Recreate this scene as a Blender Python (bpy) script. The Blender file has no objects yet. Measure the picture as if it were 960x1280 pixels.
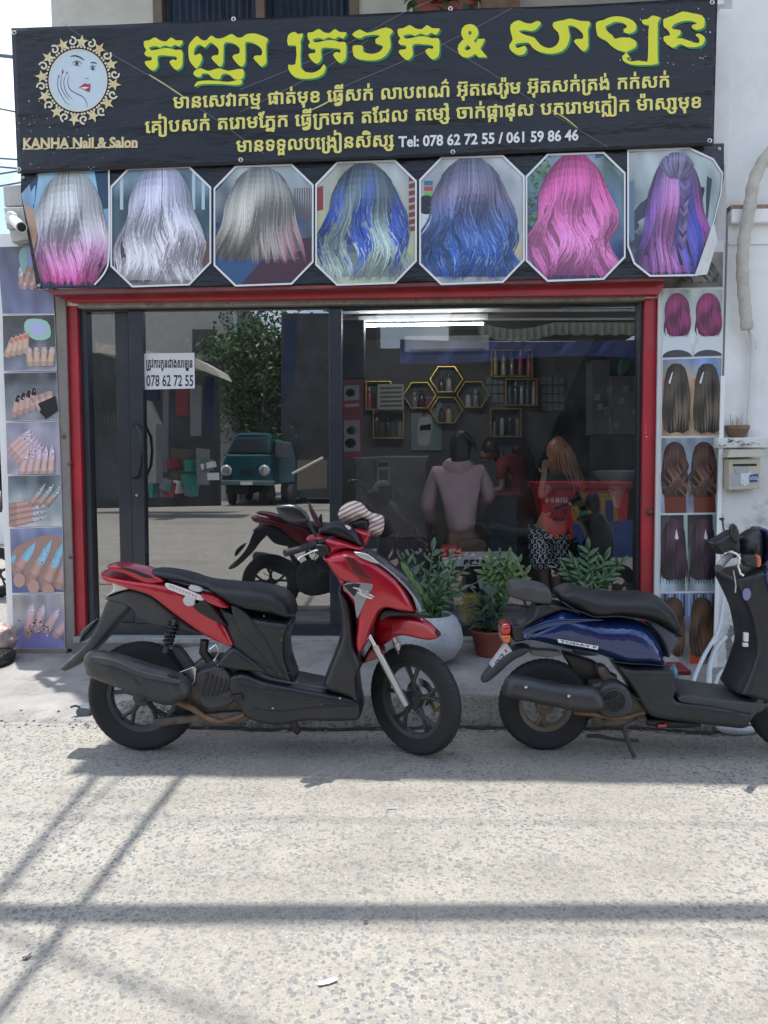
import bpy, bmesh, math, random
from math import sin, cos, pi, radians, sqrt, atan2
from mathutils import Vector, Matrix, Euler
from mathutils.geometry import delaunay_2d_cdt, tessellate_polygon
from mathutils import noise as mnoise

scene = bpy.context.scene
COL = scene.collection
R = random.Random(7)

# ------------------------------------------------------------------ camera
CAM_Z = 1.5
PITCH, YAW, ROLL, FPX = 4.2, 2.4, -0.27, 960.0
cam_d = bpy.data.cameras.new('camera')
cam_d.sensor_fit = 'HORIZONTAL'; cam_d.sensor_width = 36.0; cam_d.lens = 36.0
cam_d.clip_start = 0.05; cam_d.clip_end = 2000
cam = bpy.data.objects.new('camera', cam_d); COL.objects.link(cam)
CAM_ROT = Matrix.Rotation(radians(YAW), 3, 'Z') @ Matrix.Rotation(radians(90 - PITCH), 3, 'X') @ Matrix.Rotation(radians(ROLL), 3, 'Z')
cam.matrix_world = Matrix.Translation((0, 0, CAM_Z)) @ CAM_ROT.to_4x4()
scene.camera = cam

# ------------------------------------------------------------------ world, sun, exposure
SUN_EL = 80.0
SUN_AZ = (-0.57, 0.82)                       # horizontal direction towards the sun: behind the shop, to the left
w = bpy.data.worlds.new('World'); scene.world = w; w.use_nodes = True
nt = w.node_tree; nt.nodes.clear()
sky = nt.nodes.new('ShaderNodeTexSky'); sky.sky_type = 'NISHITA'; sky.sun_disc = False
sky.sun_elevation = radians(SUN_EL); sky.sun_rotation = atan2(SUN_AZ[0], SUN_AZ[1])
sky.air_density = 1.0; sky.dust_density = 1.2; sky.ozone_density = 1.0
tc = nt.nodes.new('ShaderNodeTexCoord'); mp = nt.nodes.new('ShaderNodeMapping'); mp.inputs['Scale'].default_value = (1, 1, 2.2)
nz = nt.nodes.new('ShaderNodeTexNoise'); nz.inputs['Scale'].default_value = 2.6; nz.inputs['Detail'].default_value = 8; nz.inputs['Roughness'].default_value = .6
rp = nt.nodes.new('ShaderNodeValToRGB'); rp.color_ramp.elements[0].position = .44; rp.color_ramp.elements[1].position = .62
mx = nt.nodes.new('ShaderNodeMix'); mx.data_type = 'RGBA'; mx.inputs['B'].default_value = (5.9, 6.5, 7.3, 1)
bg = nt.nodes.new('ShaderNodeBackground'); bg.inputs['Strength'].default_value = 0.135
wo = nt.nodes.new('ShaderNodeOutputWorld')
nt.links.new(tc.outputs['Generated'], mp.inputs['Vector']); nt.links.new(mp.outputs['Vector'], nz.inputs['Vector'])
nt.links.new(nz.outputs['Fac'], rp.inputs['Fac']); nt.links.new(rp.outputs['Color'], mx.inputs['Factor'])
nt.links.new(sky.outputs['Color'], mx.inputs['A']); nt.links.new(mx.outputs['Result'], bg.inputs['Color'])
nt.links.new(bg.outputs['Background'], wo.inputs['Surface'])
sd = bpy.data.lights.new('sun', 'SUN'); sd.energy = 2.8; sd.angle = radians(0.55); sd.color = (1.0, .972, .925)
sun = bpy.data.objects.new('sun', sd); COL.objects.link(sun)
_e = radians(SUN_EL)
SUN_DIR = Vector((-SUN_AZ[0] * cos(_e), -SUN_AZ[1] * cos(_e), -sin(_e))).normalized()
sun.rotation_euler = SUN_DIR.to_track_quat('-Z', 'Y').to_euler(); sun.location = (-6, 9, 20)
scene.view_settings.view_transform = 'Standard'; scene.view_settings.look = 'None'
scene.view_settings.exposure = 1.10; scene.view_settings.gamma = 1.0
scene.render.engine = 'CYCLES'
scene.cycles.max_bounces = 8; scene.cycles.transparent_max_bounces = 16; scene.cycles.glossy_bounces = 4
scene.cycles.caustics_reflective = False; scene.cycles.caustics_refractive = False

# ------------------------------------------------------------------ helpers
YF = 5.46      # front of the shop wall
YG = 5.56      # glass plane
def ray(px, py):
    return CAM_ROT @ Vector(((px - 480) / FPX, -(py - 640) / FPX, -1.0))
def P(px, py, Y):                            # a point seen at (px, py) of the survey picture, on the vertical plane y = Y
    d = ray(px, py); return Vector((0, 0, CAM_Z)) + d * (Y / d.y)
def PG(px, py, z=0.0):                       # the same on a horizontal plane
    d = ray(px, py); return Vector((0, 0, CAM_Z)) + d * ((z - CAM_Z) / d.z)
def sc(Y, px=480, py=640):                   # metres per survey pixel on plane y = Y
    return (P(px + 1, py, Y) - P(px, py, Y)).length
def across(v):                               # the place across the street whose mirror image in the window stands at v
    return Vector((v.x, 2 * YG - v.y, v.z))

MATS = {}
def rgb(c):
    if isinstance(c, str):
        c = c.lstrip('#'); f = [int(c[i:i + 2], 16) / 255 for i in (0, 2, 4)]
        return tuple((x / 12.92 if x <= .04045 else ((x + .055) / 1.055) ** 2.4) for x in f)
    return tuple(c[:3])
def mat(name, c=(.5, .5, .5), rough=.6, metal=0, var=.12, vscale=6, bump=0, bscale=60, coat=0, c2=None, spec=.5, emit=0, grime=0, gscale=3, gcol=(.12, .1, .08), attr=False, trans=0):
    if name in MATS: return MATS[name]
    m = bpy.data.materials.new(name); m.use_nodes = True; n = m.node_tree; L = n.links
    b = n.nodes['Principled BSDF']; c = rgb(c)
    b.inputs['Roughness'].default_value = rough; b.inputs['Metallic'].default_value = metal
    b.inputs['Specular IOR Level'].default_value = spec; b.inputs['Coat Weight'].default_value = coat; b.inputs['Coat Roughness'].default_value = .06
    b.inputs['Transmission Weight'].default_value = trans
    t = n.nodes.new('ShaderNodeTexCoord')
    if attr:
        a = n.nodes.new('ShaderNodeAttribute'); a.attribute_name = 'Col'; src = a.outputs['Color']
    else:
        z = n.nodes.new('ShaderNodeTexNoise'); z.inputs['Scale'].default_value = vscale; z.inputs['Detail'].default_value = 6; z.inputs['Roughness'].default_value = .6
        L.new(t.outputs['Object'], z.inputs['Vector'])
        r = n.nodes.new('ShaderNodeValToRGB'); r.color_ramp.elements[0].position = .3; r.color_ramp.elements[1].position = .7
        d = rgb(c2) if c2 else tuple(min(1, x * (1 + var)) for x in c); c1 = c if c2 else tuple(x * (1 - var) for x in c)
        r.color_ramp.elements[0].color = (*c1, 1); r.color_ramp.elements[1].color = (*d, 1)
        L.new(z.outputs['Fac'], r.inputs['Fac']); src = r.outputs['Color']
    if grime:
        g = n.nodes.new('ShaderNodeTexNoise'); g.inputs['Scale'].default_value = gscale; g.inputs['Detail'].default_value = 9; g.inputs['Roughness'].default_value = .72
        L.new(t.outputs['Object'], g.inputs['Vector'])
        gr = n.nodes.new('ShaderNodeValToRGB'); gr.color_ramp.elements[0].position = .5; gr.color_ramp.elements[1].position = .72
        gr.color_ramp.elements[1].color = (grime, grime, grime, 1)
        L.new(g.outputs['Fac'], gr.inputs['Fac'])
        mm = n.nodes.new('ShaderNodeMix'); mm.data_type = 'RGBA'; mm.inputs['B'].default_value = (*rgb(gcol), 1)
        L.new(gr.outputs['Color'], mm.inputs['Factor']); L.new(src, mm.inputs['A']); src = mm.outputs['Result']
        rr = n.nodes.new('ShaderNodeMapRange'); rr.inputs['To Min'].default_value = rough; rr.inputs['To Max'].default_value = min(1, rough + .35)
        L.new(gr.outputs['Color'], rr.inputs['Value']); L.new(rr.outputs['Result'], b.inputs['Roughness'])
    L.new(src, b.inputs['Base Color'])
    if emit:
        b.inputs['Emission Color'].default_value = (*c, 1); b.inputs['Emission Strength'].default_value = emit
    if bump:
        z2 = n.nodes.new('ShaderNodeTexNoise'); z2.inputs['Scale'].default_value = bscale; z2.inputs['Detail'].default_value = 5
        L.new(t.outputs['Object'], z2.inputs['Vector'])
        bp = n.nodes.new('ShaderNodeBump'); bp.inputs['Strength'].default_value = bump; bp.inputs['Distance'].default_value = .01
        L.new(z2.outputs['Fac'], bp.inputs['Height']); L.new(bp.outputs['Normal'], b.inputs['Normal'])
    MATS[name] = m; return m

class MB:
    """verts / faces collector with optional per-face colour"""
    def __init__(s): s.v = []; s.f = []; s.c = []; s.mi = []
    def quad(s, a, b, c, d, col=None): s.poly([a, b, c, d], col)
    def poly(s, pts, col=None):
        n = len(s.v); s.v += [Vector(p) for p in pts]; s.f.append(tuple(range(n, n + len(pts)))); s.c.append(col)
        return s
    def add(s, vs, fs, col=None, M=None):
        n = len(s.v); s.v += [(M @ Vector(p)) if M else Vector(p) for p in vs]
        for f in fs: s.f.append(tuple(i + n for i in f)); s.c.append(col)
        return s
    def box(s, c, size, rot=None, col=None):
        hx, hy, hz = size[0] / 2, size[1] / 2, size[2] / 2
        vs = [Vector((x, y, z)) for x in (-hx, hx) for y in (-hy, hy) for z in (-hz, hz)]
        if rot is not None:
            if not isinstance(rot, Matrix): rot = Euler(rot).to_matrix()
            vs = [rot @ v for v in vs]
        c = Vector(c)
        return s.add([v + c for v in vs], [(0, 1, 3, 2), (4, 6, 7, 5), (0, 4, 5, 1), (2, 3, 7, 6), (0, 2, 6, 4), (1, 5, 7, 3)], col)
    def bb(s, a, b, col=None):                # box from corner to corner
        a, b = Vector(a), Vector(b); return s.box((a + b) / 2, [abs(b[i] - a[i]) for i in range(3)], None, col)
    def tube(s, pts, r, seg=10, col=None, flat=1.0, cap=True):
        pts = [Vector(p) for p in pts]; n = len(pts)
        rs = r if isinstance(r, (list, tuple)) else [r] * n
        up = None; base = len(s.v)
        for i, p in enumerate(pts):
            d = (pts[min(i + 1, n - 1)] - pts[max(i - 1, 0)]).normalized()
            if up is None:
                up = d.orthogonal().normalized()
                if abs(d.dot(Vector((0, 1, 0)))) < .9: up = (Vector((0, 1, 0)) - d * d.y).normalized()
            else: up = (up - d * up.dot(d)).normalized()
            q = d.cross(up)
            for k in range(seg):
                a = 2 * pi * k / seg
                s.v.append(p + (up * cos(a) * flat + q * sin(a)) * rs[i])
        for i in range(n - 1):
            for k in range(seg):
                k2 = (k + 1) % seg
                s.f.append((base + i * seg + k, base + i * seg + k2, base + (i + 1) * seg + k2, base + (i + 1) * seg + k)); s.c.append(col)
        if cap:
            s.f.append(tuple(base + k for k in range(seg - 1, -1, -1))); s.c.append(col)
            s.f.append(tuple(base + (n - 1) * seg + k for k in range(seg))); s.c.append(col)
        return s
    def lathe(s, prof, M=None, seg=32, col=None, a0=0, a1=2 * pi):   # profile of (radius, height) about local Z
        base = len(s.v); M = M or Matrix.Identity(4); full = abs(a1 - a0 - 2 * pi) < 1e-6; ns = seg if full else seg + 1
        for (r, h) in prof:
            for k in range(ns):
                a = a0 + (a1 - a0) * k / seg; s.v.append(M @ Vector((r * cos(a), r * sin(a), h)))
        for i in range(len(prof) - 1):
            for k in range(seg):
                k2 = (k + 1) % ns
                s.f.append((base + i * ns + k, base + i * ns + k2, base + (i + 1) * ns + k2, base + (i + 1) * ns + k)); s.c.append(col)
        return s
    def prism(s, poly, off, col=None):        # 3-D polygon extruded by a vector
        poly = [Vector(p) for p in poly]; off = Vector(off); n = len(poly)
        s.add(poly + [p + off for p in poly], [tuple(range(n)), tuple(range(2 * n - 1, n - 1, -1))] + [(i, i + n, (i + 1) % n + n, (i + 1) % n) for i in range(n)], col)
        return s

def smooth_poly(pts, sub=4, closed=True, sharp=()):
    n = len(pts); out = []
    for i in range(n if closed else n - 1):
        p0, p1, p2, p3 = pts[(i - 1) % n], pts[i], pts[(i + 1) % n], pts[(i + 2) % n]
        if not closed:
            p0 = pts[max(i - 1, 0)]; p3 = pts[min(i + 2, n - 1)]
        if i in sharp: p0 = p1
        if (i + 1) % n in sharp: p3 = p2
        for k in range(sub):
            t = k / sub
            out.append(tuple(.5 * ((2 * b) + (-a + c) * t + (2 * a - 5 * b + 4 * c - d) * t * t + (-a + 3 * b - 3 * c + d) * t ** 3) for a, b, c, d in zip(p0, p1, p2, p3)))
    if not closed: out.append(tuple(pts[-1]))
    return out

def dist_poly(p, poly):
    best = 1e9; x, y = p
    for i in range(len(poly)):
        ax, ay = poly[i - 1]; bx, by = poly[i]; dx, dy = bx - ax, by - ay; l = dx * dx + dy * dy or 1e-12
        t = max(0, min(1, ((x - ax) * dx + (y - ay) * dy) / l)); q = (x - ax - dx * t) ** 2 + (y - ay - dy * t) ** 2
        if q < best: best = q
    return sqrt(best)
def inside(p, poly):
    x, y = p; c = False
    for i in range(len(poly)):
        (ax, ay), (bx, by) = poly[i - 1], poly[i]
        if (ay > y) != (by > y) and x < (bx - ax) * (y - ay) / (by - ay) + ax: c = not c
    return c
def pillow(mb, pix, Y, w, r=None, step=None, sub=3, sharp=(), back=True, wf=None, col=None, soft=False):
    """a rounded panel: outline given in survey pixels on the plane y=Y, half thickness w, edge radius r (metres)"""
    o = smooth_poly(pix, sub, True, sharp) if sub > 1 else [tuple(p) for p in pix]
    o = [(lambda q: (q.x, q.z))(P(a, b, Y - (.22 * w if w > .02 else 0))) for a, b in o]   # the drawn outline is that of the near face
    xs = [p[0] for p in o]; zs = [p[1] for p in o]; size = max(max(xs) - min(xs), max(zs) - min(zs))
    r = r or w; step = step or max(size / 26, .006)
    per = sum(math.hypot(o[i][0] - o[i - 1][0], o[i][1] - o[i - 1][1]) for i in range(len(o))); gap = max(.0055, per / 190); o2 = []
    for i in range(len(o)):
        (ax, ay), (bx, by) = o[i], o[(i + 1) % len(o)]; l = math.hypot(bx - ax, by - ay)
        if l < gap * .3 and len(o) > 12: continue
        k = max(1, int(l / gap + .5)); o2 += [(lerp(ax, bx, j / k), lerp(ay, by, j / k)) for j in range(k)]
    o = o2
    pts = list(o); n = len(o)
    area = sum(o[i - 1][0] * o[i][1] - o[i][0] * o[i - 1][1] for i in range(n)); sg = 1 if area > 0 else -1
    for fr in ((.08, .3, .65) if soft else (.03, .12, .24, .36, .65)):
        for i in range(n):
            ax, az = o[i - 1]; bx, bz = o[(i + 1) % n]; tx, tz = bx - ax, bz - az; l = sqrt(tx * tx + tz * tz) or 1
            q = (o[i][0] - tz / l * sg * r * fr, o[i][1] + tx / l * sg * r * fr)
            if inside(q, o) and dist_poly(q, o) > r * fr * .93: pts.append(q)
    x = min(xs); row = 0
    while x < max(xs):
        z = min(zs) + (step / 2 if row % 2 else 0)
        while z < max(zs):
            q = (x, z)
            if inside(q, o) and dist_poly(q, o) > r * .7: pts.append(q)
            z += step
        x += step * .87; row += 1
    res = delaunay_2d_cdt([Vector(p) for p in pts], [], [list(range(n)) if sg > 0 else list(range(n - 1, -1, -1))], 1, 1e-6)
    V2, F2 = res[0], res[2]
    front = []; 
    for v in V2:
        d = dist_poly(v, o); u = min(1, d / r); h = w * sqrt(max(0, 1 - (1 - u) ** 2))
        if not soft: us = min(1, d / (r * .34)); h = .80 * w * sqrt(max(0, 1 - (1 - us) ** 2)) + .20 * h
        if wf: h *= wf(v[0], v[1])
        front.append((v[0], Y - h, v[1], d < 1e-5, h))
    base = len(mb.v)
    for f in front: mb.v.append(Vector(f[:3]))
    for f in F2: mb.f.append(tuple(base + i for i in f)); mb.c.append(col)
    if back:
        idx = {}
        for i, f in enumerate(front):
            if f[3]: idx[i] = base + i
            else: idx[i] = len(mb.v); mb.v.append(Vector((f[0], Y + f[4], f[2])))
        for f in F2: mb.f.append(tuple(idx[i] for i in reversed(f))); mb.c.append(col)
    return mb

def ob(name, mb, m, parent=None, smooth=True, bevel=0, auto=True):
    me = bpy.data.meshes.new(name)
    me.from_pydata([tuple(v) for v in mb.v], [], mb.f)
    if any(c is not None for c in mb.c):
        ca = me.color_attributes.new('Col', 'FLOAT_COLOR', 'CORNER'); buf = []
        for p, c in zip(me.polygons, mb.c):
            if c is None: c = (1, 1, 1)
            if isinstance(c, list):
                for q in c: buf += [*q[:3], 1]
            else: buf += [*c[:3], 1] * len(p.vertices)
        ca.data.foreach_set('color', buf)
    bmm = bmesh.new(); bmm.from_mesh(me); bmesh.ops.recalc_face_normals(bmm, faces=bmm.faces) if mb.c.count(None) == len(mb.c) else None
    bmm.to_mesh(me); bmm.free()
    me.materials.append(m)
    o = bpy.data.objects.new(name, me); COL.objects.link(o)
    if smooth:
        for p in me.polygons: p.use_smooth = True
        if auto:
            try: me.set_sharp_from_angle(angle=radians(38))
            except Exception: pass
    if bevel:
        b = o.modifiers.new('bevel', 'BEVEL'); b.width = bevel; b.segments = 2; b.limit_method = 'ANGLE'; b.angle_limit = radians(40)
    if parent is not None: adopt(o, parent)
    return o
def wm(o):
    return (wm(o.parent) @ o.matrix_parent_inverse @ o.matrix_basis) if o.parent else o.matrix_basis.copy()
def adopt(o, parent):
    o.parent = parent; o.matrix_parent_inverse = wm(parent).inverted()
def tag(o, label=None, cat=None, group=None, kind=None):
    if label: o['label'] = label
    if cat: o['category'] = cat
    if group: o['group'] = group
    if kind: o['kind'] = kind
    return o
def thing(name, label, cat, loc=(0, 0, 0), group=None):
    o = bpy.data.objects.new(name, None); o.location = loc; o.empty_display_size = .1; COL.objects.link(o)
    return tag(o, label, cat, group)
def one(name, mb, m, label, cat, group=None, **k):
    return tag(ob(name, mb, m, None, **k), label, cat, group)
def struct(name, mb, m, parent=None, **k):
    o = ob(name, mb, m, parent, **k)
    if parent is None: o['kind'] = 'structure'
    return o
def kids(o): return [c for c in bpy.data.objects if c.parent == o]
def copy_tree(o, parent=None):
    c = o.copy(); COL.objects.link(c)
    if parent is not None: c.parent = parent
    for ch in kids(o): copy_tree(ch, c)
    return c
def lerp(a, b, t): return a + (b - a) * t
def mixc(a, b, t): return tuple(lerp(x, y, t) for x, y in zip(a, b))
def clamp(x, a=0, b=1): return max(a, min(b, x))
def ellipse(cx, cy, rx, ry, rot=0, n=20):
    return [(cx + rx * cos(a) * cos(rot) - ry * sin(a) * sin(rot), cy + rx * cos(a) * sin(rot) + ry * sin(a) * cos(rot)) for a in [2 * pi * i / n for i in range(n)]]
def fillpoly(mb, pts3, col=None):             # concave polygon, triangulated
    tri = tessellate_polygon([[Vector(p) for p in pts3]]); mb.add(pts3, [tuple(t) for t in tri], col); return mb
def curve_mesh(polys, offset=0.0):
    """fill closed 2-D outlines (holes by nesting), swollen by offset; returns verts (x, y) and faces"""
    cu = bpy.data.curves.new('t', 'CURVE'); cu.dimensions = '2D'; cu.fill_mode = 'FRONT'; cu.offset = offset
    for pl in polys:
        sp = cu.splines.new('POLY'); sp.points.add(len(pl) - 1)
        for i, (x, y) in enumerate(pl): sp.points[i].co = (x, y, 0, 1)
        sp.use_cyclic_u = True
    o = bpy.data.objects.new('t', cu); me = bpy.data.meshes.new_from_object(o)
    vs = [(v.co.x, v.co.y) for v in me.vertices]; fs = [tuple(p.vertices) for p in me.polygons]
    bpy.data.objects.remove(o); bpy.data.curves.remove(cu); bpy.data.meshes.remove(me)
    return vs, fs
def font_mesh(s, offset=0.0, shear=0.0):
    cu = bpy.data.curves.new('t', 'FONT'); cu.body = s; cu.offset = offset; cu.shear = shear; cu.resolution_u = 3
    o = bpy.data.objects.new('t', cu); me = bpy.data.meshes.new_from_object(o)
    vs = [(v.co.x, v.co.y) for v in me.vertices]; fs = [tuple(p.vertices) for p in me.polygons]
    bpy.data.objects.remove(o); bpy.data.curves.remove(cu); bpy.data.meshes.remove(me)
    return vs, fs
def fit(vs, x0, y0, x1, y1):                  # map outline bounds into a pixel box (y down); y0 top, y1 bottom
    ax = min(v[0] for v in vs); bx = max(v[0] for v in vs); ay = min(v[1] for v in vs); by = max(v[1] for v in vs)
    return [(x0 + (v[0] - ax) / (bx - ax) * (x1 - x0), y1 - (v[1] - ay) / (by - ay) * (y1 - y0)) for v in vs]

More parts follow.
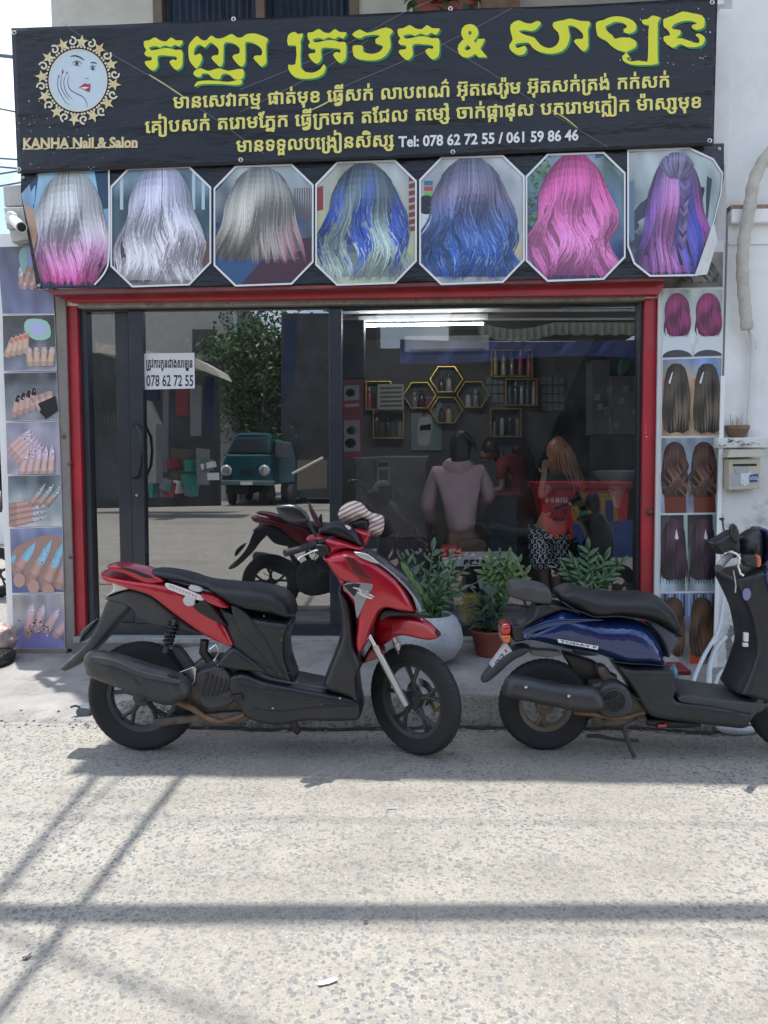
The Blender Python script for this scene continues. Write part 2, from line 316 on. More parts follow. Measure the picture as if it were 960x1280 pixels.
# outlines of the Khmer letters on the signs: steps from point to point in 1/200 em, contours split by |
KH_GLYPHS = []
for _g in (
"20 104 0 13 88 0 0 -13|20 0 0 59 2 13 9 10 13 6 20 2 19 -2 14 -6 8 -10 3 -13 0 -59 -19 0 0 59 -1 7 -5 6 -8 4 -11 1 -12 -1 -8 -4 -4 -6 -2 -7 0 -59",
"20 104 0 13 88 0 0 -13|20 0 0 59 2 13 9 10 13 6 20 2 19 -2 14 -6 8 -10 3 -13 0 -59 -19 0 0 59 -1 7 -5 6 -8 4 -11 1 -12 -1 -8 -4 -4 -6 -2 -7 0 -59|147 0 0 92 -1 6 -2 3 -5 2 -8 1 -27 0 0 13 36 0 9 -1 7 -2 4 -3 3 -5 2 -7 0 -99",
"63 0 -14 1 -11 3 -9 5 -5 7 -3 7 -1 9 0 25 34 5 15 4 11 5 7 7 2 9 -1 7 -5 5 -8 4 -12 1 -12 -1 -7 -3 -5 -4 -1 -8 2 -2 8 -2 0 -14 -9 0 -7 1 -6 4 -5 6 -1 8 1 7 3 6 5 6 9 5 11 3 14 1 15 -1 11 -3 9 -5 5 -6 3 -7 1 -7 -1 -10 -4 -9 -8 -7 -10 -6 -13 -4 -33 -6 0 -14 1 -8 5 -6 7 -3 12 -2 12 2 8 3 5 6 1 8 0 15 18 0 0 -15 -1 -9 -3 -7 -5 -7 -9 -5 -11 -3",
"20 104 0 13 87 0 0 -13|20 0 0 59 2 13 9 10 13 6 19 2 20 -2 13 -6 9 -10 2 -13 0 -59 -18 0 0 59 -2 7 -4 6 -8 3 -12 2 -11 -2 -8 -3 -5 -6 -1 -7 0 -28 4 4 9 4 17 0 0 -13 -10 0 -8 -2 -6 -3 -4 -5 -2 -8 0 -8",
"19 0 0 54 -2 2 -3 1 -4 0 0 13 20 0 4 -3 3 -5 1 -6 0 -40 26 24 25 -24 0 52 -1 5 -2 4 -6 6 -21 -6 -16 0 -7 2 -7 4 -5 5 -3 6 -1 7 0 34 18 0 0 -34 1 -4 2 -4 5 -2 13 -1 8 2 -5 6 -1 3 0 7 4 7 4 3 10 2 10 -2 6 -6 2 -8 0 -3 -5 -9 5 -2 4 -3 5 -8 1 -5 0 -74 -21 0 -22 21 -23 -21",
"103 40 0 -8 -2 -14 -9 -10 -13 -6 -20 -2 -19 2 -13 6 -9 10 -2 14 0 45 -10 13 0 7 4 6 7 8 4 6 82 0 0 -13 -81 0 -3 -4 1 -3 14 -17 0 -48 2 -8 4 -6 8 -3 11 -2 12 2 8 3 4 6 2 8 0 8|103 40 -18 0 0 9 -12 2 -8 6 -2 5 1 14 6 7 8 3 9 2 7 -1 5 -2 3 -4 1 -5|85 63 0 11 -5 0 -3 -2 -1 -2 0 -2 2 -4 3 -1",
"103 40 0 -8 -2 -14 -9 -10 -13 -6 -20 -2 -19 2 -13 6 -9 10 -2 14 0 45 -10 13 0 7 4 6 7 8 4 6 82 0 0 -13 -81 0 -3 -4 1 -3 14 -17 0 -48 2 -8 4 -6 8 -3 11 -2 12 2 8 3 4 6 2 8 0 8|103 40 -18 0 0 9 -12 2 -8 6 -2 5 1 14 6 7 8 3 9 2 7 -1 5 -2 3 -4 1 -5|85 63 0 11 -5 0 -3 -2 -1 -2 0 -2 2 -4 3 -1|147 0 0 92 -1 6 -2 3 -5 2 -8 1 -28 0 0 13 37 0 9 -1 7 -2 4 -3 3 -5 2 -14 0 -92",
"20 0 0 77 -10 13 0 7 4 6 7 8 4 6 56 0 3 1 3 0 2 4 0 13 18 0 0 -19 -5 -8 -11 -4 -65 0 -3 -4 4 -7 3 -3 3 -5 5 -5 0 -64 26 24 25 -24 0 74 18 0 0 -90 -21 0 -22 21 -23 -21",
"20 0 0 77 -10 13 0 7 4 6 7 8 4 6 56 0 3 1 3 0 2 4 0 13 18 0 0 -19 -5 -8 -11 -4 -65 0 -3 -4 4 -7 3 -3 3 -5 5 -5 0 -64 26 24 25 -24 0 74 18 0 0 -90 -21 0 -22 21 -23 -21|85 117 25 0 0 -13 -25 0|147 0 0 92 -1 6 -2 3 -5 2 -8 1 -28 0 0 13 37 0 9 -1 7 -2 4 -3 3 -5 2 -14 0 -92",
"20 47 0 39 2 13 8 10 13 6 17 2 18 -2 13 -6 8 -10 2 -13 0 -70 23 21 22 -21 0 70 3 13 8 10 13 6 17 2 18 -2 13 -6 8 -10 2 -13 0 -86 -18 0 0 86 -1 8 -5 5 -7 4 -10 1 -9 -1 -8 -4 -4 -5 -1 -8 0 -86 -21 0 -20 18 -20 -18 -21 0 0 86 -1 8 -5 5 -7 4 -10 1 -9 -1 -7 -4 -5 -5 -1 -8 0 -39|20 49 18 0 0 -5 11 -2 4 -3 3 -4 2 -6 1 -6 -1 -10 -5 -7 -7 -4 -8 -2 -5 0 -5 1 -4 2 -3 4 -1 5|38 13 5 1 4 6 -1 6 -1 2 -3 2 -4 0",
"20 104 0 13 87 0 0 -13|20 49 18 0 0 -5 11 -2 4 -3 3 -4 2 -6 1 -6 -1 -10 -5 -7 -7 -4 -8 -2 -5 0 -5 1 -4 2 -3 4 -1 5|38 13 5 1 4 6 -1 6 -1 2 -3 2 -4 0|20 46 0 13 11 23 32 8 33 -8 11 -23 0 -59 -18 0 0 59 -2 7 -4 6 -8 3 -12 2 -11 -2 -8 -3 -4 -6 -2 -7 0 -13|20 49 18 0 0 -5 11 -2 4 -3 3 -4 2 -6 1 -6 -1 -10 -5 -7 -7 -4 -8 -2 -5 0 -5 1 -4 2 -3 4 -1 5|38 13 5 1 4 6 -1 6 -1 2 -3 2 -4 0",
"59 0 -17 2 -12 6 -7 10 -2 14 0 15 18 0 0 -15 1 -8 4 -6 7 -3 8 -2 9 2 6 3 4 6 1 8 0 15 -36 8 -12 5 -9 7 -4 9 -2 10 1 8 3 8 6 6 8 5 11 3 15 1 14 -1 12 -3 8 -5 6 -6 3 -7 1 -12 -19 0 0 5 -1 6 -4 5 -8 4 -12 1 -12 -1 -8 -4 -4 -5 -2 -8 1 -7 4 -5 6 -5 21 -6 14 -2 4 6 8 2 6 -2 4 -4 2 -6 -2 -7 -2 -3 -2 -1 0 -14 -3 -14 -7 -10 -12 -6",
"107 43 0 -43 -21 0 -22 21 -23 -21 -21 0 0 77 -10 13 0 7 4 6 3 3 3 5 5 6 82 0 0 -13 -81 0 -2 -2 0 -1 -1 0 4 -8 3 -3 3 -5 5 -5 0 -64 26 24 25 -24 0 27|107 40 -18 0 0 9 -12 2 -8 6 -2 5 1 14 6 7 8 3 9 2 7 -1 5 -2 3 -4 1 -5|89 63 0 11 -5 0 -3 -2 -1 -2 0 -2 2 -4 3 -1",
"19 0 0 49 19 0 0 -15 7 0 14 -6 17 -14 4 -1 5 2 4 5 2 5 0 5 -2 9 -6 6 -11 4 -12 2 -11 3 -16 8 -6 5 -4 5 -3 7 0 7 1 8 3 8 5 6 9 5 11 3 14 1 15 -1 11 -2 9 -5 5 -5 3 -6 1 -12 -2 -5 -9 -8 -6 -2 -11 -1 0 12 3 0 3 1 4 6 0 3 -2 6 -8 4 -14 2 -13 -1 -8 -4 -5 -5 -1 -8 1 -6 3 -5 11 -8 9 -3 23 -5 9 -3 7 -5 5 -6 2 -7 1 -9 -1 -8 -3 -7 -4 -6 -14 -7 -7 -1 -7 1 -5 2 -22 17 -4 0 -4 1 0 -21",
"38 74 0 -42 2 -8 4 -6 8 -3 11 -2 12 2 8 3 4 6 2 8 0 42 18 0 0 -42 -11 -24 -33 -8 -32 8 -11 24 0 42|89 72 0 7 -5 7 -7 7 -2 5 0 2 5 6 3 5 5 6 24 0 0 -13 -24 0 19 -22 0 -10|20 72 0 7 -12 14 -2 5 0 2 13 17 24 0 0 -13 -24 0 19 -22 0 -10",
"107 43 0 -43 -21 0 -22 21 -23 -21 -21 0 0 77 -10 13 0 7 4 6 7 8 4 6 58 0 5 1 1 2 0 15 18 0 0 -13 -1 -8 -4 -6 -7 -3 -11 -1 -58 0 -2 -2 0 -1 -1 0 4 -8 3 -3 3 -5 5 -5 0 -64 26 24 25 -24 0 27|107 40 -18 0 0 9 -12 2 -8 6 -2 5 1 14 6 7 8 3 9 2 7 -1 5 -2 3 -4 1 -5|89 63 0 11 -5 0 -3 -2 -1 -2 0 -2 2 -4 3 -1",
"107 43 0 -43 -21 0 -22 21 -23 -21 -21 0 0 77 -10 13 0 7 4 6 7 8 4 6 58 0 5 1 1 2 0 15 18 0 0 -13 -1 -8 -4 -6 -7 -3 -11 -1 -58 0 -2 -2 0 -1 -1 0 4 -8 3 -3 3 -5 5 -5 0 -64 26 24 25 -24 0 27|107 40 -18 0 0 9 -12 2 -8 6 -2 5 1 14 6 7 8 3 9 2 7 -1 5 -2 3 -4 1 -5|89 63 0 11 -5 0 -3 -2 -1 -2 0 -2 2 -4 3 -1|85 117 25 0 0 -13 -25 0|147 0 0 92 -1 6 -2 3 -5 2 -8 1 -28 0 0 13 37 0 9 -1 7 -2 4 -3 3 -5 2 -14 0 -92",
"20 47 0 50 2 7 7 10 6 2 8 1 5 -1 5 -2 10 -9 1 0 5 5 6 4 6 2 6 1 7 -1 5 -2 7 -10 1 -7 0 -97 -18 0 0 96 -2 4 -2 2 -3 1 -8 -4 -6 -7 -5 -2 -4 2 -9 9 -5 2 -3 -1 -2 -2 -2 -4 0 -49|20 49 18 0 0 -5 11 -2 4 -3 3 -4 2 -6 1 -6 -1 -10 -5 -7 -7 -4 -8 -2 -5 0 -5 1 -4 2 -3 4 -1 5|38 13 5 1 4 6 -1 6 -1 2 -3 2 -4 0",
"20 104 0 13 87 0 0 -13|25 -1 -8 2 -6 4 -4 6 -3 10 10 4 5 -8 2 -1 3 0 2 3 0 7 -5 17 -1 6 1 17 3 8 7 7 8 5 11 3 13 1 20 -2 13 -6 9 -10 2 -13 0 -59 -18 0 0 59 -2 7 -4 6 -8 3 -12 2 -11 -2 -8 -4 -5 -7 -1 -14 2 -5 1 -5 2 -5 2 -14 -1 -7 -2 -6 -3 -4 -4 -3",
"32 52 0 13 63 0 0 -13|38 74 0 -42 2 -8 4 -6 8 -3 11 -2 12 2 8 3 4 6 2 8 0 42 18 0 0 -42 -11 -24 -33 -8 -32 8 -11 24 0 42|89 72 0 7 -5 7 -7 7 -2 5 0 2 5 6 3 5 5 6 24 0 0 -13 -24 0 19 -22 0 -10|20 72 0 7 -12 14 -2 5 0 2 13 17 24 0 0 -13 -24 0 19 -22 0 -10",
"32 52 0 13 63 0 0 -13|38 74 0 -42 2 -8 4 -6 8 -3 11 -2 12 2 8 3 4 6 2 8 0 42 18 0 0 -42 -11 -24 -33 -8 -32 8 -11 24 0 42|89 72 0 7 -5 7 -7 7 -2 5 0 2 5 6 3 5 5 6 24 0 0 -13 -24 0 19 -22 0 -10|20 72 0 7 -12 14 -2 5 0 2 13 17 24 0 0 -13 -24 0 19 -22 0 -10|147 0 0 92 -1 6 -2 3 -5 2 -8 1 -28 0 0 13 37 0 9 -1 7 -2 4 -3 3 -5 2 -14 0 -92",
"32 52 0 13 63 0 0 -13|38 74 0 -42 2 -8 4 -6 8 -3 11 -2 12 2 8 3 4 6 2 8 0 42 18 0 0 -42 -11 -24 -33 -8 -32 8 -11 24 0 42|89 72 0 7 -5 7 -7 7 -2 5 0 2 5 6 3 5 5 6 24 0 0 -13 -24 0 19 -22 0 -10|20 72 0 7 -12 14 -2 5 0 2 13 17 24 0 0 -13 -24 0 19 -22 0 -10|163 121 -19 0 0 33 -1 2 -2 1 -16 0 0 14 20 0 7 -1 8 -5 2 -4 0 -5 1 -6|147 0 0 92 -1 6 -2 3 -5 2 -8 1 -28 0 0 13 37 0 9 -1 7 -2 4 -3 3 -5 2 -14 0 -92",
"27 72 0 7 -13 16 0 5 12 17 25 0 0 -13 -25 0 20 -22 0 -10|46 75 0 -61 -1 -7 -3 -4 -4 -2 -15 -1 -10 4 -4 4 -3 6 -1 8 1 7 3 5 8 7 5 2 5 1 0 31|27 13 0 17 -2 0 -6 -4 -1 -4 1 -4 2 -3",
"27 72 0 7 -13 16 0 5 12 17 25 0 0 -13 -25 0 20 -22 0 -10|46 75 0 -61 -1 -7 -3 -4 -4 -2 -15 -1 -10 4 -4 4 -3 6 -1 8 1 7 3 5 8 7 5 2 5 1 0 31|27 13 0 17 -2 0 -6 -4 -1 -4 1 -4 2 -3|85 0 0 92 -1 6 -2 3 -5 2 -8 1 -27 0 0 13 37 0 9 -1 6 -2 5 -3 4 -12 0 -99",
"166 76 0 -44 -3 -14 -7 -10 -13 -6 -18 -2 -31 8 -10 24 0 54 -1 8 -5 5 -7 4 -10 1 -10 -1 -7 -4 -5 -5 -1 -8 0 -39 -18 0 0 39 10 23 31 8 31 -8 11 -23 0 -54 1 -8 4 -6 7 -3 10 -2 10 2 7 3 4 6 2 8 0 44|20 49 18 0 0 -5 11 -2 4 -3 3 -4 2 -6 1 -6 -1 -10 -5 -7 -7 -4 -8 -2 -5 0 -5 1 -4 2 -3 4 -1 5|38 13 5 1 4 6 -1 6 -1 2 -3 2 -4 0|148 72 0 7 -12 14 -2 5 0 2 13 17 24 0 0 -13 -24 0 19 -22 0 -10",
"166 76 0 -44 -3 -14 -7 -10 -13 -6 -18 -2 -31 8 -10 24 0 54 -1 8 -5 5 -7 4 -10 1 -10 -1 -7 -4 -5 -5 -1 -8 0 -39 -18 0 0 39 10 23 31 8 31 -8 11 -23 0 -54 1 -8 4 -6 7 -3 10 -2 10 2 7 3 4 6 2 8 0 44|20 49 18 0 0 -5 11 -2 4 -3 3 -4 2 -6 1 -6 -1 -10 -5 -7 -7 -4 -8 -2 -5 0 -5 1 -4 2 -3 4 -1 5|38 13 5 1 4 6 -1 6 -1 2 -3 2 -4 0|148 72 0 7 -12 14 -2 5 0 2 13 17 24 0 0 -13 -24 0 19 -22 0 -10|205 0 0 92 -1 6 -2 3 -5 2 -7 1 -28 0 0 13 37 0 9 -1 6 -2 5 -3 3 -5 2 -14 0 -92",
"27 71 0 8 -17 17 -1 4 2 4 6 7 4 6 10 0 5 1 2 2 0 15 19 0 0 -13 -1 -6 -2 -4 -4 -4 -11 -4 -18 0 25 -22 0 -11|46 75 0 -61 -1 -7 -3 -4 -4 -2 -15 -1 -10 4 -4 4 -3 6 -1 8 1 7 3 5 8 7 5 2 5 1 0 31|27 13 0 17 -2 0 -6 -4 -1 -4 1 -4 2 -3",
"31 117 15 0 0 -13 -15 0|27 71 0 8 -17 17 -1 4 2 4 6 7 4 6 10 0 5 1 2 2 0 15 19 0 0 -13 -1 -6 -2 -4 -4 -4 -11 -4 -18 0 25 -22 0 -11|46 75 0 -61 -1 -7 -3 -4 -4 -2 -15 -1 -10 4 -4 4 -3 6 -1 8 1 7 3 5 8 7 5 2 5 1 0 31|27 13 0 17 -2 0 -6 -4 -1 -4 1 -4 2 -3|85 0 0 92 -1 6 -2 3 -5 2 -8 1 -27 0 0 13 37 0 9 -1 6 -2 5 -3 4 -12 0 -99",
"34 84 -4 4 -6 10 1 3 12 16 56 0 0 -13 -56 0 13 -15|166 76 0 -44 -3 -14 -7 -10 -13 -6 -18 -2 -31 8 -10 24 0 27 -1 7 -5 6 -7 3 -10 2 -10 -2 -7 -3 -5 -6 -1 -7 0 -12 -18 0 0 12 1 10 3 8 6 6 8 4 10 2 13 1 13 -1 10 -2 8 -5 6 -6 3 -8 2 -9 0 -27 1 -8 4 -6 7 -3 10 -2 10 2 7 3 4 6 2 8 0 44|20 49 18 0 0 -5 11 -2 4 -3 3 -4 2 -6 1 -6 -1 -10 -5 -7 -7 -4 -8 -2 -5 0 -5 1 -4 2 -3 4 -1 5|38 13 5 1 4 6 -1 6 -1 2 -3 2 -4 0|148 72 0 7 -12 14 -2 5 0 2 13 17 24 0 0 -13 -24 0 19 -22 0 -10",
"34 84 -4 4 -6 10 1 3 12 16 56 0 0 -13 -56 0 13 -15|166 76 0 -44 -3 -14 -7 -10 -13 -6 -18 -2 -31 8 -10 24 0 27 -1 7 -5 6 -7 3 -10 2 -10 -2 -7 -3 -5 -6 -1 -7 0 -12 -18 0 0 12 1 10 3 8 6 6 8 4 10 2 13 1 13 -1 10 -2 8 -5 6 -6 3 -8 2 -9 0 -27 1 -8 4 -6 7 -3 10 -2 10 2 7 3 4 6 2 8 0 44|20 49 18 0 0 -5 11 -2 4 -3 3 -4 2 -6 1 -6 -1 -10 -5 -7 -7 -4 -8 -2 -5 0 -5 1 -4 2 -3 4 -1 5|38 13 5 1 4 6 -1 6 -1 2 -3 2 -4 0|148 72 0 7 -12 14 -2 5 0 2 13 17 24 0 0 -13 -24 0 19 -22 0 -10|205 0 0 92 -1 6 -2 3 -5 2 -7 1 -28 0 0 13 37 0 9 -1 6 -2 5 -3 3 -5 2 -14 0 -92",
"59 0 -17 2 -12 6 -7 10 -2 14 0 15 18 0 0 -15 1 -8 4 -6 7 -3 8 -2 9 2 6 3 4 6 1 8 0 15 -36 8 -12 5 -9 7 -4 9 -2 10 1 8 3 8 6 6 8 5 11 3 15 1 14 -1 12 -3 8 -5 6 -6 3 -7 1 -12 -19 0 0 5 -1 6 -4 5 -8 4 -12 1 -12 -1 -8 -4 -4 -5 -2 -8 1 -7 4 -5 6 -5 21 -6 14 -2 4 6 8 2 6 -2 4 -4 2 -6 -2 -7 -2 -3 -2 -1 0 -14 -3 -14 -7 -10 -12 -6|150 75 0 -123 -22 0 -21 18 -21 -18 -19 0 0 19 -3 4 -3 1 -4 0 0 14 12 0 6 -1 5 -2 2 -5 1 -6 0 -8 24 21 24 -21 0 107|131 72 0 7 -13 16 0 2 -1 1 1 3 12 16 24 0 0 -13 -24 0 20 -22 0 -10",
"110 75 0 -65 -1 -4 -3 -4 -11 -2 -18 0 0 13 11 2 2 1 1 3 0 33 -51 0 0 -42 -1 -4 -3 -4 -11 -2 -17 0 0 13 13 3 1 3 0 56 18 0 0 -10 51 0 0 10|91 72 0 7 -13 16 0 2 -1 1 1 3 12 16 24 0 0 -13 -24 0 20 -22 0 -10|22 72 0 7 -12 14 -2 5 0 2 5 6 3 5 5 6 24 0 0 -13 -24 0 19 -22 0 -10",
"-90 137 -5 1 -3 2 -2 11 1 7 3 6 4 4 6 4 7 3 9 1 15 -2 20 -9 7 -4 11 -10 0 -14|-85 149 49 0 -10 7 -13 6 -4 0 -3 1 -10 -1 -5 -2 -3 -4",
"-17 137 -13 0 0 44 13 0|-90 137 -5 1 -3 2 -2 11 1 7 3 6 4 4 6 4 7 3 9 1 15 -2 20 -9 7 -4 11 -10 0 -14|-85 149 49 0 -10 7 -13 6 -4 0 -3 1 -10 -1 -5 -2 -3 -4",
"-64 -49 0 31 -11 0 0 11 29 0 0 -42",
"-59 -49 -13 2 -9 4 -5 7 -2 9 0 20 17 0 0 -23 3 -5 5 -2 9 0 4 3 2 3 1 4 0 20 16 0 0 -20 -2 -9 -5 -7 -9 -4",
"-91 -49 0 42 17 0 0 -30 15 13 14 -13 0 30 17 0 0 -42 -19 0 -12 11 -13 -11",
"38 116 0 -141 -1 -8 -3 -5 -5 -5 -8 -3 -9 -2 -12 -1 -12 1 -9 2 -7 3 -6 5 -3 5 -1 8 0 15 24 0 0 -11 -5 0 0 -4 1 -4 3 -3 6 -3 18 0 6 3 3 3 2 4 0 141|20 115 0 15 -2 10 -4 7 -7 4 -14 1 -9 -4 -4 -3 -18 0 0 48 18 0 0 -34 5 3 10 3 18 -1 9 -3 7 -5 5 -7 3 -8 1 -11 0 -15",
"38 75 0 -58 1 -2 5 -2 10 0 0 -13 -20 0 -11 2 -3 4 -1 4 0 65|19 72 0 7 -13 16 0 5 12 17 25 0 0 -13 -25 0 20 -22 0 -10",
"17 127 -10 4 -4 4 -2 4 -1 6 2 8 4 5 9 4 11 1 0 -13 -5 0 -3 -1 -3 -4 0 -2 4 -3 9 0 5 3 4 4 3 7 2 17 15 0 -1 -14 -4 -11 -5 -8 -6 -6 -9 -4|38 75 0 -58 1 -2 5 -2 10 0 0 -13 -20 0 -11 2 -3 4 -1 4 0 65|19 72 0 7 -13 16 0 5 12 17 25 0 0 -13 -25 0 20 -22 0 -10",
"-82 137 0 39 15 0 0 -39|-52 137 0 39 15 0 0 -39",
"-103 137 0 13 34 0 10 -10 9 10 35 0 0 -13",
"-67 137 0 39 15 0 0 -39",
"-86 139 -8 10 24 19 9 10 5 10 11 -4 -2 -6 -5 -8 -8 -10 10 0 10 -2 8 -4 7 -7 -11 -9 -6 6 -6 3 -6 2 -6 1 -13 -3 -9 -5",
"-103 -49 0 21 1 6 3 6 5 5 8 3 10 2 13 1 13 -1 10 -2 7 -3 5 -5 3 -6 1 -6 0 -21 -17 0 0 21 -1 6 -4 4 -7 3 -21 0 -7 -3 -4 -4 -1 -6 0 -21",
"-37 -49 -6 1 -3 2 -3 6 -29 -2 -14 0 -10 3 -5 4 -1 7 1 5 2 4 4 3 6 2 8 1 38 0 0 8 16 0 0 -8 13 0 0 -9 -13 0 0 -8 6 -3 1 -2 0 -7 -2 -4 -4 -2|-49 -30 0 8 -29 0 -10 -1 -3 -2 -1 -2 0 -2 7 -3 13 0",
"-32 -49 -7 2 -3 2 -4 8 -60 0 0 12 60 0 0 20 16 0 0 -20 5 -1 3 -3 2 -7 0 -4 -3 -5",
"38 75 0 -94 1 -5 2 -4 3 -3 8 -4 13 1 6 3 5 5 1 7 0 9 18 0 0 -11 -1 -9 -4 -7 -6 -5 -8 -4 -9 -2 -10 -1 -9 1 -9 2 -8 4 -6 5 -4 7 -1 9 0 96|20 72 0 7 -12 14 -2 5 0 2 13 17 24 0 0 -13 -24 0 19 -22 0 -10",
"-105 -49 1 13 4 17 4 6 8 7 4 1 9 0 8 -4 6 -7 5 -12 5 -8 3 -1 4 1 4 7 2 15 0 9 16 0 0 -16 -3 -11 -4 -8 -6 -6 -6 -2 -6 -1 -8 1 -5 3 -5 6 -9 18 -3 4 -5 0 -5 -8 -1 -24",
"-72 -49 -15 2 -6 2 -5 4 -3 6 -1 12 27 6 34 12 16 0 -1 -16 -2 -7 -10 -12 -7 -4 -17 -4|-65 -36 7 2 6 3 5 4 4 5 1 4 -25 -9 -18 -4 2 -3 6 -2",
"40 77 0 -64 10 0 0 -13 -10 0 0 -21 -2 -9 -4 -8 -7 -5 -8 -3 -9 -2 -10 -1 -10 1 -9 2 -7 4 -6 5 -3 7 -1 10 -11 0 0 10 27 0 0 -9 1 -5 2 -4 3 -3 9 -4 10 0 10 4 3 3 2 4 1 5 0 19 -19 0 0 13 19 0 0 64|21 72 0 7 -13 16 0 2 -1 1 1 3 12 16 24 0 0 -13 -24 0 20 -22 0 -10",
):
    _o = []
    for _c in _g.split('|'):
        _n = [int(q) for q in _c.split()]; _x = _y = 0; _p = []
        for _i in range(0, len(_n), 2): _x += _n[_i] * 5; _y += _n[_i + 1] * 5; _p.append('%d,%d' % (_x, _y))
        _o.append(' '.join(_p))
    KH_GLYPHS.append('|'.join(_o))
KH_RUNS = [
(26137, "20,0,0 13,923,0 38,1558,0 28,1846,0 27,2774,0 0,3389,0 19,4025,0 46,4660,0 16,4960,0 10,5883,0 42,6518,0 19,6518,0 34,7153,0 2,7153,0 38,8088,0 12,8376,0 49,9011,0 33,9011,0 28,9011,0 0,9939,0 42,10575,0 25,10875,0 14,12091,0 17,12726,0 9,13361,0 43,14601,0 31,14901,0 34,15536,0 41,15536,0 10,15536,0 38,16171,0 28,16459,0 22,17387,0 35,17675,0 40,17675,0 19,17675,0 31,18610,0 34,19245,0 41,19245,0 10,19245,0 28,19880,0 0,20808,0 42,21444,0 47,21444,0 10,21731,0 4,22366,0 42,23001,0 0,23301,0 0,23937,0 42,24573,0 28,24573,0 0,25501,0 42,26137,0"),
(28810, "38,0,0 3,288,0 37,923,0 14,1211,0 28,1846,0 0,2774,0 42,3410,0 10,3710,0 38,4345,0 23,4633,0 19,5248,0 39,5883,0 18,6171,0 45,6806,0 0,6806,0 38,7742,0 12,8030,0 49,8665,0 33,8665,0 47,8665,0 0,8952,0 5,9588,0 0,10203,0 10,11139,0 39,11774,0 7,12062,0 24,12697,0 10,13925,0 38,14560,0 21,14848,0 50,15483,0 6,16085,0 0,17008,0 42,17644,0 16,17644,0 44,18279,0 15,18567,0 34,19202,0 28,19202,0 14,20430,0 0,21065,0 38,21701,0 23,21989,0 19,22604,0 38,23239,0 0,23527,0 48,24163,0 37,24163,0 0,24451,0 20,25387,0 40,26022,0 29,26310,0 50,27238,0 19,27540,0 34,28175,0 2,28175,0"),
(8610, "20,0,0 13,923,0 11,1558,0 11,2157,0 36,2756,0 24,2756,0 14,3684,0 38,4319,0 47,4607,0 4,4894,0 37,5529,0 13,5817,0 28,6452,0 32,7380,0 28,7380,0 50,8308,0"),
(7986, "47,0,0 10,287,0 35,922,0 26,922,0 1,1248,0 22,2172,0 0,2460,0 35,3096,0 13,3096,0 8,3731,0 4,4654,0 29,5289,0 30,6505,0 35,7351,0 13,7351,0"),
]

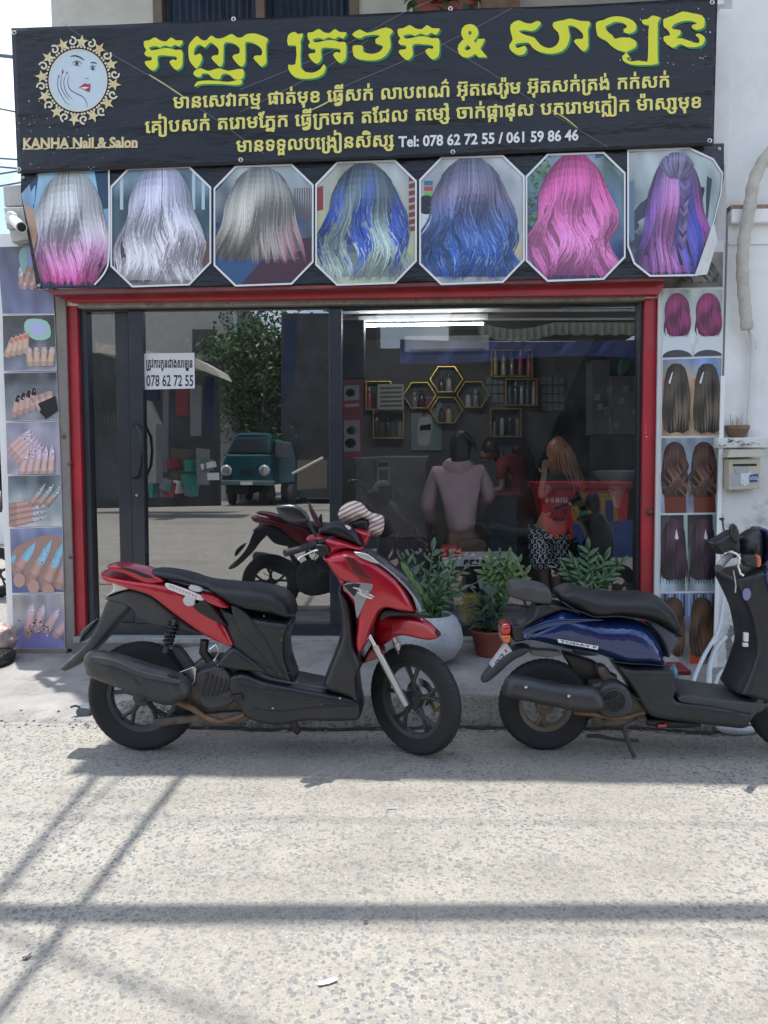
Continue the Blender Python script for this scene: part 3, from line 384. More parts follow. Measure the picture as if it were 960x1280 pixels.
# ================================================================== SETTING
def road_material(name='worn concrete road', k=1.0, sc_=1.0):
    m = bpy.data.materials.new(name); m.use_nodes = True; n = m.node_tree; L = n.links; N = n.nodes
    b = N['Principled BSDF']; b.inputs['Roughness'].default_value = .85; b.inputs['Specular IOR Level'].default_value = .3
    t = N.new('ShaderNodeTexCoord')
    wob = N.new('ShaderNodeTexNoise'); wob.inputs['Scale'].default_value = 22; wob.inputs['Detail'].default_value = 2
    L.new(t.outputs['Object'], wob.inputs['Vector'])
    vm = N.new('ShaderNodeVectorMath'); vm.operation = 'MULTIPLY_ADD'; vm.inputs[1].default_value = (.022, .022, .022)
    L.new(wob.outputs['Color'], vm.inputs[0]); L.new(t.outputs['Object'], vm.inputs[2])
    def vor(scale, thr, soft):
        v = N.new('ShaderNodeTexVoronoi'); v.inputs['Scale'].default_value = scale * sc_; v.inputs['Randomness'].default_value = 1
        L.new(vm.outputs[0], v.inputs['Vector'])
        # stones: size depends on a random value per cell, so gaps of mortar are uneven
        sep = N.new('ShaderNodeSeparateColor'); L.new(v.outputs['Color'], sep.inputs[0])
        a = N.new('ShaderNodeMath'); a.operation = 'MULTIPLY'; a.inputs[1].default_value = thr; L.new(sep.outputs[0], a.inputs[0])
        d = N.new('ShaderNodeMath'); d.operation = 'SUBTRACT'; L.new(a.outputs[0], d.inputs[0]); L.new(v.outputs['Distance'], d.inputs[1])
        r = N.new('ShaderNodeMapRange'); r.inputs['From Min'].default_value = 0; r.inputs['From Max'].default_value = soft; L.new(d.outputs[0], r.inputs['Value'])
        return r.outputs['Result'], sep
    s1, sp1 = vor(72, .84, .05); s2, sp2 = vor(170, .80, .07)
    mort = N.new('ShaderNodeTexNoise'); mort.inputs['Scale'].default_value = 3; mort.inputs['Detail'].default_value = 10; mort.inputs['Roughness'].default_value = .7
    L.new(t.outputs['Object'], mort.inputs['Vector'])
    mr = N.new('ShaderNodeValToRGB'); e = mr.color_ramp.elements; e[0].position = .3; e[0].color = (.285, .262, .218, 1); e[1].position = .7; e[1].color = (.41, .375, .315, 1)
    L.new(mort.outputs['Fac'], mr.inputs['Fac'])
    stc = N.new('ShaderNodeValToRGB'); e = stc.color_ramp.elements; e[0].position = 0; e[0].color = (.13, .145, .145, 1); e[1].position = 1; e[1].color = (.40, .36, .29, 1)
    x = e.new(.6); x.color = (.225, .23, .22, 1)
    L.new(sp1.outputs[1], stc.inputs['Fac'])
    stc2 = N.new('ShaderNodeValToRGB'); e = stc2.color_ramp.elements; e[0].color = (.17, .18, .18, 1); e[1].color = (.50, .465, .41, 1); L.new(sp2.outputs[1], stc2.inputs['Fac'])
    # wheels have polished patches where fewer stones show; broad tone
    bt = N.new('ShaderNodeTexNoise'); bt.inputs['Scale'].default_value = .9; bt.inputs['Detail'].default_value = 6; L.new(t.outputs['Object'], bt.inputs['Vector'])
    btr = N.new('ShaderNodeMapRange'); btr.inputs['From Min'].default_value = .35; btr.inputs['From Max'].default_value = .62; btr.inputs['To Min'].default_value = .35; btr.inputs['To Max'].default_value = 1
    L.new(bt.outputs['Fac'], btr.inputs['Value'])
    m1f = N.new('ShaderNodeMath'); m1f.operation = 'MULTIPLY'; L.new(s1, m1f.inputs[0]); L.new(btr.outputs['Result'], m1f.inputs[1])
    m2f = N.new('ShaderNodeMath'); m2f.operation = 'MULTIPLY'; m2f.inputs[1].default_value = .75; L.new(s2, m2f.inputs[0])
    m2 = N.new('ShaderNodeMix'); m2.data_type = 'RGBA'; L.new(m2f.outputs[0], m2.inputs['Factor']); L.new(mr.outputs['Color'], m2.inputs['A']); L.new(stc2.outputs['Color'], m2.inputs['B'])
    m1 = N.new('ShaderNodeMix'); m1.data_type = 'RGBA'; L.new(m1f.outputs[0], m1.inputs['Factor']); L.new(m2.outputs['Result'], m1.inputs['A']); L.new(stc.outputs['Color'], m1.inputs['B'])
    dk = N.new('ShaderNodeMapRange'); dk.inputs['From Min'].default_value = .3; dk.inputs['From Max'].default_value = .7; dk.inputs['To Min'].default_value = .86; dk.inputs['To Max'].default_value = 1.05
    L.new(bt.outputs['Fac'], dk.inputs['Value'])
    ml = N.new('ShaderNodeVectorMath'); ml.operation = 'SCALE'; L.new(m1.outputs['Result'], ml.inputs[0]); L.new(dk.outputs['Result'], ml.inputs['Scale'])
    st_ = N.new('ShaderNodeTexNoise'); st_.inputs['Scale'].default_value = .55; st_.inputs['Detail'].default_value = 9; st_.inputs['Roughness'].default_value = .62
    ms = N.new('ShaderNodeMapping'); ms.inputs['Scale'].default_value = (.45, 2.6, 1); L.new(t.outputs['Object'], ms.inputs['Vector']); L.new(ms.outputs['Vector'], st_.inputs['Vector'])
    sr = N.new('ShaderNodeMapRange'); sr.inputs['From Min'].default_value = .52; sr.inputs['From Max'].default_value = .72; sr.inputs['To Min'].default_value = 1; sr.inputs['To Max'].default_value = .74; L.new(st_.outputs['Fac'], sr.inputs['Value'])
    ml2 = N.new('ShaderNodeVectorMath'); ml2.operation = 'SCALE'; L.new(ml.outputs[0], ml2.inputs[0]); L.new(sr.outputs['Result'], ml2.inputs['Scale'])
    fc = N.new('ShaderNodeTexNoise'); fc.inputs['Scale'].default_value = 420; fc.inputs['Detail'].default_value = 3; L.new(t.outputs['Object'], fc.inputs['Vector'])
    fr_ = N.new('ShaderNodeMapRange'); fr_.inputs['From Min'].default_value = .3; fr_.inputs['From Max'].default_value = .7; fr_.inputs['To Min'].default_value = .74 * k; fr_.inputs['To Max'].default_value = 1.22 * k; L.new(fc.outputs['Fac'], fr_.inputs['Value'])
    ml3 = N.new('ShaderNodeVectorMath'); ml3.operation = 'SCALE'; L.new(ml2.outputs[0], ml3.inputs[0]); L.new(fr_.outputs['Result'], ml3.inputs['Scale'])
    L.new(ml3.outputs[0], b.inputs['Base Color'])
    h = N.new('ShaderNodeMath'); h.operation = 'ADD'; L.new(m1f.outputs[0], h.inputs[0]); L.new(s2, h.inputs[1])
    fn = N.new('ShaderNodeTexNoise'); fn.inputs['Scale'].default_value = 160; fn.inputs['Detail'].default_value = 4; L.new(t.outputs['Object'], fn.inputs['Vector'])
    h2 = N.new('ShaderNodeMath'); h2.operation = 'ADD'; L.new(h.outputs[0], h2.inputs[0]); L.new(fn.outputs['Fac'], h2.inputs[1])
    bp = N.new('ShaderNodeBump'); bp.inputs['Strength'].default_value = .55; bp.inputs['Distance'].default_value = .004; L.new(h2.outputs[0], bp.inputs['Height']); L.new(bp.outputs['Normal'], b.inputs['Normal'])
    return m
M_ROAD = road_material()
mb = MB(); mb.quad((-200, -200, 0), (200, -200, 0), (200, 200, 0), (-200, 200, 0))
struct('road', mb, M_ROAD, smooth=False)

# --- sidewalk: a broken concrete apron that climbs from the road to the shop
M_WALK = mat('grey patched concrete', (.25, .238, .22), .92, c2=(.37, .35, .325), vscale=4, bump=1.0, bscale=85, grime=.7, gscale=4.2, gcol=(.12, .11, .10))
def walk_z(x, y):
    k0 = 4.12 + .03 * sin(x * 2.1) + .05 * mnoise.noise(Vector((x * 3, 0, 3))) + .02 * mnoise.noise(Vector((x * 13, 2, 3)))
    wdt = .13 + .07 * (mnoise.noise(Vector((x * 2.2, 7, 0))) + .6)
    t = clamp((y - k0) / wdt)
    left = clamp((x + 2.1) / .8); left = left * left * (3 - 2 * left)
    z = (.018 + .088 * left) * (t ** .7) + .055 * clamp((y - k0) / 1.2)
    face = clamp(1.5 - (y - k0 - wdt * .6) * 9) * clamp((y - k0 + .05) * 20)
    rough = mnoise.noise(Vector((x * 9, y * 14, 1))) * .016 + mnoise.noise(Vector((x * 34, y * 44, 5))) * .012 + mnoise.noise(Vector((x * 80, y * 90, 5))) * .004
    dip = clamp((x - 1.72) / .12) * clamp((y - 4.42) / .18); z = lerp(z, .022, dip * dip * (3 - 2 * dip))
    z += rough * (.16 + face * (.45 + .95 * left))
    crack = clamp(1 - abs(y - (k0 + .004)) / .022) * (.3 + .7 * left)
    return z - .035 * crack if y > k0 - .04 else -.03
mb = MB(); x0, x1 = -7.0, 4.4
xs2 = [lerp(-7, -3, i / 40) for i in range(40)] + [lerp(-3, 4.4, i / 620) for i in range(621)]
ys2 = [4.0 + .52 * j / 74 for j in range(75)] + [4.52 + (j + 1) / 30 * 1.03 for j in range(30)]
for x in xs2:
    for y in ys2: mb.v.append(Vector((x, y, walk_z(x, y))))
ny = len(ys2)
kb = MB(); kb.v = list(mb.v)
for i in range(len(xs2) - 1):
    for j in range(ny - 1):
        a = i * ny + j; x, y = xs2[i], ys2[j]
        lim = 4.36 + .07 * mnoise.noise(Vector((x * 2.5, 3, 9))) + .035 * mnoise.noise(Vector((x * 11, y * 9, 2)))
        q = kb if y < lim and x > -1.75 + .3 * mnoise.noise(Vector((y * 9, 1, 1))) else mb
        q.f.append((a, a + ny, a + ny + 1, a + 1)); q.c.append(None)
struct('sidewalk', mb, M_WALK, auto=False)
struct('kerb', kb, road_material('broken exposed aggregate', .72, .8), auto=False)
mb = MB()                                              # dark strip laid in for the shaded crack at the foot of the kerb
for i in range(300):
    x = lerp(-1.5, 4.3, i / 299); k0 = 4.12 + .03 * sin(x * 2.1) + .05 * mnoise.noise(Vector((x * 3, 0, 3))) + .02 * mnoise.noise(Vector((x * 13, 2, 3))); w_ = .010 + .012 * abs(mnoise.noise(Vector((x * 6, 4, 4)))) * 2
    mb.v += [Vector((x, k0 - w_, .004)), Vector((x, k0 + .012, .012))]
for i in range(299): mb.f.append((2 * i, 2 * i + 2, 2 * i + 3, 2 * i + 1)); mb.c.append(None)
struct('kerb_crack_strip', mb, mat('dark crack strip', (.028, .026, .024), .95, var=.5, vscale=20), auto=False)
WZ = .148                                                # sidewalk height at the shop

# --- the shop building
M_WHITE = mat('white painted wall', (.80, .795, .77), .8, var=.05, vscale=2, bump=.15, bscale=30, grime=.28, gscale=1.6, gcol=(.42, .40, .36))
M_BEIGE = mat('weathered cream wall', (.56, .54, .48), .85, var=.1, vscale=3, bump=.2, grime=.4, gscale=2.5, gcol=(.33, .30, .25))
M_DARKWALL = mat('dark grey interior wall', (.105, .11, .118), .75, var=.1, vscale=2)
M_BOARD = mat('dirty grey board', (.24, .21, .19), .8, var=.25, vscale=5, bump=.3, bscale=25, grime=.4, gscale=5, gcol=(.13, .10, .08))
M_RED = mat('red painted steel', (.42, .02, .03), .45, var=.2, vscale=3, grime=.42, gscale=5, gcol=(.20, .075, .065), coat=.2)
M_REDOLD = mat('faded red lid', (.20, .045, .05), .6, var=.3, vscale=5, grime=.4, gscale=6, gcol=(.22, .17, .16))
M_ALU = mat('dark blue aluminium', (.016, .019, .028), .38, metal=.0, var=.2, vscale=4, coat=.25, grime=.15, gscale=6, gcol=(.06, .06, .06))
M_DIRTY = mat('stained metal strip', (.30, .28, .25), .6, metal=.3, var=.3, vscale=9, grime=.5, gscale=8, gcol=(.10, .075, .05))
shop = thing('salon_building', 'two storey nail and hair salon with red framed glass front', 'building', (0, YF, 0))
XL, XR = P(2, 600, YF).x, P(830, 600, YF).x
ZOT = P(480, 377, YF).z                                   # top of the opening
ZTOP = P(480, 22, YF).z
JL, JR = P(100, 600, YF).x, P(806, 600, YF).x             # glass opening
mb = MB()
mb.bb((XL, YF, -.1), (P(76, 600, YF).x, YF + .25, P(30, 292, YF).z)); mb.bb((P(44, 250, YF).x, YF + .001, P(30, 292, YF).z), (P(76, 600, YF).x, YF + .25, ZTOP))                 # left pier
mb.bb((P(76, 600, YF).x + .001, YF + .005, ZOT), (XR - .001, YF + .245, ZTOP - .003))           # wall over the opening
mb.bb((XR, YF + .01, -.1), (P(900, 600, YF).x, YF + .25, ZTOP - .002))                  # right pier
struct('wall', mb, M_WHITE, shop, smooth=False)
mb = MB(); mb.bb((P(44, 250, YF).x, YF + .251, ZTOP - .18), (6.5, 7.0, ZTOP - .06)); struct('terrace_slab', mb, M_WHITE, shop, smooth=False)
# upper storey set back behind a terrace
YU = 7.2
ZU = 6.549
wx0, wx1 = P(192, 10, YU).x, P(445, 10, YU).x
mb = MB(); XU = P(64, 10, YU).x
mb.bb((XU, YU, ZTOP - .1), (wx0, YU + .2, ZU)); mb.bb((wx1, YU, ZTOP - .1), (7.0, YU + .2, ZU)); mb.bb((wx0, YU, P(300, -160, YU).z), (wx1, YU + .2, ZU - .01)); mb.bb((wx0, YU + .01, ZTOP - .1), (wx1, YU + .19, P(300, 60, YU).z))
struct('upper_wall', mb, M_BEIGE, shop, smooth=False)
mb = MB()                                              # unseen roof added to throw the shade on the road; plan follows the shadow outline
plan = [(-3.5, 9.5), (-3.42, 6.30), (-2.63, 5.33), (-2.47, 5.33), (-2.28, 5.0), (-2.32, 4.44)] + [(-2.32 + i * .16, 4.44 - .012 * abs(sin(i * .9)) - .0012 * i) for i in range(1, 61)] + [(7.2, 9.5)]
fillpoly(mb, [(x, y, 6.55) for x, y in plan]); fillpoly(mb, [(x, y, 6.67) for x, y in plan])
for i in range(len(plan)): (ax, ay), (bx, by) = plan[i - 1], plan[i]; mb.quad((ax, ay, 6.55), (bx, by, 6.55), (bx, by, 6.67), (ax, ay, 6.67))
struct('roof', mb, M_BEIGE, shop, smooth=False)
M_BROWN = mat('brown window frame', (.16, .115, .09), .5, var=.15)
M_CURT = mat('dark blue curtain', (.035, .055, .09), .8, var=.3, vscale=3)
wf_ = MB(); zt, zb = P(300, -160, YU).z, P(300, 60, YU).z
for px in (192, 320, 437):
    x = P(px, 10, YU).x; wf_.bb((x, YU - .03, zb), (x + .085, YU + .1, zt))
wf_.bb((wx0, YU - .028, zb), (wx1, YU + .098, zb + .08)); wf_.bb((wx0, YU - .028, zt - .08), (wx1, YU + .098, zt))
win = struct('upper_window', wf_, M_BROWN, shop, smooth=False, bevel=.006)
cu = MB(); nn = 160
for i in range(nn + 1):
    x = lerp(wx0 + .05, wx1 - .05, i / nn); y = YU + .09 + .018 * sin(i * 1.1) + .01 * sin(i * .37)
    cu.v += [Vector((x, y, zb)), Vector((x, y, zt))]
for i in range(nn): cu.f.append((2 * i, 2 * i + 2, 2 * i + 3, 2 * i + 1)); cu.c.append(None)
struct('curtain', cu, M_CURT, win)
# right hand neighbour wall with a ledge
right = thing('neighbour_wall', 'white rendered wall with a worn ledge right of the salon', 'wall', (P(930, 600, YF).x, YF, 0))
xr = P(900, 600, YF).x + .002
YR = YF - .02
zl = P(930, 272, YR).z
mb = MB(); mb.bb((xr, YR, -.1), (7, YR + .3, zl - .04)); mb.bb((xr + .002, YR + .04, zl + .04), (7, YR + .31, 7.2)); struct('wall', mb, M_WHITE, right, smooth=False)
mb = MB(); mb.bb((xr + .001, YR - .05, zl - .05), (7, YR + .1, zl + .045)); struct('ledge', mb, M_WHITE, right, smooth=False, bevel=.01)
mb = MB(); mb.bb((xr + .001, YR - .03, zl + .046), (7, YR + .04, zl + .075)); struct('ledge_dirt', mb, mat('brown dust', (.33, .23, .15), .95, var=.4, vscale=20, bump=.5), right, smooth=False)
mb = MB(); z2 = P(930, 304, YR).z; mb.bb((xr + .001, YR - .012, z2 - .012), (7, YR - .0005, z2 + .012)); struct('moulding', mb, M_WHITE, right, smooth=False, bevel=.004)

# red roller-shutter box and jambs
M_SCREW = mat('rusty steel', (.16, .11, .085), .6, metal=.6, var=.3, vscale=40)
def beam(name, pts, y0, y1, m, par, **k):
    mb = MB(); mb.prism([P(a, b, YF) + Vector((0, y0 - YF, 0)) for a, b in pts], (0, y1 - y0, 0)); return struct(name, mb, m, par, smooth=False, **k)
shut = thing('shutter_frame', 'red painted steel roller shutter frame around the shop front', 'door frame', P(450, 600, YF))
def fr(name, pts, yf, th, m, bevel=.004):
    mb = MB(); mb.prism([P(a, b, yf) for a, b in pts], (0, th, 0)); return ob(name, mb, m, shut, smooth=False, bevel=bevel)
fr('head_beam', [(86, 377), (72, 368.5), (830, 350.5), (830, 358), (824, 368)], YF - .09, .08, M_RED)
fr('lid', [(54, 362), (66, 368.5), (831, 351), (831, 344), (560, 352), (330, 358)], YF - .19, .19, M_REDOLD, .003)
fr('jamb', [(82, 372), (96, 372), (107.5, 800), (94, 800)], YF + .012, .06, M_RED)
fr('jamb', [(806, 362), (823, 362), (815.5, 798), (800.5, 798)], YF + .012, .06, M_RED)
fr('side_board', [(68.5, 366), (81.6, 366), (93.6, 812), (82.5, 812)], YF - .022, .02, M_BOARD)
fr('rust_strip', [(97, 377.5), (806, 367.5), (806, 375), (97, 385)], YF - .02, .09, M_DIRTY)
for a, b in ((185, 382.5), (285, 381), (385, 379.5), (430, 379), (520, 377.5), (612, 376), (700, 374.5), (790, 373)):
    mb = MB(); c = P(a, b - 1.5, YF - .022); mb.lathe([(0, .006), (.005, .005), (.007, 0)], Matrix.Translation(c) @ Matrix.Rotation(pi / 2, 4, 'X'), 10); ob('screw', mb, M_SCREW, shut)
for a, b, r_ in ((82, 546, .028), (88, 580, .02), (90, 696, .022), (812, 640, .022)):
    mb = MB(); c = P(a, b, YF + .006); mb.lathe([(0, .035), (r_ * .6, .03), (r_, .012), (r_, 0)], Matrix.Translation(c) @ Matrix.Rotation(pi / 2, 4, 'X'), 9); ob('latch_knob', mb, M_SCREW, shut)
# small white paint marks on the right jamb
mb = MB()
for k in range(5):
    c = P(808 + R.uniform(-1, 1), 532 + k * 4.4, YF - .0615); mb.poly([c + Vector((R.uniform(-.008, .008), 0, R.uniform(-.008, .008))) for _ in range(4)])
ob('paint_marks', mb, M_WHITE, shut, smooth=False)
# threshold and step
mb = MB(); a, b = P(95, 795, YF), P(822, 797, YF); mb.bb((a.x, YF - .05, WZ - .1), (b.x, YF + .24, a.z)); struct('threshold', mb, mat('terrazzo sill', (.33, .32, .30), .6, var=.2, vscale=20, grime=.4), shop, smooth=False, bevel=.004)
mb = MB(); mb.bb((a.x, YF - .075, WZ - .1), (b.x, YF - .051, P(480, 803, YF).z)); struct('step', mb, mat('brown step edge', (.17, .14, .12), .8, var=.25, vscale=9, bump=.3), shop, smooth=False)
mb = MB(); mb.prism([P(18, 811, YF - .06), P(83, 811, YF - .06), P(83, 820, YF - .06), P(18, 820, YF - .06)], (0, .05, 0)); struct('skirting_board', mb, M_BOARD, shop, smooth=False, bevel=.003)

# ------------------------------------------------------------------ glass front
def glass_mat(name, refl, tint, rough=0.0):
    m = bpy.data.materials.new(name); m.use_nodes = True; n = m.node_tree; n.nodes.clear(); L = n.links
    o = n.nodes.new('ShaderNodeOutputMaterial'); g = n.nodes.new('ShaderNodeBsdfGlossy'); g.inputs['Roughness'].default_value = rough
    t = n.nodes.new('ShaderNodeBsdfTransparent'); t.inputs['Color'].default_value = (*tint, 1); mx = n.nodes.new('ShaderNodeMixShader')
    lw = n.nodes.new('ShaderNodeLayerWeight'); lw.inputs['Blend'].default_value = .35
    mr = n.nodes.new('ShaderNodeMapRange'); mr.inputs['To Min'].default_value = refl; mr.inputs['To Max'].default_value = .9
    L.new(lw.outputs['Fresnel'], mr.inputs['Value'])
    mr.inputs['From Min'].default_value = .04
    L.new(mr.outputs['Result'], mx.inputs['Fac']); L.new(t.outputs[0], mx.inputs[1]); L.new(g.outputs[0], mx.inputs[2])
    # faint dust film
    d = n.nodes.new('ShaderNodeBsdfDiffuse'); d.inputs['Color'].default_value = (.5, .5, .48, 1)
    z = n.nodes.new('ShaderNodeTexNoise'); z.inputs['Scale'].default_value = 3; z.inputs['Detail'].default_value = 9; z.inputs['Roughness'].default_value = .7
    tc_ = n.nodes.new('ShaderNodeTexCoord'); L.new(tc_.outputs['Object'], z.inputs['Vector'])
    r2 = n.nodes.new('ShaderNodeMapRange'); r2.inputs['From Min'].default_value = .45; r2.inputs['From Max'].default_value = .8; r2.inputs['To Min'].default_value = .008; r2.inputs['To Max'].default_value = .06
    L.new(z.outputs['Fac'], r2.inputs['Value']); mx2 = n.nodes.new('ShaderNodeMixShader')
    L.new(r2.outputs['Result'], mx2.inputs['Fac']); L.new(mx.outputs[0], mx2.inputs[1]); L.new(d.outputs[0], mx2.inputs[2])
    L.new(mx2.outputs[0], o.inputs['Surface']); return m
M_GLASS_DOOR = glass_mat('tinted door glass', .42, (.42, .45, .46))
M_GLASS = glass_mat('shop window glass', .17, (.80, .84, .84))
door = thing('sliding_glass_door', 'dark aluminium sliding glass door with a phone number sign', 'door', P(270, 796, YG))
def pbox(pts, y, th, name, m, par, bevel=.003, **k):
    mb = MB(); mb.prism([P(a, b, y) for a, b in pts], (0, th, 0)); return ob(name, mb, m, par, smooth=False, bevel=bevel, **k)
YD = YG - .05
pbox([(98, 384), (107.5, 384), (119, 797), (108, 797)], YD + .002, .09, 'frame_post', M_ALU, door)
pbox([(143, 389), (160, 389), (168, 779), (152, 779)], YD + .03, .05, 'side_stile', M_ALU, door)
pbox([(160, 389), (177, 389), (183, 779), (168, 779)], YD - .02, .05, 'door_stile', M_ALU, door)
pbox([(411, 386), (427, 386), (427, 780), (412.5, 780)], YD - .018, .06, 'door_stile', M_ALU, door)
pbox([(107.6, 384), (427, 379.5), (427, 386), (107.6, 390)], YD - .0, .085, 'top_rail', M_ALU, door)
pbox([(118.6, 779), (427, 779.5), (427, 795.5), (119, 795.5)], YD - .005, .075, 'bottom_rail', M_ALU, door)
def pane(pts, y, name, m, par):
    mb = MB(); p = [P(a, b, y) for a, b in pts]
    # a pane with real thickness only at its edge would double the reflection: a single sheet reads as 5 mm float glass
    mb.poly(p); return ob(name, mb, m, par, smooth=False)
pane([(107, 388), (144, 388), (153, 780), (118, 780)], YG, 'pane', M_GLASS_DOOR, door)
pane([(176, 388), (412, 384), (413.5, 781), (182, 780)], YG - .03, 'pane', M_GLASS_DOOR, door)
mb = MB(); mb.tube([P(a, b, YD - .02 - c) for a, b, c in ((167, 531, 0), (172, 533, .05), (176, 545, .065), (177, 563, .07), (176, 582, .065), (173, 594, .05), (168, 597, 0))], .011, 10, flat=1.2)
ob('door_handle', mb, mat('black plastic', (.012, .012, .013), .35, var=.2), door)
mb = MB(); mb.lathe([(0, .004), (.009, .004), (.010, 0)], Matrix.Translation(P(171, 619, YD - .0205)) @ Matrix.Rotation(pi / 2, 4, 'X'), 16); lk = ob('lock', mb, mat('brushed steel', (.6, .6, .6), .25, metal=1, var=.05), door)
mb = MB(); mb.box(P(171, 619, YD - .0250), (.003, .002, .008)); ob('keyhole', mb, mat('black plastic'), lk, smooth=False)
window = thing('shop_window', 'large clear fixed shop window beside the sliding door', 'window', P(615, 796, YG))
pbox([(427.6, 379.5), (806, 372), (806, 378), (427.6, 386)], YD + .002, .08, 'top_rail', M_ALU, window)
pbox([(799, 378), (806, 378), (801, 796), (795, 796)], YD + .001, .08, 'frame_post', M_ALU, window)
pbox([(427.6, 780), (794.8, 783), (795, 796), (427.6, 795.5)], YD + .003, .07, 'bottom_rail', M_ALU, window)
pane([(427, 384), (801, 377), (797, 784), (427, 782)], YG + .006, 'pane', M_GLASS, window)

# ------------------------------------------------------------------ posters behind / beside
M_PRINT = mat('printed vinyl', attr=True, rough=.38, spec=.45, coat=.12)
M_PAPER = mat('printed paper', attr=True, rough=.75)

# ================================================================== MAIN BANNER
YB = YF - .235
def wave(px, py, amp=1.0):
    v = mnoise.noise(Vector((px * .006, py * .02, 1.3))) * .010 + mnoise.noise(Vector((px * .02 + py * .012, py * .035, 4))) * .0035
    v += .006 * math.exp(-abs((px - 880) / 25)) * sin(py * .16)
    return v * amp
def BP(px, py, off=0.0): return P(px, py, YB + wave(px, py) - off)
def grid_patch(mb, tl, tr, br, bl, nx, ny, fn, col=None):
    base = len(mb.v)
    for j in range(ny + 1):
        for i in range(nx + 1):
            u, v = i / nx, j / ny
            a = (lerp(tl[0], tr[0], u), lerp(tl[1], tr[1], u)); b = (lerp(bl[0], br[0], u), lerp(bl[1], br[1], u))
            mb.v.append(fn(lerp(a[0], b[0], v), lerp(a[1], b[1], v)))
    for j in range(ny):
        for i in range(nx):
            k = base + j * (nx + 1) + i; mb.f.append((k, k + 1, k + nx + 2, k + nx + 1)); mb.c.append(col(i / nx, j / ny) if col else None)
def vinyl_mat():
    m = mat('black vinyl', (.010, .0115, .017), .36, var=.1, spec=.45)
    n = m.node_tree; b = n.nodes['Principled BSDF']; L = n.links
    t = n.nodes.new('ShaderNodeTexCoord'); hs = []
    for rot, s, w_ in ((.5, (1.6, 1, 4.5), 1.0), (-.9, (1.6, 1, 6), .7), (.1, (.9, 1, 7), .6)):
        m2 = n.nodes.new('ShaderNodeMapping'); m2.inputs['Rotation'].default_value = (0, rot, 0); m2.inputs['Scale'].default_value = s
        z = n.nodes.new('ShaderNodeTexNoise'); z.inputs['Scale'].default_value = 1.3; z.inputs['Detail'].default_value = 5; z.inputs['Roughness'].default_value = .5
        L.new(t.outputs['Object'], m2.inputs['Vector']); L.new(m2.outputs['Vector'], z.inputs['Vector'])
        k = n.nodes.new('ShaderNodeMath'); k.operation = 'MULTIPLY'; k.inputs[1].default_value = w_; L.new(z.outputs['Fac'], k.inputs[0]); hs.append(k)
    a = n.nodes.new('ShaderNodeMath'); a.operation = 'ADD'; L.new(hs[0].outputs[0], a.inputs[0]); L.new(hs[1].outputs[0], a.inputs[1])
    c = n.nodes.new('ShaderNodeMath'); c.operation = 'ADD'; L.new(a.outputs[0], c.inputs[0]); L.new(hs[2].outputs[0], c.inputs[1])
    bp = n.nodes.new('ShaderNodeBump'); bp.inputs['Strength'].default_value = 1; bp.inputs['Distance'].default_value = .028
    L.new(c.outputs[0], bp.inputs['Height']); L.new(bp.outputs['Normal'], b.inputs['Normal'])
    return m
M_VINYL = vinyl_mat()
banner = thing('shop_banner', 'black vinyl banner with big yellow Khmer lettering and phone numbers', 'banner', P(456, 200, YB))
mb = MB()
TLc, TRc, BRc, BLc = (14, 35), (897, -3), (892, 182), (22, 217)
def top_sag(u): return 1.6 * abs(sin(u * pi * 3.2))
mb_nx, mb_ny = 150, 34
grid_patch(mb, TLc, TRc, BRc, BLc, mb_nx, mb_ny, lambda x, y: BP(x, y + top_sag((x - 14) / 883) * clamp(1 - (y - 20) / 40)))
face = ob('banner_sheet', mb, M_VINYL, banner)
so = face.modifiers.new('solid', 'SOLIDIFY'); so.thickness = .0015; so.offset = 1
M_GROM = mat('nickel grommet', (.62, .6, .56), .3, metal=.9, var=.1)
for a, b in ((292, 24), (563, 11), (890, 3), (24, 212), (301, 200), (566, 190), (887, 176), (18, 41)):
    mb = MB(); mb.lathe([(.006, .002), (.009, .006), (.015, .004), (.016, 0)], Matrix.Translation(BP(a, b, .001)) @ Matrix.Rotation(pi / 2, 4, 'X'), 14); ob('grommet', mb, M_GROM, banner)

M_YEL = mat('yellow print', (.72, .71, .02), .4, var=.03)
M_YEL2 = mat('pale yellow print', (.76, .68, .17), .4, var=.03)
M_GREEN = mat('green print', (.02, .22, .09), .4, var=.05)
M_WPRINT = mat('white print', (.74, .74, .76), .4, var=.02)
M_GOLD = mat('gold print', (.62, .45, .14), .4, c2=(.75, .66, .42), vscale=18)
M_GOLDP = mat('pale gold print', (.72, .64, .46), .4, var=.05)

def seg(s, ox, oy, k):
    v = [float(x) for x in s.replace('(', ' ').replace(')', ' ').replace(',', ' ').split()]
    return [(ox + v[i] / k, oy + v[i + 1] / k) for i in range(0, len(v), 2)]
A, B_, C_ = (160, 0, 4.0), (350, 0, 3.31), (620, 0, 3.43)
KA = seg("78,205 105,200 135,185 160,200 190,205 215,185 240,200 278,203 258,235 235,225 215,238 185,228 160,240 140,232 108,238 118,250 160,243 200,238 240,248 272,250 275,300 270,335 245,352 225,340 205,310 225,295 240,300 240,285 200,280 160,278 148,290 152,320 145,340 125,355 100,340 82,315 90,303 115,300 115,285 90,282 80,265 90,250 80,235", *A)
NYO = seg("300,250 305,220 325,195 345,178 365,195 390,200 415,175 440,190 465,190 490,180 520,168 545,185 570,185 590,170 630,165 665,175 695,188 702,200 692,225 694,300 690,320 668,335 650,320 625,290 640,275 665,275 668,250 650,230 620,215 590,212 588,240 588,310 570,335 545,320 520,285 535,270 555,265 555,240 530,220 500,213 480,225 478,310 462,335 440,320 415,290 430,275 450,272 450,245 430,225 410,215 385,240 360,225 340,235 330,260 335,275 360,265 372,285 368,310 345,345 325,330 305,300", *A)
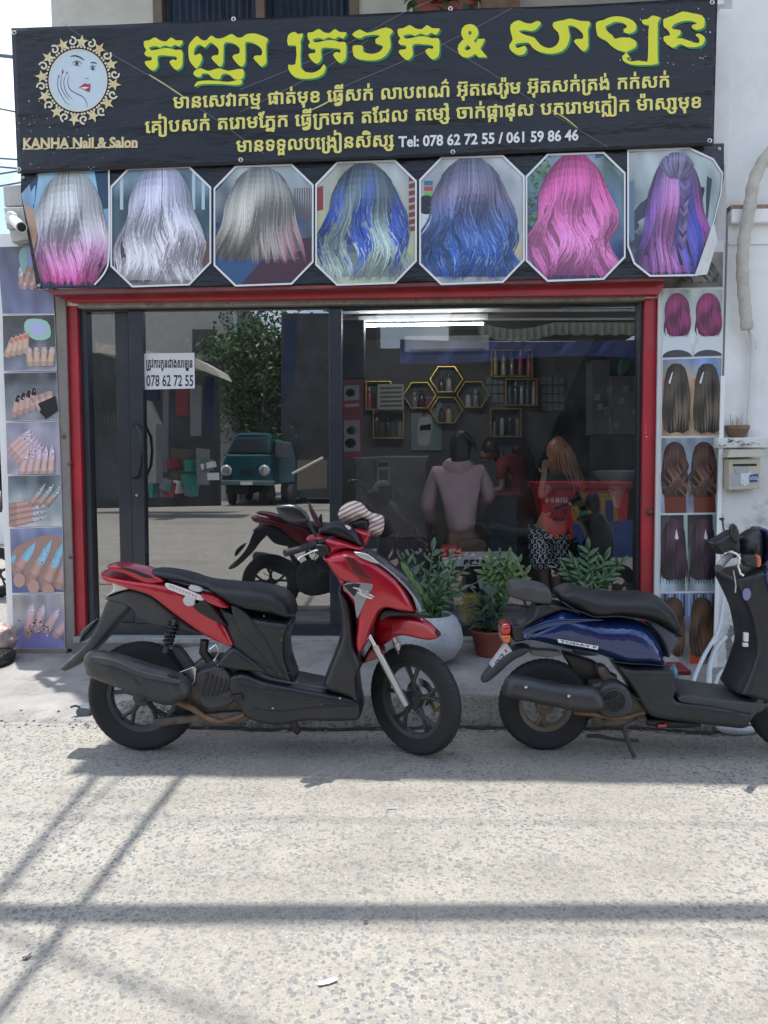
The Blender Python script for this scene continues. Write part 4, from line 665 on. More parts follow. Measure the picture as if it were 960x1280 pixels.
NYO2 = seg("325,370 335,350 365,340 400,353 430,345 460,340 500,353 540,345 578,345 580,385 560,400 530,397 510,378 490,370 470,375 462,395 440,397 415,387 400,370 370,370 368,383 345,387", *A)
NYO3 = seg("330,436 345,407 400,401 450,403 500,408 540,400 560,398 575,405 560,425 520,426 470,422 400,421 360,424", *A)
RO = seg("32,145 60,130 75,140 98,138 85,175 88,185 88,280 130,300 165,285 180,265 190,275 185,300 160,320 110,328 60,320 35,290 35,265 62,265 65,190 32,190", *B_)
CHA = seg("298,140 330,120 360,135 395,125 440,112 470,128 455,150 460,190 440,230 400,250 350,250 310,240 300,215 300,190 318,185 345,190 345,212 380,222 410,213 425,195 415,187 395,180 395,160 412,150 390,145 350,150 335,160 310,155", *B_)
SA = seg("62,105 95,85 120,95 150,100 175,88 195,98 175,125 150,135 120,130 100,135 130,150 165,160 190,190 225,205 255,195 270,170 265,140 245,120 245,95 290,85 320,78 360,88 400,90 405,105 395,130 397,200 375,222 350,200 332,175 350,165 370,165 370,145 340,117 310,112 318,150 310,190 285,220 240,232 190,225 155,205 140,185 110,185 85,190 90,205 120,195 132,205 125,230 95,238 65,220 55,195 70,170 62,140", *C_)
LA = seg("428,95 460,85 480,75 520,68 570,78 600,100 600,130 575,145 550,140 545,125 560,115 545,100 510,95 490,105 470,115 480,135 500,150 510,165 530,160 570,160 600,175 602,200 580,215 560,225 570,235 575,245 560,250 580,262 610,258 640,262 650,250 652,130 655,110 630,105 625,85 650,80 670,65 700,72 710,80 695,100 695,250 690,275 650,280 600,280 570,275 545,262 540,240 555,225 520,215 490,195 470,175 440,160 430,140", *C_)
NO = seg("716,95 720,80 760,65 800,48 840,55 885,65 897,95 890,120 860,130 838,120 842,105 860,100 830,90 790,95 762,108 757,123 792,128 790,150 775,163 800,163 840,178 868,183 868,165 853,150 870,142 897,160 890,190 860,203 820,203 790,190 765,205 745,200 718,175 720,155 745,150 735,130 718,115", *C_)
def moved(pl, x0, y0, x1, y1):
    return fit([(a, -b) for a, b in pl], x0, y0, x1, y1)
KA2 = moved(KA, 350 + 113 / 3.31, 118 / 3.31, 350 + 278 / 3.31, 265 / 3.31)
KA3 = moved(KA, 350 + 486 / 3.31, 102 / 3.31, 350 + 664 / 3.31, 250 / 3.31)
head = [KA, NYO, NYO2, NYO3, RO, KA2, CHA, KA3, SA, LA, NO]
def swell(pl, d):
    n = len(pl); o = []
    for i in range(n):
        (ax, ay), (bx, by), (cx_, cy_) = pl[i - 1], pl[i], pl[(i + 1) % n]
        l1 = math.hypot(bx - ax, by - ay) or 1; l2 = math.hypot(cx_ - bx, cy_ - by) or 1
        nx_, ny_ = -(by - ay) / l1 - (cy_ - by) / l2, (bx - ax) / l1 + (cx_ - bx) / l2; l = math.hypot(nx_, ny_)
        if l < .35: l = .35
        k = min(1.5, 2 / l) ; o.append((bx + nx_ / l * d * k, by + ny_ / l * d * k))
    return o
def wind_fill(conts):
    """triangles of the outlines by the non-zero winding rule"""
    pts, edges = [], []
    for c in conts:
        n = len(pts); m = len(c); pts += [Vector(p) for p in c]; edges += [(n + i, n + (i + 1) % m) for i in range(m)]
    r = delaunay_2d_cdt(pts, edges, [], 0, 1e-5); V2, F2 = r[0], r[2]; fs = []
    for f in F2:
        x = sum(V2[i][0] for i in f) / len(f); y = sum(V2[i][1] for i in f) / len(f); wn = 0
        for c in conts:
            for i in range(len(c)):
                (ax, ay), (bx, by) = c[i - 1], c[i]
                if (ay <= y) != (by <= y) and x < ax + (y - ay) * (bx - ax) / (by - ay): wn += 1 if by > ay else -1
        if wn: fs.append(tuple(f))
    return [(v[0], v[1]) for v in V2], fs
def flat_print(name, vs, fs, m, off, parent, fn=None):
    mb = MB(); fn = fn or BP; mb.add([fn(x, y, off) for x, y in vs], fs); return ob(name, mb, m, parent, smooth=False)
amp_v, amp_f = font_mesh('&', .035)
amp_px = fit(amp_v, 572, 30, 609, 72)
for k, pl in enumerate(head):
    s = smooth_poly(pl, 2); s = swell(s, -.42 if sum(s[i - 1][0] * s[i][1] - s[i][0] * s[i - 1][1] for i in range(len(s))) < 0 else .42)
    vs, fs = wind_fill([s])
    flat_print('letter', [(x + 2.1, y + 2.2) for x, y in vs], fs, M_GREEN, .0035, banner)
    flat_print('letter', vs, fs, M_YEL, .0048, banner)
flat_print('letter', [(x + 1.7, y + 1.9) for x, y in amp_px], amp_f, M_GREEN, .0035, banner)
flat_print('letter', amp_px, amp_f, M_YEL, .0048, banner)

_gc = {}
def glyph_mesh(polys, d):
    k = (str(polys)[:400], len(polys), d)
    if k not in _gc: _gc[k] = wind_fill([swell(p, d) for p in polys])
    return [tuple(v) for v in _gc[k][0]], list(_gc[k][1])
def kh_line(k, x0, y0, x1, y1, h, offs):
    """baseline runs from (x0,y0) to (x1,y1); h = pixels per 1000 units vertically"""
    wd, run = KH_RUNS[k]; out = []
    sx = (x1 - x0) / wd
    for it in run.split():
        g, gx, gy = [int(q) for q in it.split(',')]
        polys = [[tuple(float(c) for c in q.split(',')) for q in ct.split()] for ct in KH_GLYPHS[g].split('|')]
        vs, fs = glyph_mesh(polys, offs)
        o = []
        for x, y in vs:
            u = (x + gx) * sx; o.append((x0 + u, y0 + (y1 - y0) * u / (x1 - x0) - (y + gy) * h / 1000))
        out.append((o, fs))
    return out
def join(lst):
    vs, fs = [], []
    for v, f in lst:
        n = len(vs); vs += v; fs += [tuple(i + n for i in t) for t in f]
    return vs, fs
for k, (x0, y0, x1, y1, h) in enumerate(((216, 135.5, 838, 108.5, 23), (181, 166, 878, 134.5, 23), (295, 190, 493, 182.5, 23))):
    for o, fs in kh_line(k, x0, y0, x1, y1, h, 24): flat_print('letter', o, fs, M_YEL2, .0042, banner)
v, f = font_mesh('Tel: 078 62 72 55 / 061 59 86 46', .028)
px = fit(v, 498, 0, 723, 14.5)
flat_print('phone_number', [(x, y + 184.5 - 14.5 - (x - 498) * .038) for x, y in px], f, M_WPRINT, .0042, banner)

# emblem: woman's face in a round gold wreath
cx, cy = 97.5, 100.5
mb = MB(); mb.v = [BP(cx, cy, .004)] + [BP(cx + 35.6 * q / 6 * cos(2 * pi * a / 48), cy + 38 * q / 6 * sin(2 * pi * a / 48), .004) for q in range(1, 7) for a in range(48)]
for a in range(48):
    b = (a + 1) % 48; mb.f.append((0, 1 + a, 1 + b)); mb.c.append(None)
    for q in range(5): mb.f.append((1 + q * 48 + a, 49 + q * 48 + a, 49 + q * 48 + b, 1 + q * 48 + b)); mb.c.append(None)
emb = ob('emblem_disc', mb, mat('pale blue print', (.55, .64, .70), .4, var=.03), banner, smooth=False)
def ring(mb, rx, ry, w_, off, n=64):
    for i in range(n):
        a, b = 2 * pi * i / n, 2 * pi * (i + 1) / n
        mb.quad(BP(cx + rx * cos(a), cy + ry * sin(a), off), BP(cx + rx * cos(b), cy + ry * sin(b), off), BP(cx + (rx + w_) * cos(b), cy + (ry + w_) * sin(b), off), BP(cx + (rx + w_) * cos(a), cy + (ry + w_) * sin(a), off))
mb = MB(); ring(mb, 35.2, 37.6, 1.6, .0052); ob('emblem_ring', mb, M_GOLDP, banner, smooth=False)
def stroke(pts, w_, off, fn=BP, taper=True, sub=5):
    s = smooth_poly(pts, sub, False); mb = MB(); n = len(s); L_, R_ = [], []
    for i, (x, y) in enumerate(s):
        a = s[max(i - 1, 0)]; b = s[min(i + 1, n - 1)]; dx, dy = b[0] - a[0], b[1] - a[1]; l = sqrt(dx * dx + dy * dy) or 1
        ww = w_ / 2 * (sin(pi * (i + .4) / n) ** .5 if taper else 1)
        L_.append(fn(x - dy / l * ww, y + dx / l * ww, off)); R_.append(fn(x + dy / l * ww, y - dx / l * ww, off))
    for i in range(n - 1): mb.quad(L_[i], L_[i + 1], R_[i + 1], R_[i])
    return mb
def app(m1, m2): m1.add(m2.v, m2.f); return m1
wre = MB(); wre2 = MB()
NW = 12
for i in range(NW):
    a = 2 * pi * i / NW + .1; ux, uy = cos(a), sin(a); tx, ty = -uy, ux; rx, ry = 45.5, 48.5
    fx, fy = cx + rx * ux, cy + ry * uy
    st = []
    for q in range(10):
        b = a + 2 * pi * q / 10; rr = (8.0, 3.6)[q % 2] * (1 if q else 1.15); st.append((fx + rr * cos(b), fy + rr * sin(b)))
    wre = MB(); wre.add([BP(x, y, .0056) for x, y in [(fx, fy)] + st], [(0, q + 1, (q + 1) % 10 + 1) for q in range(10)]); ob('wreath_flower', wre, M_GOLD, banner, smooth=False)
    m_ = a + pi / NW; gx, gy = cx + 46.5 * cos(m_), cy + 49.5 * sin(m_)
    sp = [(gx + (5.8 - q * .62) * cos(m_ + .9 * q), gy + (5.8 - q * .62) * sin(m_ + .9 * q)) for q in range(8)]
    app(wre2, stroke(sp, 2.3, .0050, taper=False))
    for d in (-.5, .5):
        b = m_ + d * .28; r0 = 39.5
        sp = [(cx + (r0 + q) * cos(b + d * .05 * q), cy + (r0 + 2 + q) * sin(b + d * .05 * q)) for q in (0, 2, 4, 6, 8)]
        app(wre2, stroke(sp, 2.6, .0048))
    for d in range(5):
        b = a - .22 + d * .11; q = (cx + 39.8 * cos(b), cy + 42.2 * sin(b)); wre2.poly([BP(x, y, .0053) for x, y in ellipse(q[0], q[1], 1.5, 1.5, 0, 8)])
ob('wreath_scrolls', wre2, M_GOLDP, banner, smooth=False)
ink = MB(); E_ = (20, 30, 6.0)
for s, w_ in (("405,245 440,238 480,250 512,272", 1.9), ("558,292 580,288 606,298", 1.7), ("420,296 440,282 468,278 495,300", .9), ("425,298 450,312 490,314", .6), ("550,322 575,312 600,322", .9), ("552,330 575,346 596,338", .6),
              ("320,380 312,430 318,490 345,545 375,590 405,605", .8), ("345,385 335,430 340,480 365,530 400,575", .8), ("372,385 358,430 368,490 395,540 425,562", .8), ("398,385 388,440 405,490 450,520 500,545 525,580 537,625", 1.0), ("515,405 530,410 545,402", .7)):
    app(ink, stroke(seg(s, *E_), w_, .0052))
for x, y, r_ in ((456, 295, 2.1), (575, 330, 1.8)): q = (20 + x / 6, 30 + y / 6); ink.poly([BP(a, b, .0054) for a, b in ellipse(*q, r_, r_ * 1.15, 0, 12)])
ob('face_drawing', ink, mat('dark ink print', (.03, .035, .05), .4, var=.05), banner, smooth=False)
lip = MB(); fillpoly(lip, [BP(x, y, .0055) for x, y in smooth_poly(seg("472,478 500,455 520,445 540,452 556,448 558,470 550,510 520,498 495,485", *E_), 3)])
ob('red_lips', lip, mat('lip red print', (.40, .03, .04), .4, var=.05), banner, smooth=False)
for s in ("340,385 350,332 358,360", "372,385 382,352 390,365", "316,405 322,378 328,395"): lip = MB(); lip.poly([BP(x, y, .0055) for x, y in seg(s, *E_)]); ob('red_nail', lip, mat('lip red print'), banner, smooth=False)
tee = MB(); tee.poly([BP(x, y, .0058) for x, y in seg("478,478 520,470 548,476 520,488", *E_)]); ob('teeth', tee, M_WPRINT, banner, smooth=False)
v, f = font_mesh('KANHA Nail & Salon', .038); px = fit(v, 29, 0, 172, 14)
px = [(x, y + 172.2 - (x - 29) * .01) for x, y in px]
flat_print('salon_name', [(x + .8, y + .4) for x, y in px], f, mat('dark brown print', (.10, .07, .03), .4), .0038, banner)
flat_print('salon_name', px, f, M_GOLD, .0048, banner)
ul = MB(); ul.quad(BP(28, 187.2, .0042), BP(172, 184.4, .0042), BP(172, 182.9, .0042), BP(28, 185.6, .0042)); ob('underline', ul, M_GOLDP, banner, smooth=False)
# thin pale crease lines and cords across the banner
M_CREASE = mat('pale crease line', (.20, .20, .21), .5)
M_CORDY = mat('yellow streak', (.60, .50, .16), .5)
for pts in ([(78, 28), (112, 52), (215, 112), (330, 192)], [(300, 112), (420, 62), (500, 18), (560, -8)], [(300, 140), (390, 95), (460, 50)], [(553, 55), (620, 95), (668, 128), (760, 184)], [(430, 108), (560, 52), (640, 10)]): ob('crease_line', stroke(pts, .55, .0030, taper=False), M_CREASE, banner, smooth=False)
mb = MB()
for pts in ([(186, 93), (205, 105), (231, 122)], [(388, 138), (405, 130), (424, 119)], [(690, 138), (707, 148), (722, 160)]): app(mb, stroke(pts, 1.8, .0032))
ob('yellow_streaks', mb, M_CORDY, banner, smooth=False)
mb = MB()                                                  # splashes of paint
for _ in range(90):
    x, y = (R.uniform(22, 130), R.uniform(125, 212)) if R.random() < .55 else (R.uniform(770, 893), R.uniform(0, 90)); r_ = R.uniform(.25, .75)
    mb.poly([BP(a, b, .0036) for a, b in ellipse(x, y, r_, r_ * R.uniform(.6, 1.5), R.uniform(0, 3), 7)])
ob('paint_flecks', mb, M_WPRINT, banner, smooth=False)

# ================================================================== HAIR PHOTO BANNER
YH = YF - .205
def HP(px, py, off=0.0):
    c = 0
    if px > 880: c = (px - 880) * .0045
    return P(px, py, YH + wave(px + 300, py, .35) + c - off)
hb = thing('hair_photo_banner', 'black banner with seven framed photographs of dyed hair seen from behind', 'banner', P(456, 360, YH))
mb = MB()
outl = [(27, 219), (24, 243), (34, 285), (44, 335), (47, 362), (58, 362), (824, 346), (868, 345), (884, 338), (896, 278), (906, 225), (905, 180), (600, 186), (300, 200)]
xs_ = [24 + i * 8.82 for i in range(101)]
def h_l(y): return 26 + max(0, (y - 243)) * .17
def h_r(y): return 905 - max(0, (y - 222)) * .20
for j in range(21):
    for i in range(81):
        u, v = i / 80, j / 20; yt = lerp(214, 179, u); ybm = lerp(361, 345, u); y = lerp(yt, ybm, v); mb.v.append(HP(lerp(h_l(y), h_r(y), u), y))
for j in range(20):
    for i in range(80): k = j * 81 + i; mb.f.append((k, k + 1, k + 82, k + 81)); mb.c.append(None)
ob('banner_sheet', mb, M_VINYL, hb)

def octa(x0, y0, x1, y1, c, tilt=0, inset=0.0, corner=(1, 1, 1, 1)):
    x0 += inset; x1 -= inset; y0 += inset; y1 -= inset; t = lambda x: tilt * (x - (x0 + x1) / 2); o = []
    for cxn, cyn, sx, sy, k in ((x0, y0, 1, 1, 0), (x1, y0, -1, 1, 1), (x1, y1, -1, -1, 2), (x0, y1, 1, -1, 3)):
        cc = c * corner[k]
        if cc < .5: o.append((cxn, cyn + t(cxn))); continue
        pA = (cxn, cyn + sy * cc); pB = (cxn + sx * cc, cyn)
        if k in (1, 3): pA, pB = pB, pA
        o += [(pA[0], pA[1] + t(pA[0])), (pB[0], pB[1] + t(pB[0]))]
    return o
def clip_seg(poly, pts):                                    # Sutherland-Hodgman, convex clip
    out = pts
    n = len(poly); ar = sum(poly[i - 1][0] * poly[i][1] - poly[i][0] * poly[i - 1][1] for i in range(n)); s = 1 if ar > 0 else -1
    for i in range(n):
        ax, ay = poly[i - 1]; bx, by = poly[i]; inn = lambda p: s * ((bx - ax) * (p[1] - ay) - (by - ay) * (p[0] - ax)) >= 0
        res = []
        for j in range(len(out)):
            p, q = out[j - 1], out[j]; a, b = inn(p), inn(q)
            if a != b:
                d1 = (bx - ax) * (p[1] - ay) - (by - ay) * (p[0] - ax); d2 = (bx - ax) * (q[1] - ay) - (by - ay) * (q[0] - ax); t = d1 / (d1 - d2)
                res.append((p[0] + (q[0] - p[0]) * t, p[1] + (q[1] - p[1]) * t))
            if b: res.append(q)
        out = res
        if not out: return []
    return out
def backdrop(mb, clip, x0, y0, x1, y1, cols, seed, fn, off, n=14, amt=.35):
    def cc(i, j):
        u = clamp(j / n + .45 * mnoise.noise(Vector((i * .3, j * .3, seed)))); k = u * (len(cols) - 1); q = int(min(k, len(cols) - 2)); col = mixc(cols[q], cols[q + 1], k - q)
        return tuple(clamp(x * (1 + amt * 1.6 * mnoise.noise(Vector((i * .55, j * .25, seed + 9))))) for x in col)
    for i in range(n):
        for j in range(n):
            a, b, c, d = lerp(x0, x1, i / n), lerp(y0, y1, j / n), lerp(x0, x1, (i + 1) / n), lerp(y0, y1, (j + 1) / n)
            p = clip_seg(clip, [(a, b), (c, b), (c, d), (a, d)])
            if len(p) > 2:
                C4 = [cc(i, j), cc(i + 1, j), cc(i + 1, j + 1), cc(i, j + 1)]
                col = [mixc(mixc(C4[0], C4[1], (x - a) / (c - a)), mixc(C4[3], C4[2], (x - a) / (c - a)), (y - b) / (d - b)) for x, y in p]
                mb.poly([fn(x, y, off) for x, y in p], col)
def shape(mb, clip, pts, col, fn, off):
    p = clip_seg(clip, pts)
    if len(p) > 2: mb.poly([fn(x, y, off) for x, y in p], col)
def hair(mb, clip, cx, top, bot, wt, wm, wb, colf, seed, fn, off=.0008, n=230, amp=2.5, freq=9, rag=.12, sway=0.0, wid=1.5, phase=.8, dz=.000008, part=0):
    rr = random.Random(seed)
    for s_i in range(n):
        u = rr.uniform(-1, 1); u = u * (abs(u) ** .12); lk_ = round(u * 5 + rr.gauss(0, .28)) / 5; e = 1 - abs(rr.gauss(0, rag)); ph = rr.gauss(0, phase * .38) + lk_ * 2.6 + 1.1 * sin(lk_ * 37 + seed); am = amp * rr.uniform(.75, 1.35); brt = rr.gauss(0, 1)
        L_, R_, cl = [], [], []; N_ = 16
        for k in range(N_ + 1):
            t = k / N_ * e
            wdt = lerp(wt, wm, clamp(t / .4) ** .6) if t < .4 else lerp(wm, wb, clamp((t - .4) / .6) ** 1.3)
            dome = sqrt(max(0, 1 - u * u)) if k == 0 else 1
            y = lerp(top + (1 - sqrt(max(0, 1 - (u * .98) ** 2))) * wt * 1.0 * (1 - t) ** 2, bot, t)
            ue = lerp(u, lk_, .62 * t ** 1.6)
            x = cx + part * (1 - t) + ue * wdt + am * sin(ph + freq * t) * clamp(t * 2 - .35) + sway * t * t
            w2 = wid * (.55 + .5 * sin(pi * clamp(t * .95 + .05))) * (1 - clamp((k / N_ - .85) / .15) * .8)
            L_.append((x - w2 / 2, y)); R_.append((x + w2 / 2, y))
            c = colf(u, t, rr); sh = 1.05 + .24 * brt - .30 * min(1, abs(u - lk_) * 9) * t + .32 * math.exp(-((t - .2) / .10) ** 2) * (1 - .5 * abs(u)) + .62 * sin(ph * .8 + freq * t + 1.0 + u) * clamp(t * 2.2) * (amp > .9) + .16 * sin(7 * t + u * 3)
            edge = 1 - .35 * abs(u) ** 3
            cl.append(tuple(clamp(x * max(.40, sh) * edge) for x in c))
        for k in range(N_):
            p = [L_[k], L_[k + 1], R_[k + 1], R_[k]]
            q = clip_seg(clip, p)
            if len(q) > 2: mb.poly([fn(x, y, off + s_i * dz) for x, y in q], cl[k])
def c3(*s): return [rgb(x) for x in s]
def grad(cs, ts=None):
    n = len(cs)
    def f(t):
        k = clamp(t) * (n - 1) if ts is None else None
        if ts:
            for i in range(n - 1):
                if t <= ts[i + 1]: return mixc(cs[i], cs[i + 1], clamp((t - ts[i]) / (ts[i + 1] - ts[i])))
            return cs[-1]
        i = int(min(k, n - 2)); return mixc(cs[i], cs[i + 1], k - i)
    return f
def white_frame(clip_o, parent, fn, w_=1.5, off=.004):
    mb = MB(); n = len(clip_o); mx_, my_ = sum(p[0] for p in clip_o) / n, sum(p[1] for p in clip_o) / n
    inn = [(x + (mx_ - x) * w_ * 2 / abs(clip_o[0][0] - mx_ + .01) * -1 if 0 else x + (mx_ - x) * .034, y + (my_ - y) * .030) for x, y in clip_o]
    for i in range(n):
        j = (i + 1) % n
        for k in range(6):
            a, b = k / 6, (k + 1) / 6
            q = lambda pl, t: fn(lerp(pl[i][0], pl[j][0], t), lerp(pl[i][1], pl[j][1], t), off)
            mb.quad(q(clip_o, a), q(clip_o, b), q(inn, b), q(inn, a))
    return ob('white_border', mb, M_WPRINT, parent, smooth=False)
gA = grad(c3('#a3a7a8', '#c0c0c2', '#c4bcc6', '#e09ccb', '#e0569f'), [0, .3, .5, .7, .95])
gB = grad(c3('#9c9db8', '#c4c4d4', '#d6d0d8', '#e2dde2'))
gC = grad(c3('#7d7f80', '#aeaca4', '#a8a298', '#8c7f7c'))
def col4(u, t, rr):
    b = grad(c3('#46525a', '#6f8088', '#a8bbb4', '#c4d2c6'))(t); k = sin(u * 7 + t * 4 + rr.gauss(0, .7)) ; return mixc(b, rgb('#3a55b0'), clamp(k * 1.4) * clamp(t * 3) * (1 - clamp((t - .75) * 3)))
def col5(u, t, rr): return mixc(grad(c3('#666a80', '#7d7690', '#45609a', '#2a55a4', '#2858b0'))(t), rgb('#a4bfe0'), clamp(rr.gauss(.05, .45)) * clamp(t - .2))
def col6(u, t, rr): return grad(c3('#9c3f72', '#d465a8', '#e47cba', '#e283bd', '#c463a2'))(t)
def col7(u, t, rr):
    a = clamp(t * 2.5); k = (u + 1) / 2
    c = mixc(rgb('#c07ab5'), rgb('#5b4aa0'), clamp(abs(k - .4) * 2.2)) if k < .55 else mixc(rgb('#7c6bc0'), rgb('#2f3f98'), clamp((k - .5) * 3))
    if k > .85: c = mixc(c, rgb('#b0589c'), .7)
    return mixc(rgb('#6c6488'), c, a)
SPEC = [  # x0,y0,x1,y1, corners, backdrop colours, hair args
 (28, 213, 137, 360, (1, .3, 1, .2), c3('#9fc4dd', '#7fa9c8', '#a08f86', '#22364e', '#1a2b44'), dict(cx=88, top=213, bot=358, wt=28, wm=44, wb=40, colf=lambda u, t, r: gA(t), amp=5.5, freq=9, n=380, rag=.05, phase=.6)),
 (138, 209, 264, 358, (.8, 1, 1, 1), c3('#7f98a8', '#3c545c', '#3f5660', '#8d8580'), dict(cx=201, top=204, bot=356, wt=27, wm=43, wb=64, colf=lambda u, t, r: gB(t), amp=6.5, freq=11, n=460, rag=.07, phase=1.0)),
 (267, 206, 392, 357, (1, 1, 1, 1), c3('#a7b3b8', '#9aa6a8', '#54606a', '#2e3c6a', '#3b3350'), dict(cx=326, top=207, bot=330, wt=26, wm=45, wb=62, colf=lambda u, t, r: mixc(gC(t), rgb('#a8627f'), clamp((u - .35) * 2) * clamp(t * 2 - .8) * .8), amp=3.5, freq=6, sway=-8, n=430, rag=.1, phase=.5)),
 (394, 201, 521, 356, (1, 1, 1, 1), c3('#a5adaf', '#a7a79c', '#b7b98e', '#a9b3a0'), dict(cx=456, top=203, bot=352, wt=28, wm=48, wb=62, colf=col4, amp=8, freq=10, n=460, rag=.06, phase=.8)),
 (524, 195, 656, 355, (1, 1, 1, 1), c3('#b9bfc2', '#9aa3aa', '#b0b6ba', '#c0b590', '#9aa4ac'), dict(cx=588, top=196, bot=352, wt=30, wm=52, wb=66, colf=col5, amp=8.5, freq=10, n=480, rag=.08, phase=.9)),
 (657, 191, 782, 351, (1, 1, 1, 1), c3('#8fa3b8', '#4a5f50', '#6f8aa6', '#2c3f6c', '#23335c'), dict(cx=718, top=191, bot=350, wt=26, wm=48, wb=58, colf=col6, amp=9, freq=11, n=480, rag=.06, phase=.75)),
 (784, 185, 906, 346, (0, 1, 1.1, .9), c3('#b9c2c6', '#a7b2b4', '#9aa6a8', '#3a4150', '#2a2f40'), dict(cx=845, top=193, bot=346, wt=20, wm=36, wb=56, colf=col7, amp=5, freq=8, n=420, rag=.07, phase=.7)),
]
for k, (x0, y0, x1, y1, cn, bc, ha) in enumerate(SPEC):
    cl = octa(x0, y0, x1, y1, 27, -.035, 0, cn)
    if k == 0: cl = [(26, 243), (48, 217), (128, 211), (137, 212), (137, 322), (117, 357), (60, 360), (52, 360), (40, 305)]
    if k == 6: cl = [(784, 187), (862, 184), (892, 198), (904, 216), (902, 240), (893, 278), (884, 330), (872, 345), (812, 346), (792, 330), (784, 308)]
    mb = MB(); backdrop(mb, cl, x0 - 2, y0 - 4, x1 + 2, y1 + 4, bc, k * 7 + 3, HP, .0012)
    if k == 0: shape(mb, cl, [(36, 225), (48, 219), (44, 250), (42, 262)], rgb('#24405e'), HP, .0016); shape(mb, cl, [(118, 214), (136, 213), (137, 260), (126, 262)], rgb('#24405e'), HP, .0016); shape(mb, cl, [(30, 255), (42, 262), (52, 300), (54, 330), (42, 310)], rgb('#b8957e'), HP, .0017)
    if k == 1:
        for a in (150, 240, 252): shape(mb, cl, [(a, 214), (a + 4, 214), (a + 4, 262), (a, 262)], rgb('#b5c6d0'), HP, .0016)
        shape(mb, cl, [(138, 300), (170, 320), (190, 352), (140, 356)], rgb('#57423c'), HP, .0016); shape(mb, cl, [(236, 300), (262, 300), (262, 345), (230, 340)], rgb('#6a5148'), HP, .0016)
    if k == 2:
        for a in range(368, 390, 3): shape(mb, cl, [(a, 235), (a + 1.5, 235), (a + 1.5, 275), (a, 275)], rgb('#6b5a52'), HP, .0016)
        shape(mb, cl, [(268, 222), (278, 222), (276, 285), (268, 285)], rgb('#29436c'), HP, .0016); shape(mb, cl, [(275, 318), (390, 296), (392, 340), (360, 357), (300, 357)], rgb('#4a2b3a'), HP, .0016); shape(mb, cl, [(268, 320), (330, 322), (300, 357), (290, 357)], rgb('#33557f'), HP, .0016)
    if k == 3:
        for j in range(9): shape(mb, cl, [(511, 212 + j * 9), (520, 210 + j * 9), (520, 216 + j * 9), (511, 218 + j * 9)], rgb('#7d3a34'), HP, .0016)
        shape(mb, cl, [(395, 235), (404, 232), (404, 262), (395, 264)], rgb('#8b3a3a'), HP, .0016)
    if k == 4:
        for j, c in enumerate(('#3e6f8f', '#b0503c', '#6fae60', '#d8d8d8')): shape(mb, cl, [(530, 226 + j * 7), (541, 226 + j * 7), (541, 232 + j * 7), (530, 232 + j * 7)], rgb(c), HP, .0016)
        shape(mb, cl, ellipse(533, 256, 12, 12), rgb('#222630'), HP, .0017); shape(mb, cl, [(524, 262), (545, 258), (548, 290), (524, 292)], rgb('#cfd3d8'), HP, .0018)
    if k == 5:
        rr = random.Random(5)
        for _ in range(120):
            a, b = rr.uniform(658, 690), rr.uniform(195, 285); shape(mb, cl, ellipse(a, b, 3.2, 1.5, rr.uniform(0, 3), 6), mixc(rgb('#1c3a22'), rgb('#6d9a66'), rr.random()), HP, .0016 + _ * .00001)
        shape(mb, cl, [(744, 192), (760, 190), (760, 262), (746, 266)], rgb('#3a5a7c'), HP, .0016)
    if k == 6:
        shape(mb, cl, [(785, 186), (793, 186), (793, 300), (785, 304)], rgb('#5f7890'), HP, .0016); shape(mb, cl, [(884, 220), (890, 224), (882, 300), (876, 300)], rgb('#1c222c'), HP, .0016)
        shape(mb, cl, ellipse(800, 300, 22, 55, .3), rgb('#3c3c52'), HP, .0017)
    ob('photo_backdrop', mb, M_PRINT, hb, smooth=False)
    mb = MB()
    # a dark base so gaps between the strands read as hair
    h = ha; N_ = 14; base = []
    for t in [i / N_ for i in range(N_ + 1)]:
        wdt = lerp(h['wt'], h['wm'], clamp(t / .4) ** .6) if t < .4 else lerp(h['wm'], h['wb'], clamp((t - .4) / .6) ** 1.3)
        base.append((wdt * (.45 if t < .04 else .72 if t < .12 else .86), lerp(h['top'] + 2, h['bot'] - 6, t), t))
    for i in range(N_):
        (wa, ya, ta), (wb_, yb_, tb) = base[i], base[i + 1]
        c = tuple(x * .45 for x in h['colf'](0, ta, R)); shape(mb, cl, [(h['cx'] - wa, ya), (h['cx'] + wa, ya), (h['cx'] + wb_, yb_), (h['cx'] - wb_, yb_)], c, HP, .0022)
    hair(mb, cl, seed=k + 11, fn=HP, off=.0024, **ha)
    if k == 6:                                              # the braid
        for j in range(17):
            y = 218 + j * 5.4; x = 857 - j * .28; w2 = 6.2 - j * .12
            for s in (-1, 1):
                shape(mb, cl, [(x, y + 5), (x + s * w2, y - 2), (x + s * w2 * 1.02, y + 3), (x, y + 9.5)], mixc(rgb('#3d3258'), rgb('#a48ab8'), R.random() * .7), HP, .0058 + j * .00003)
        hair(mb, cl, 846, 190, 224, 22, 20, 8, lambda u, t, r: rgb('#7d7496'), 88, HP, off=.0066, n=110, amp=.4, freq=3, rag=.04, wid=1.2)
    ob('hair_photo', mb, M_PRINT, hb, smooth=False)
    if k not in (0,): white_frame(cl, hb, HP, off=.0085)
    else:
        mb = stroke([(136, 212), (136.5, 260), (136, 320), (131, 340), (118, 356)], 2.2, .0085, fn=HP, taper=False); ob('white_border', mb, M_WPRINT, hb, smooth=False)
for a, b in ((49, 357), (877, 338), (29, 222), (899, 186)):
    mb = MB(); mb.lathe([(.004, .002), (.006, .004), (.010, .003), (.011, 0)], Matrix.Translation(HP(a, b, .009)) @ Matrix.Rotation(pi / 2, 4, 'X'), 12); ob('grommet', mb, M_GROM, hb)
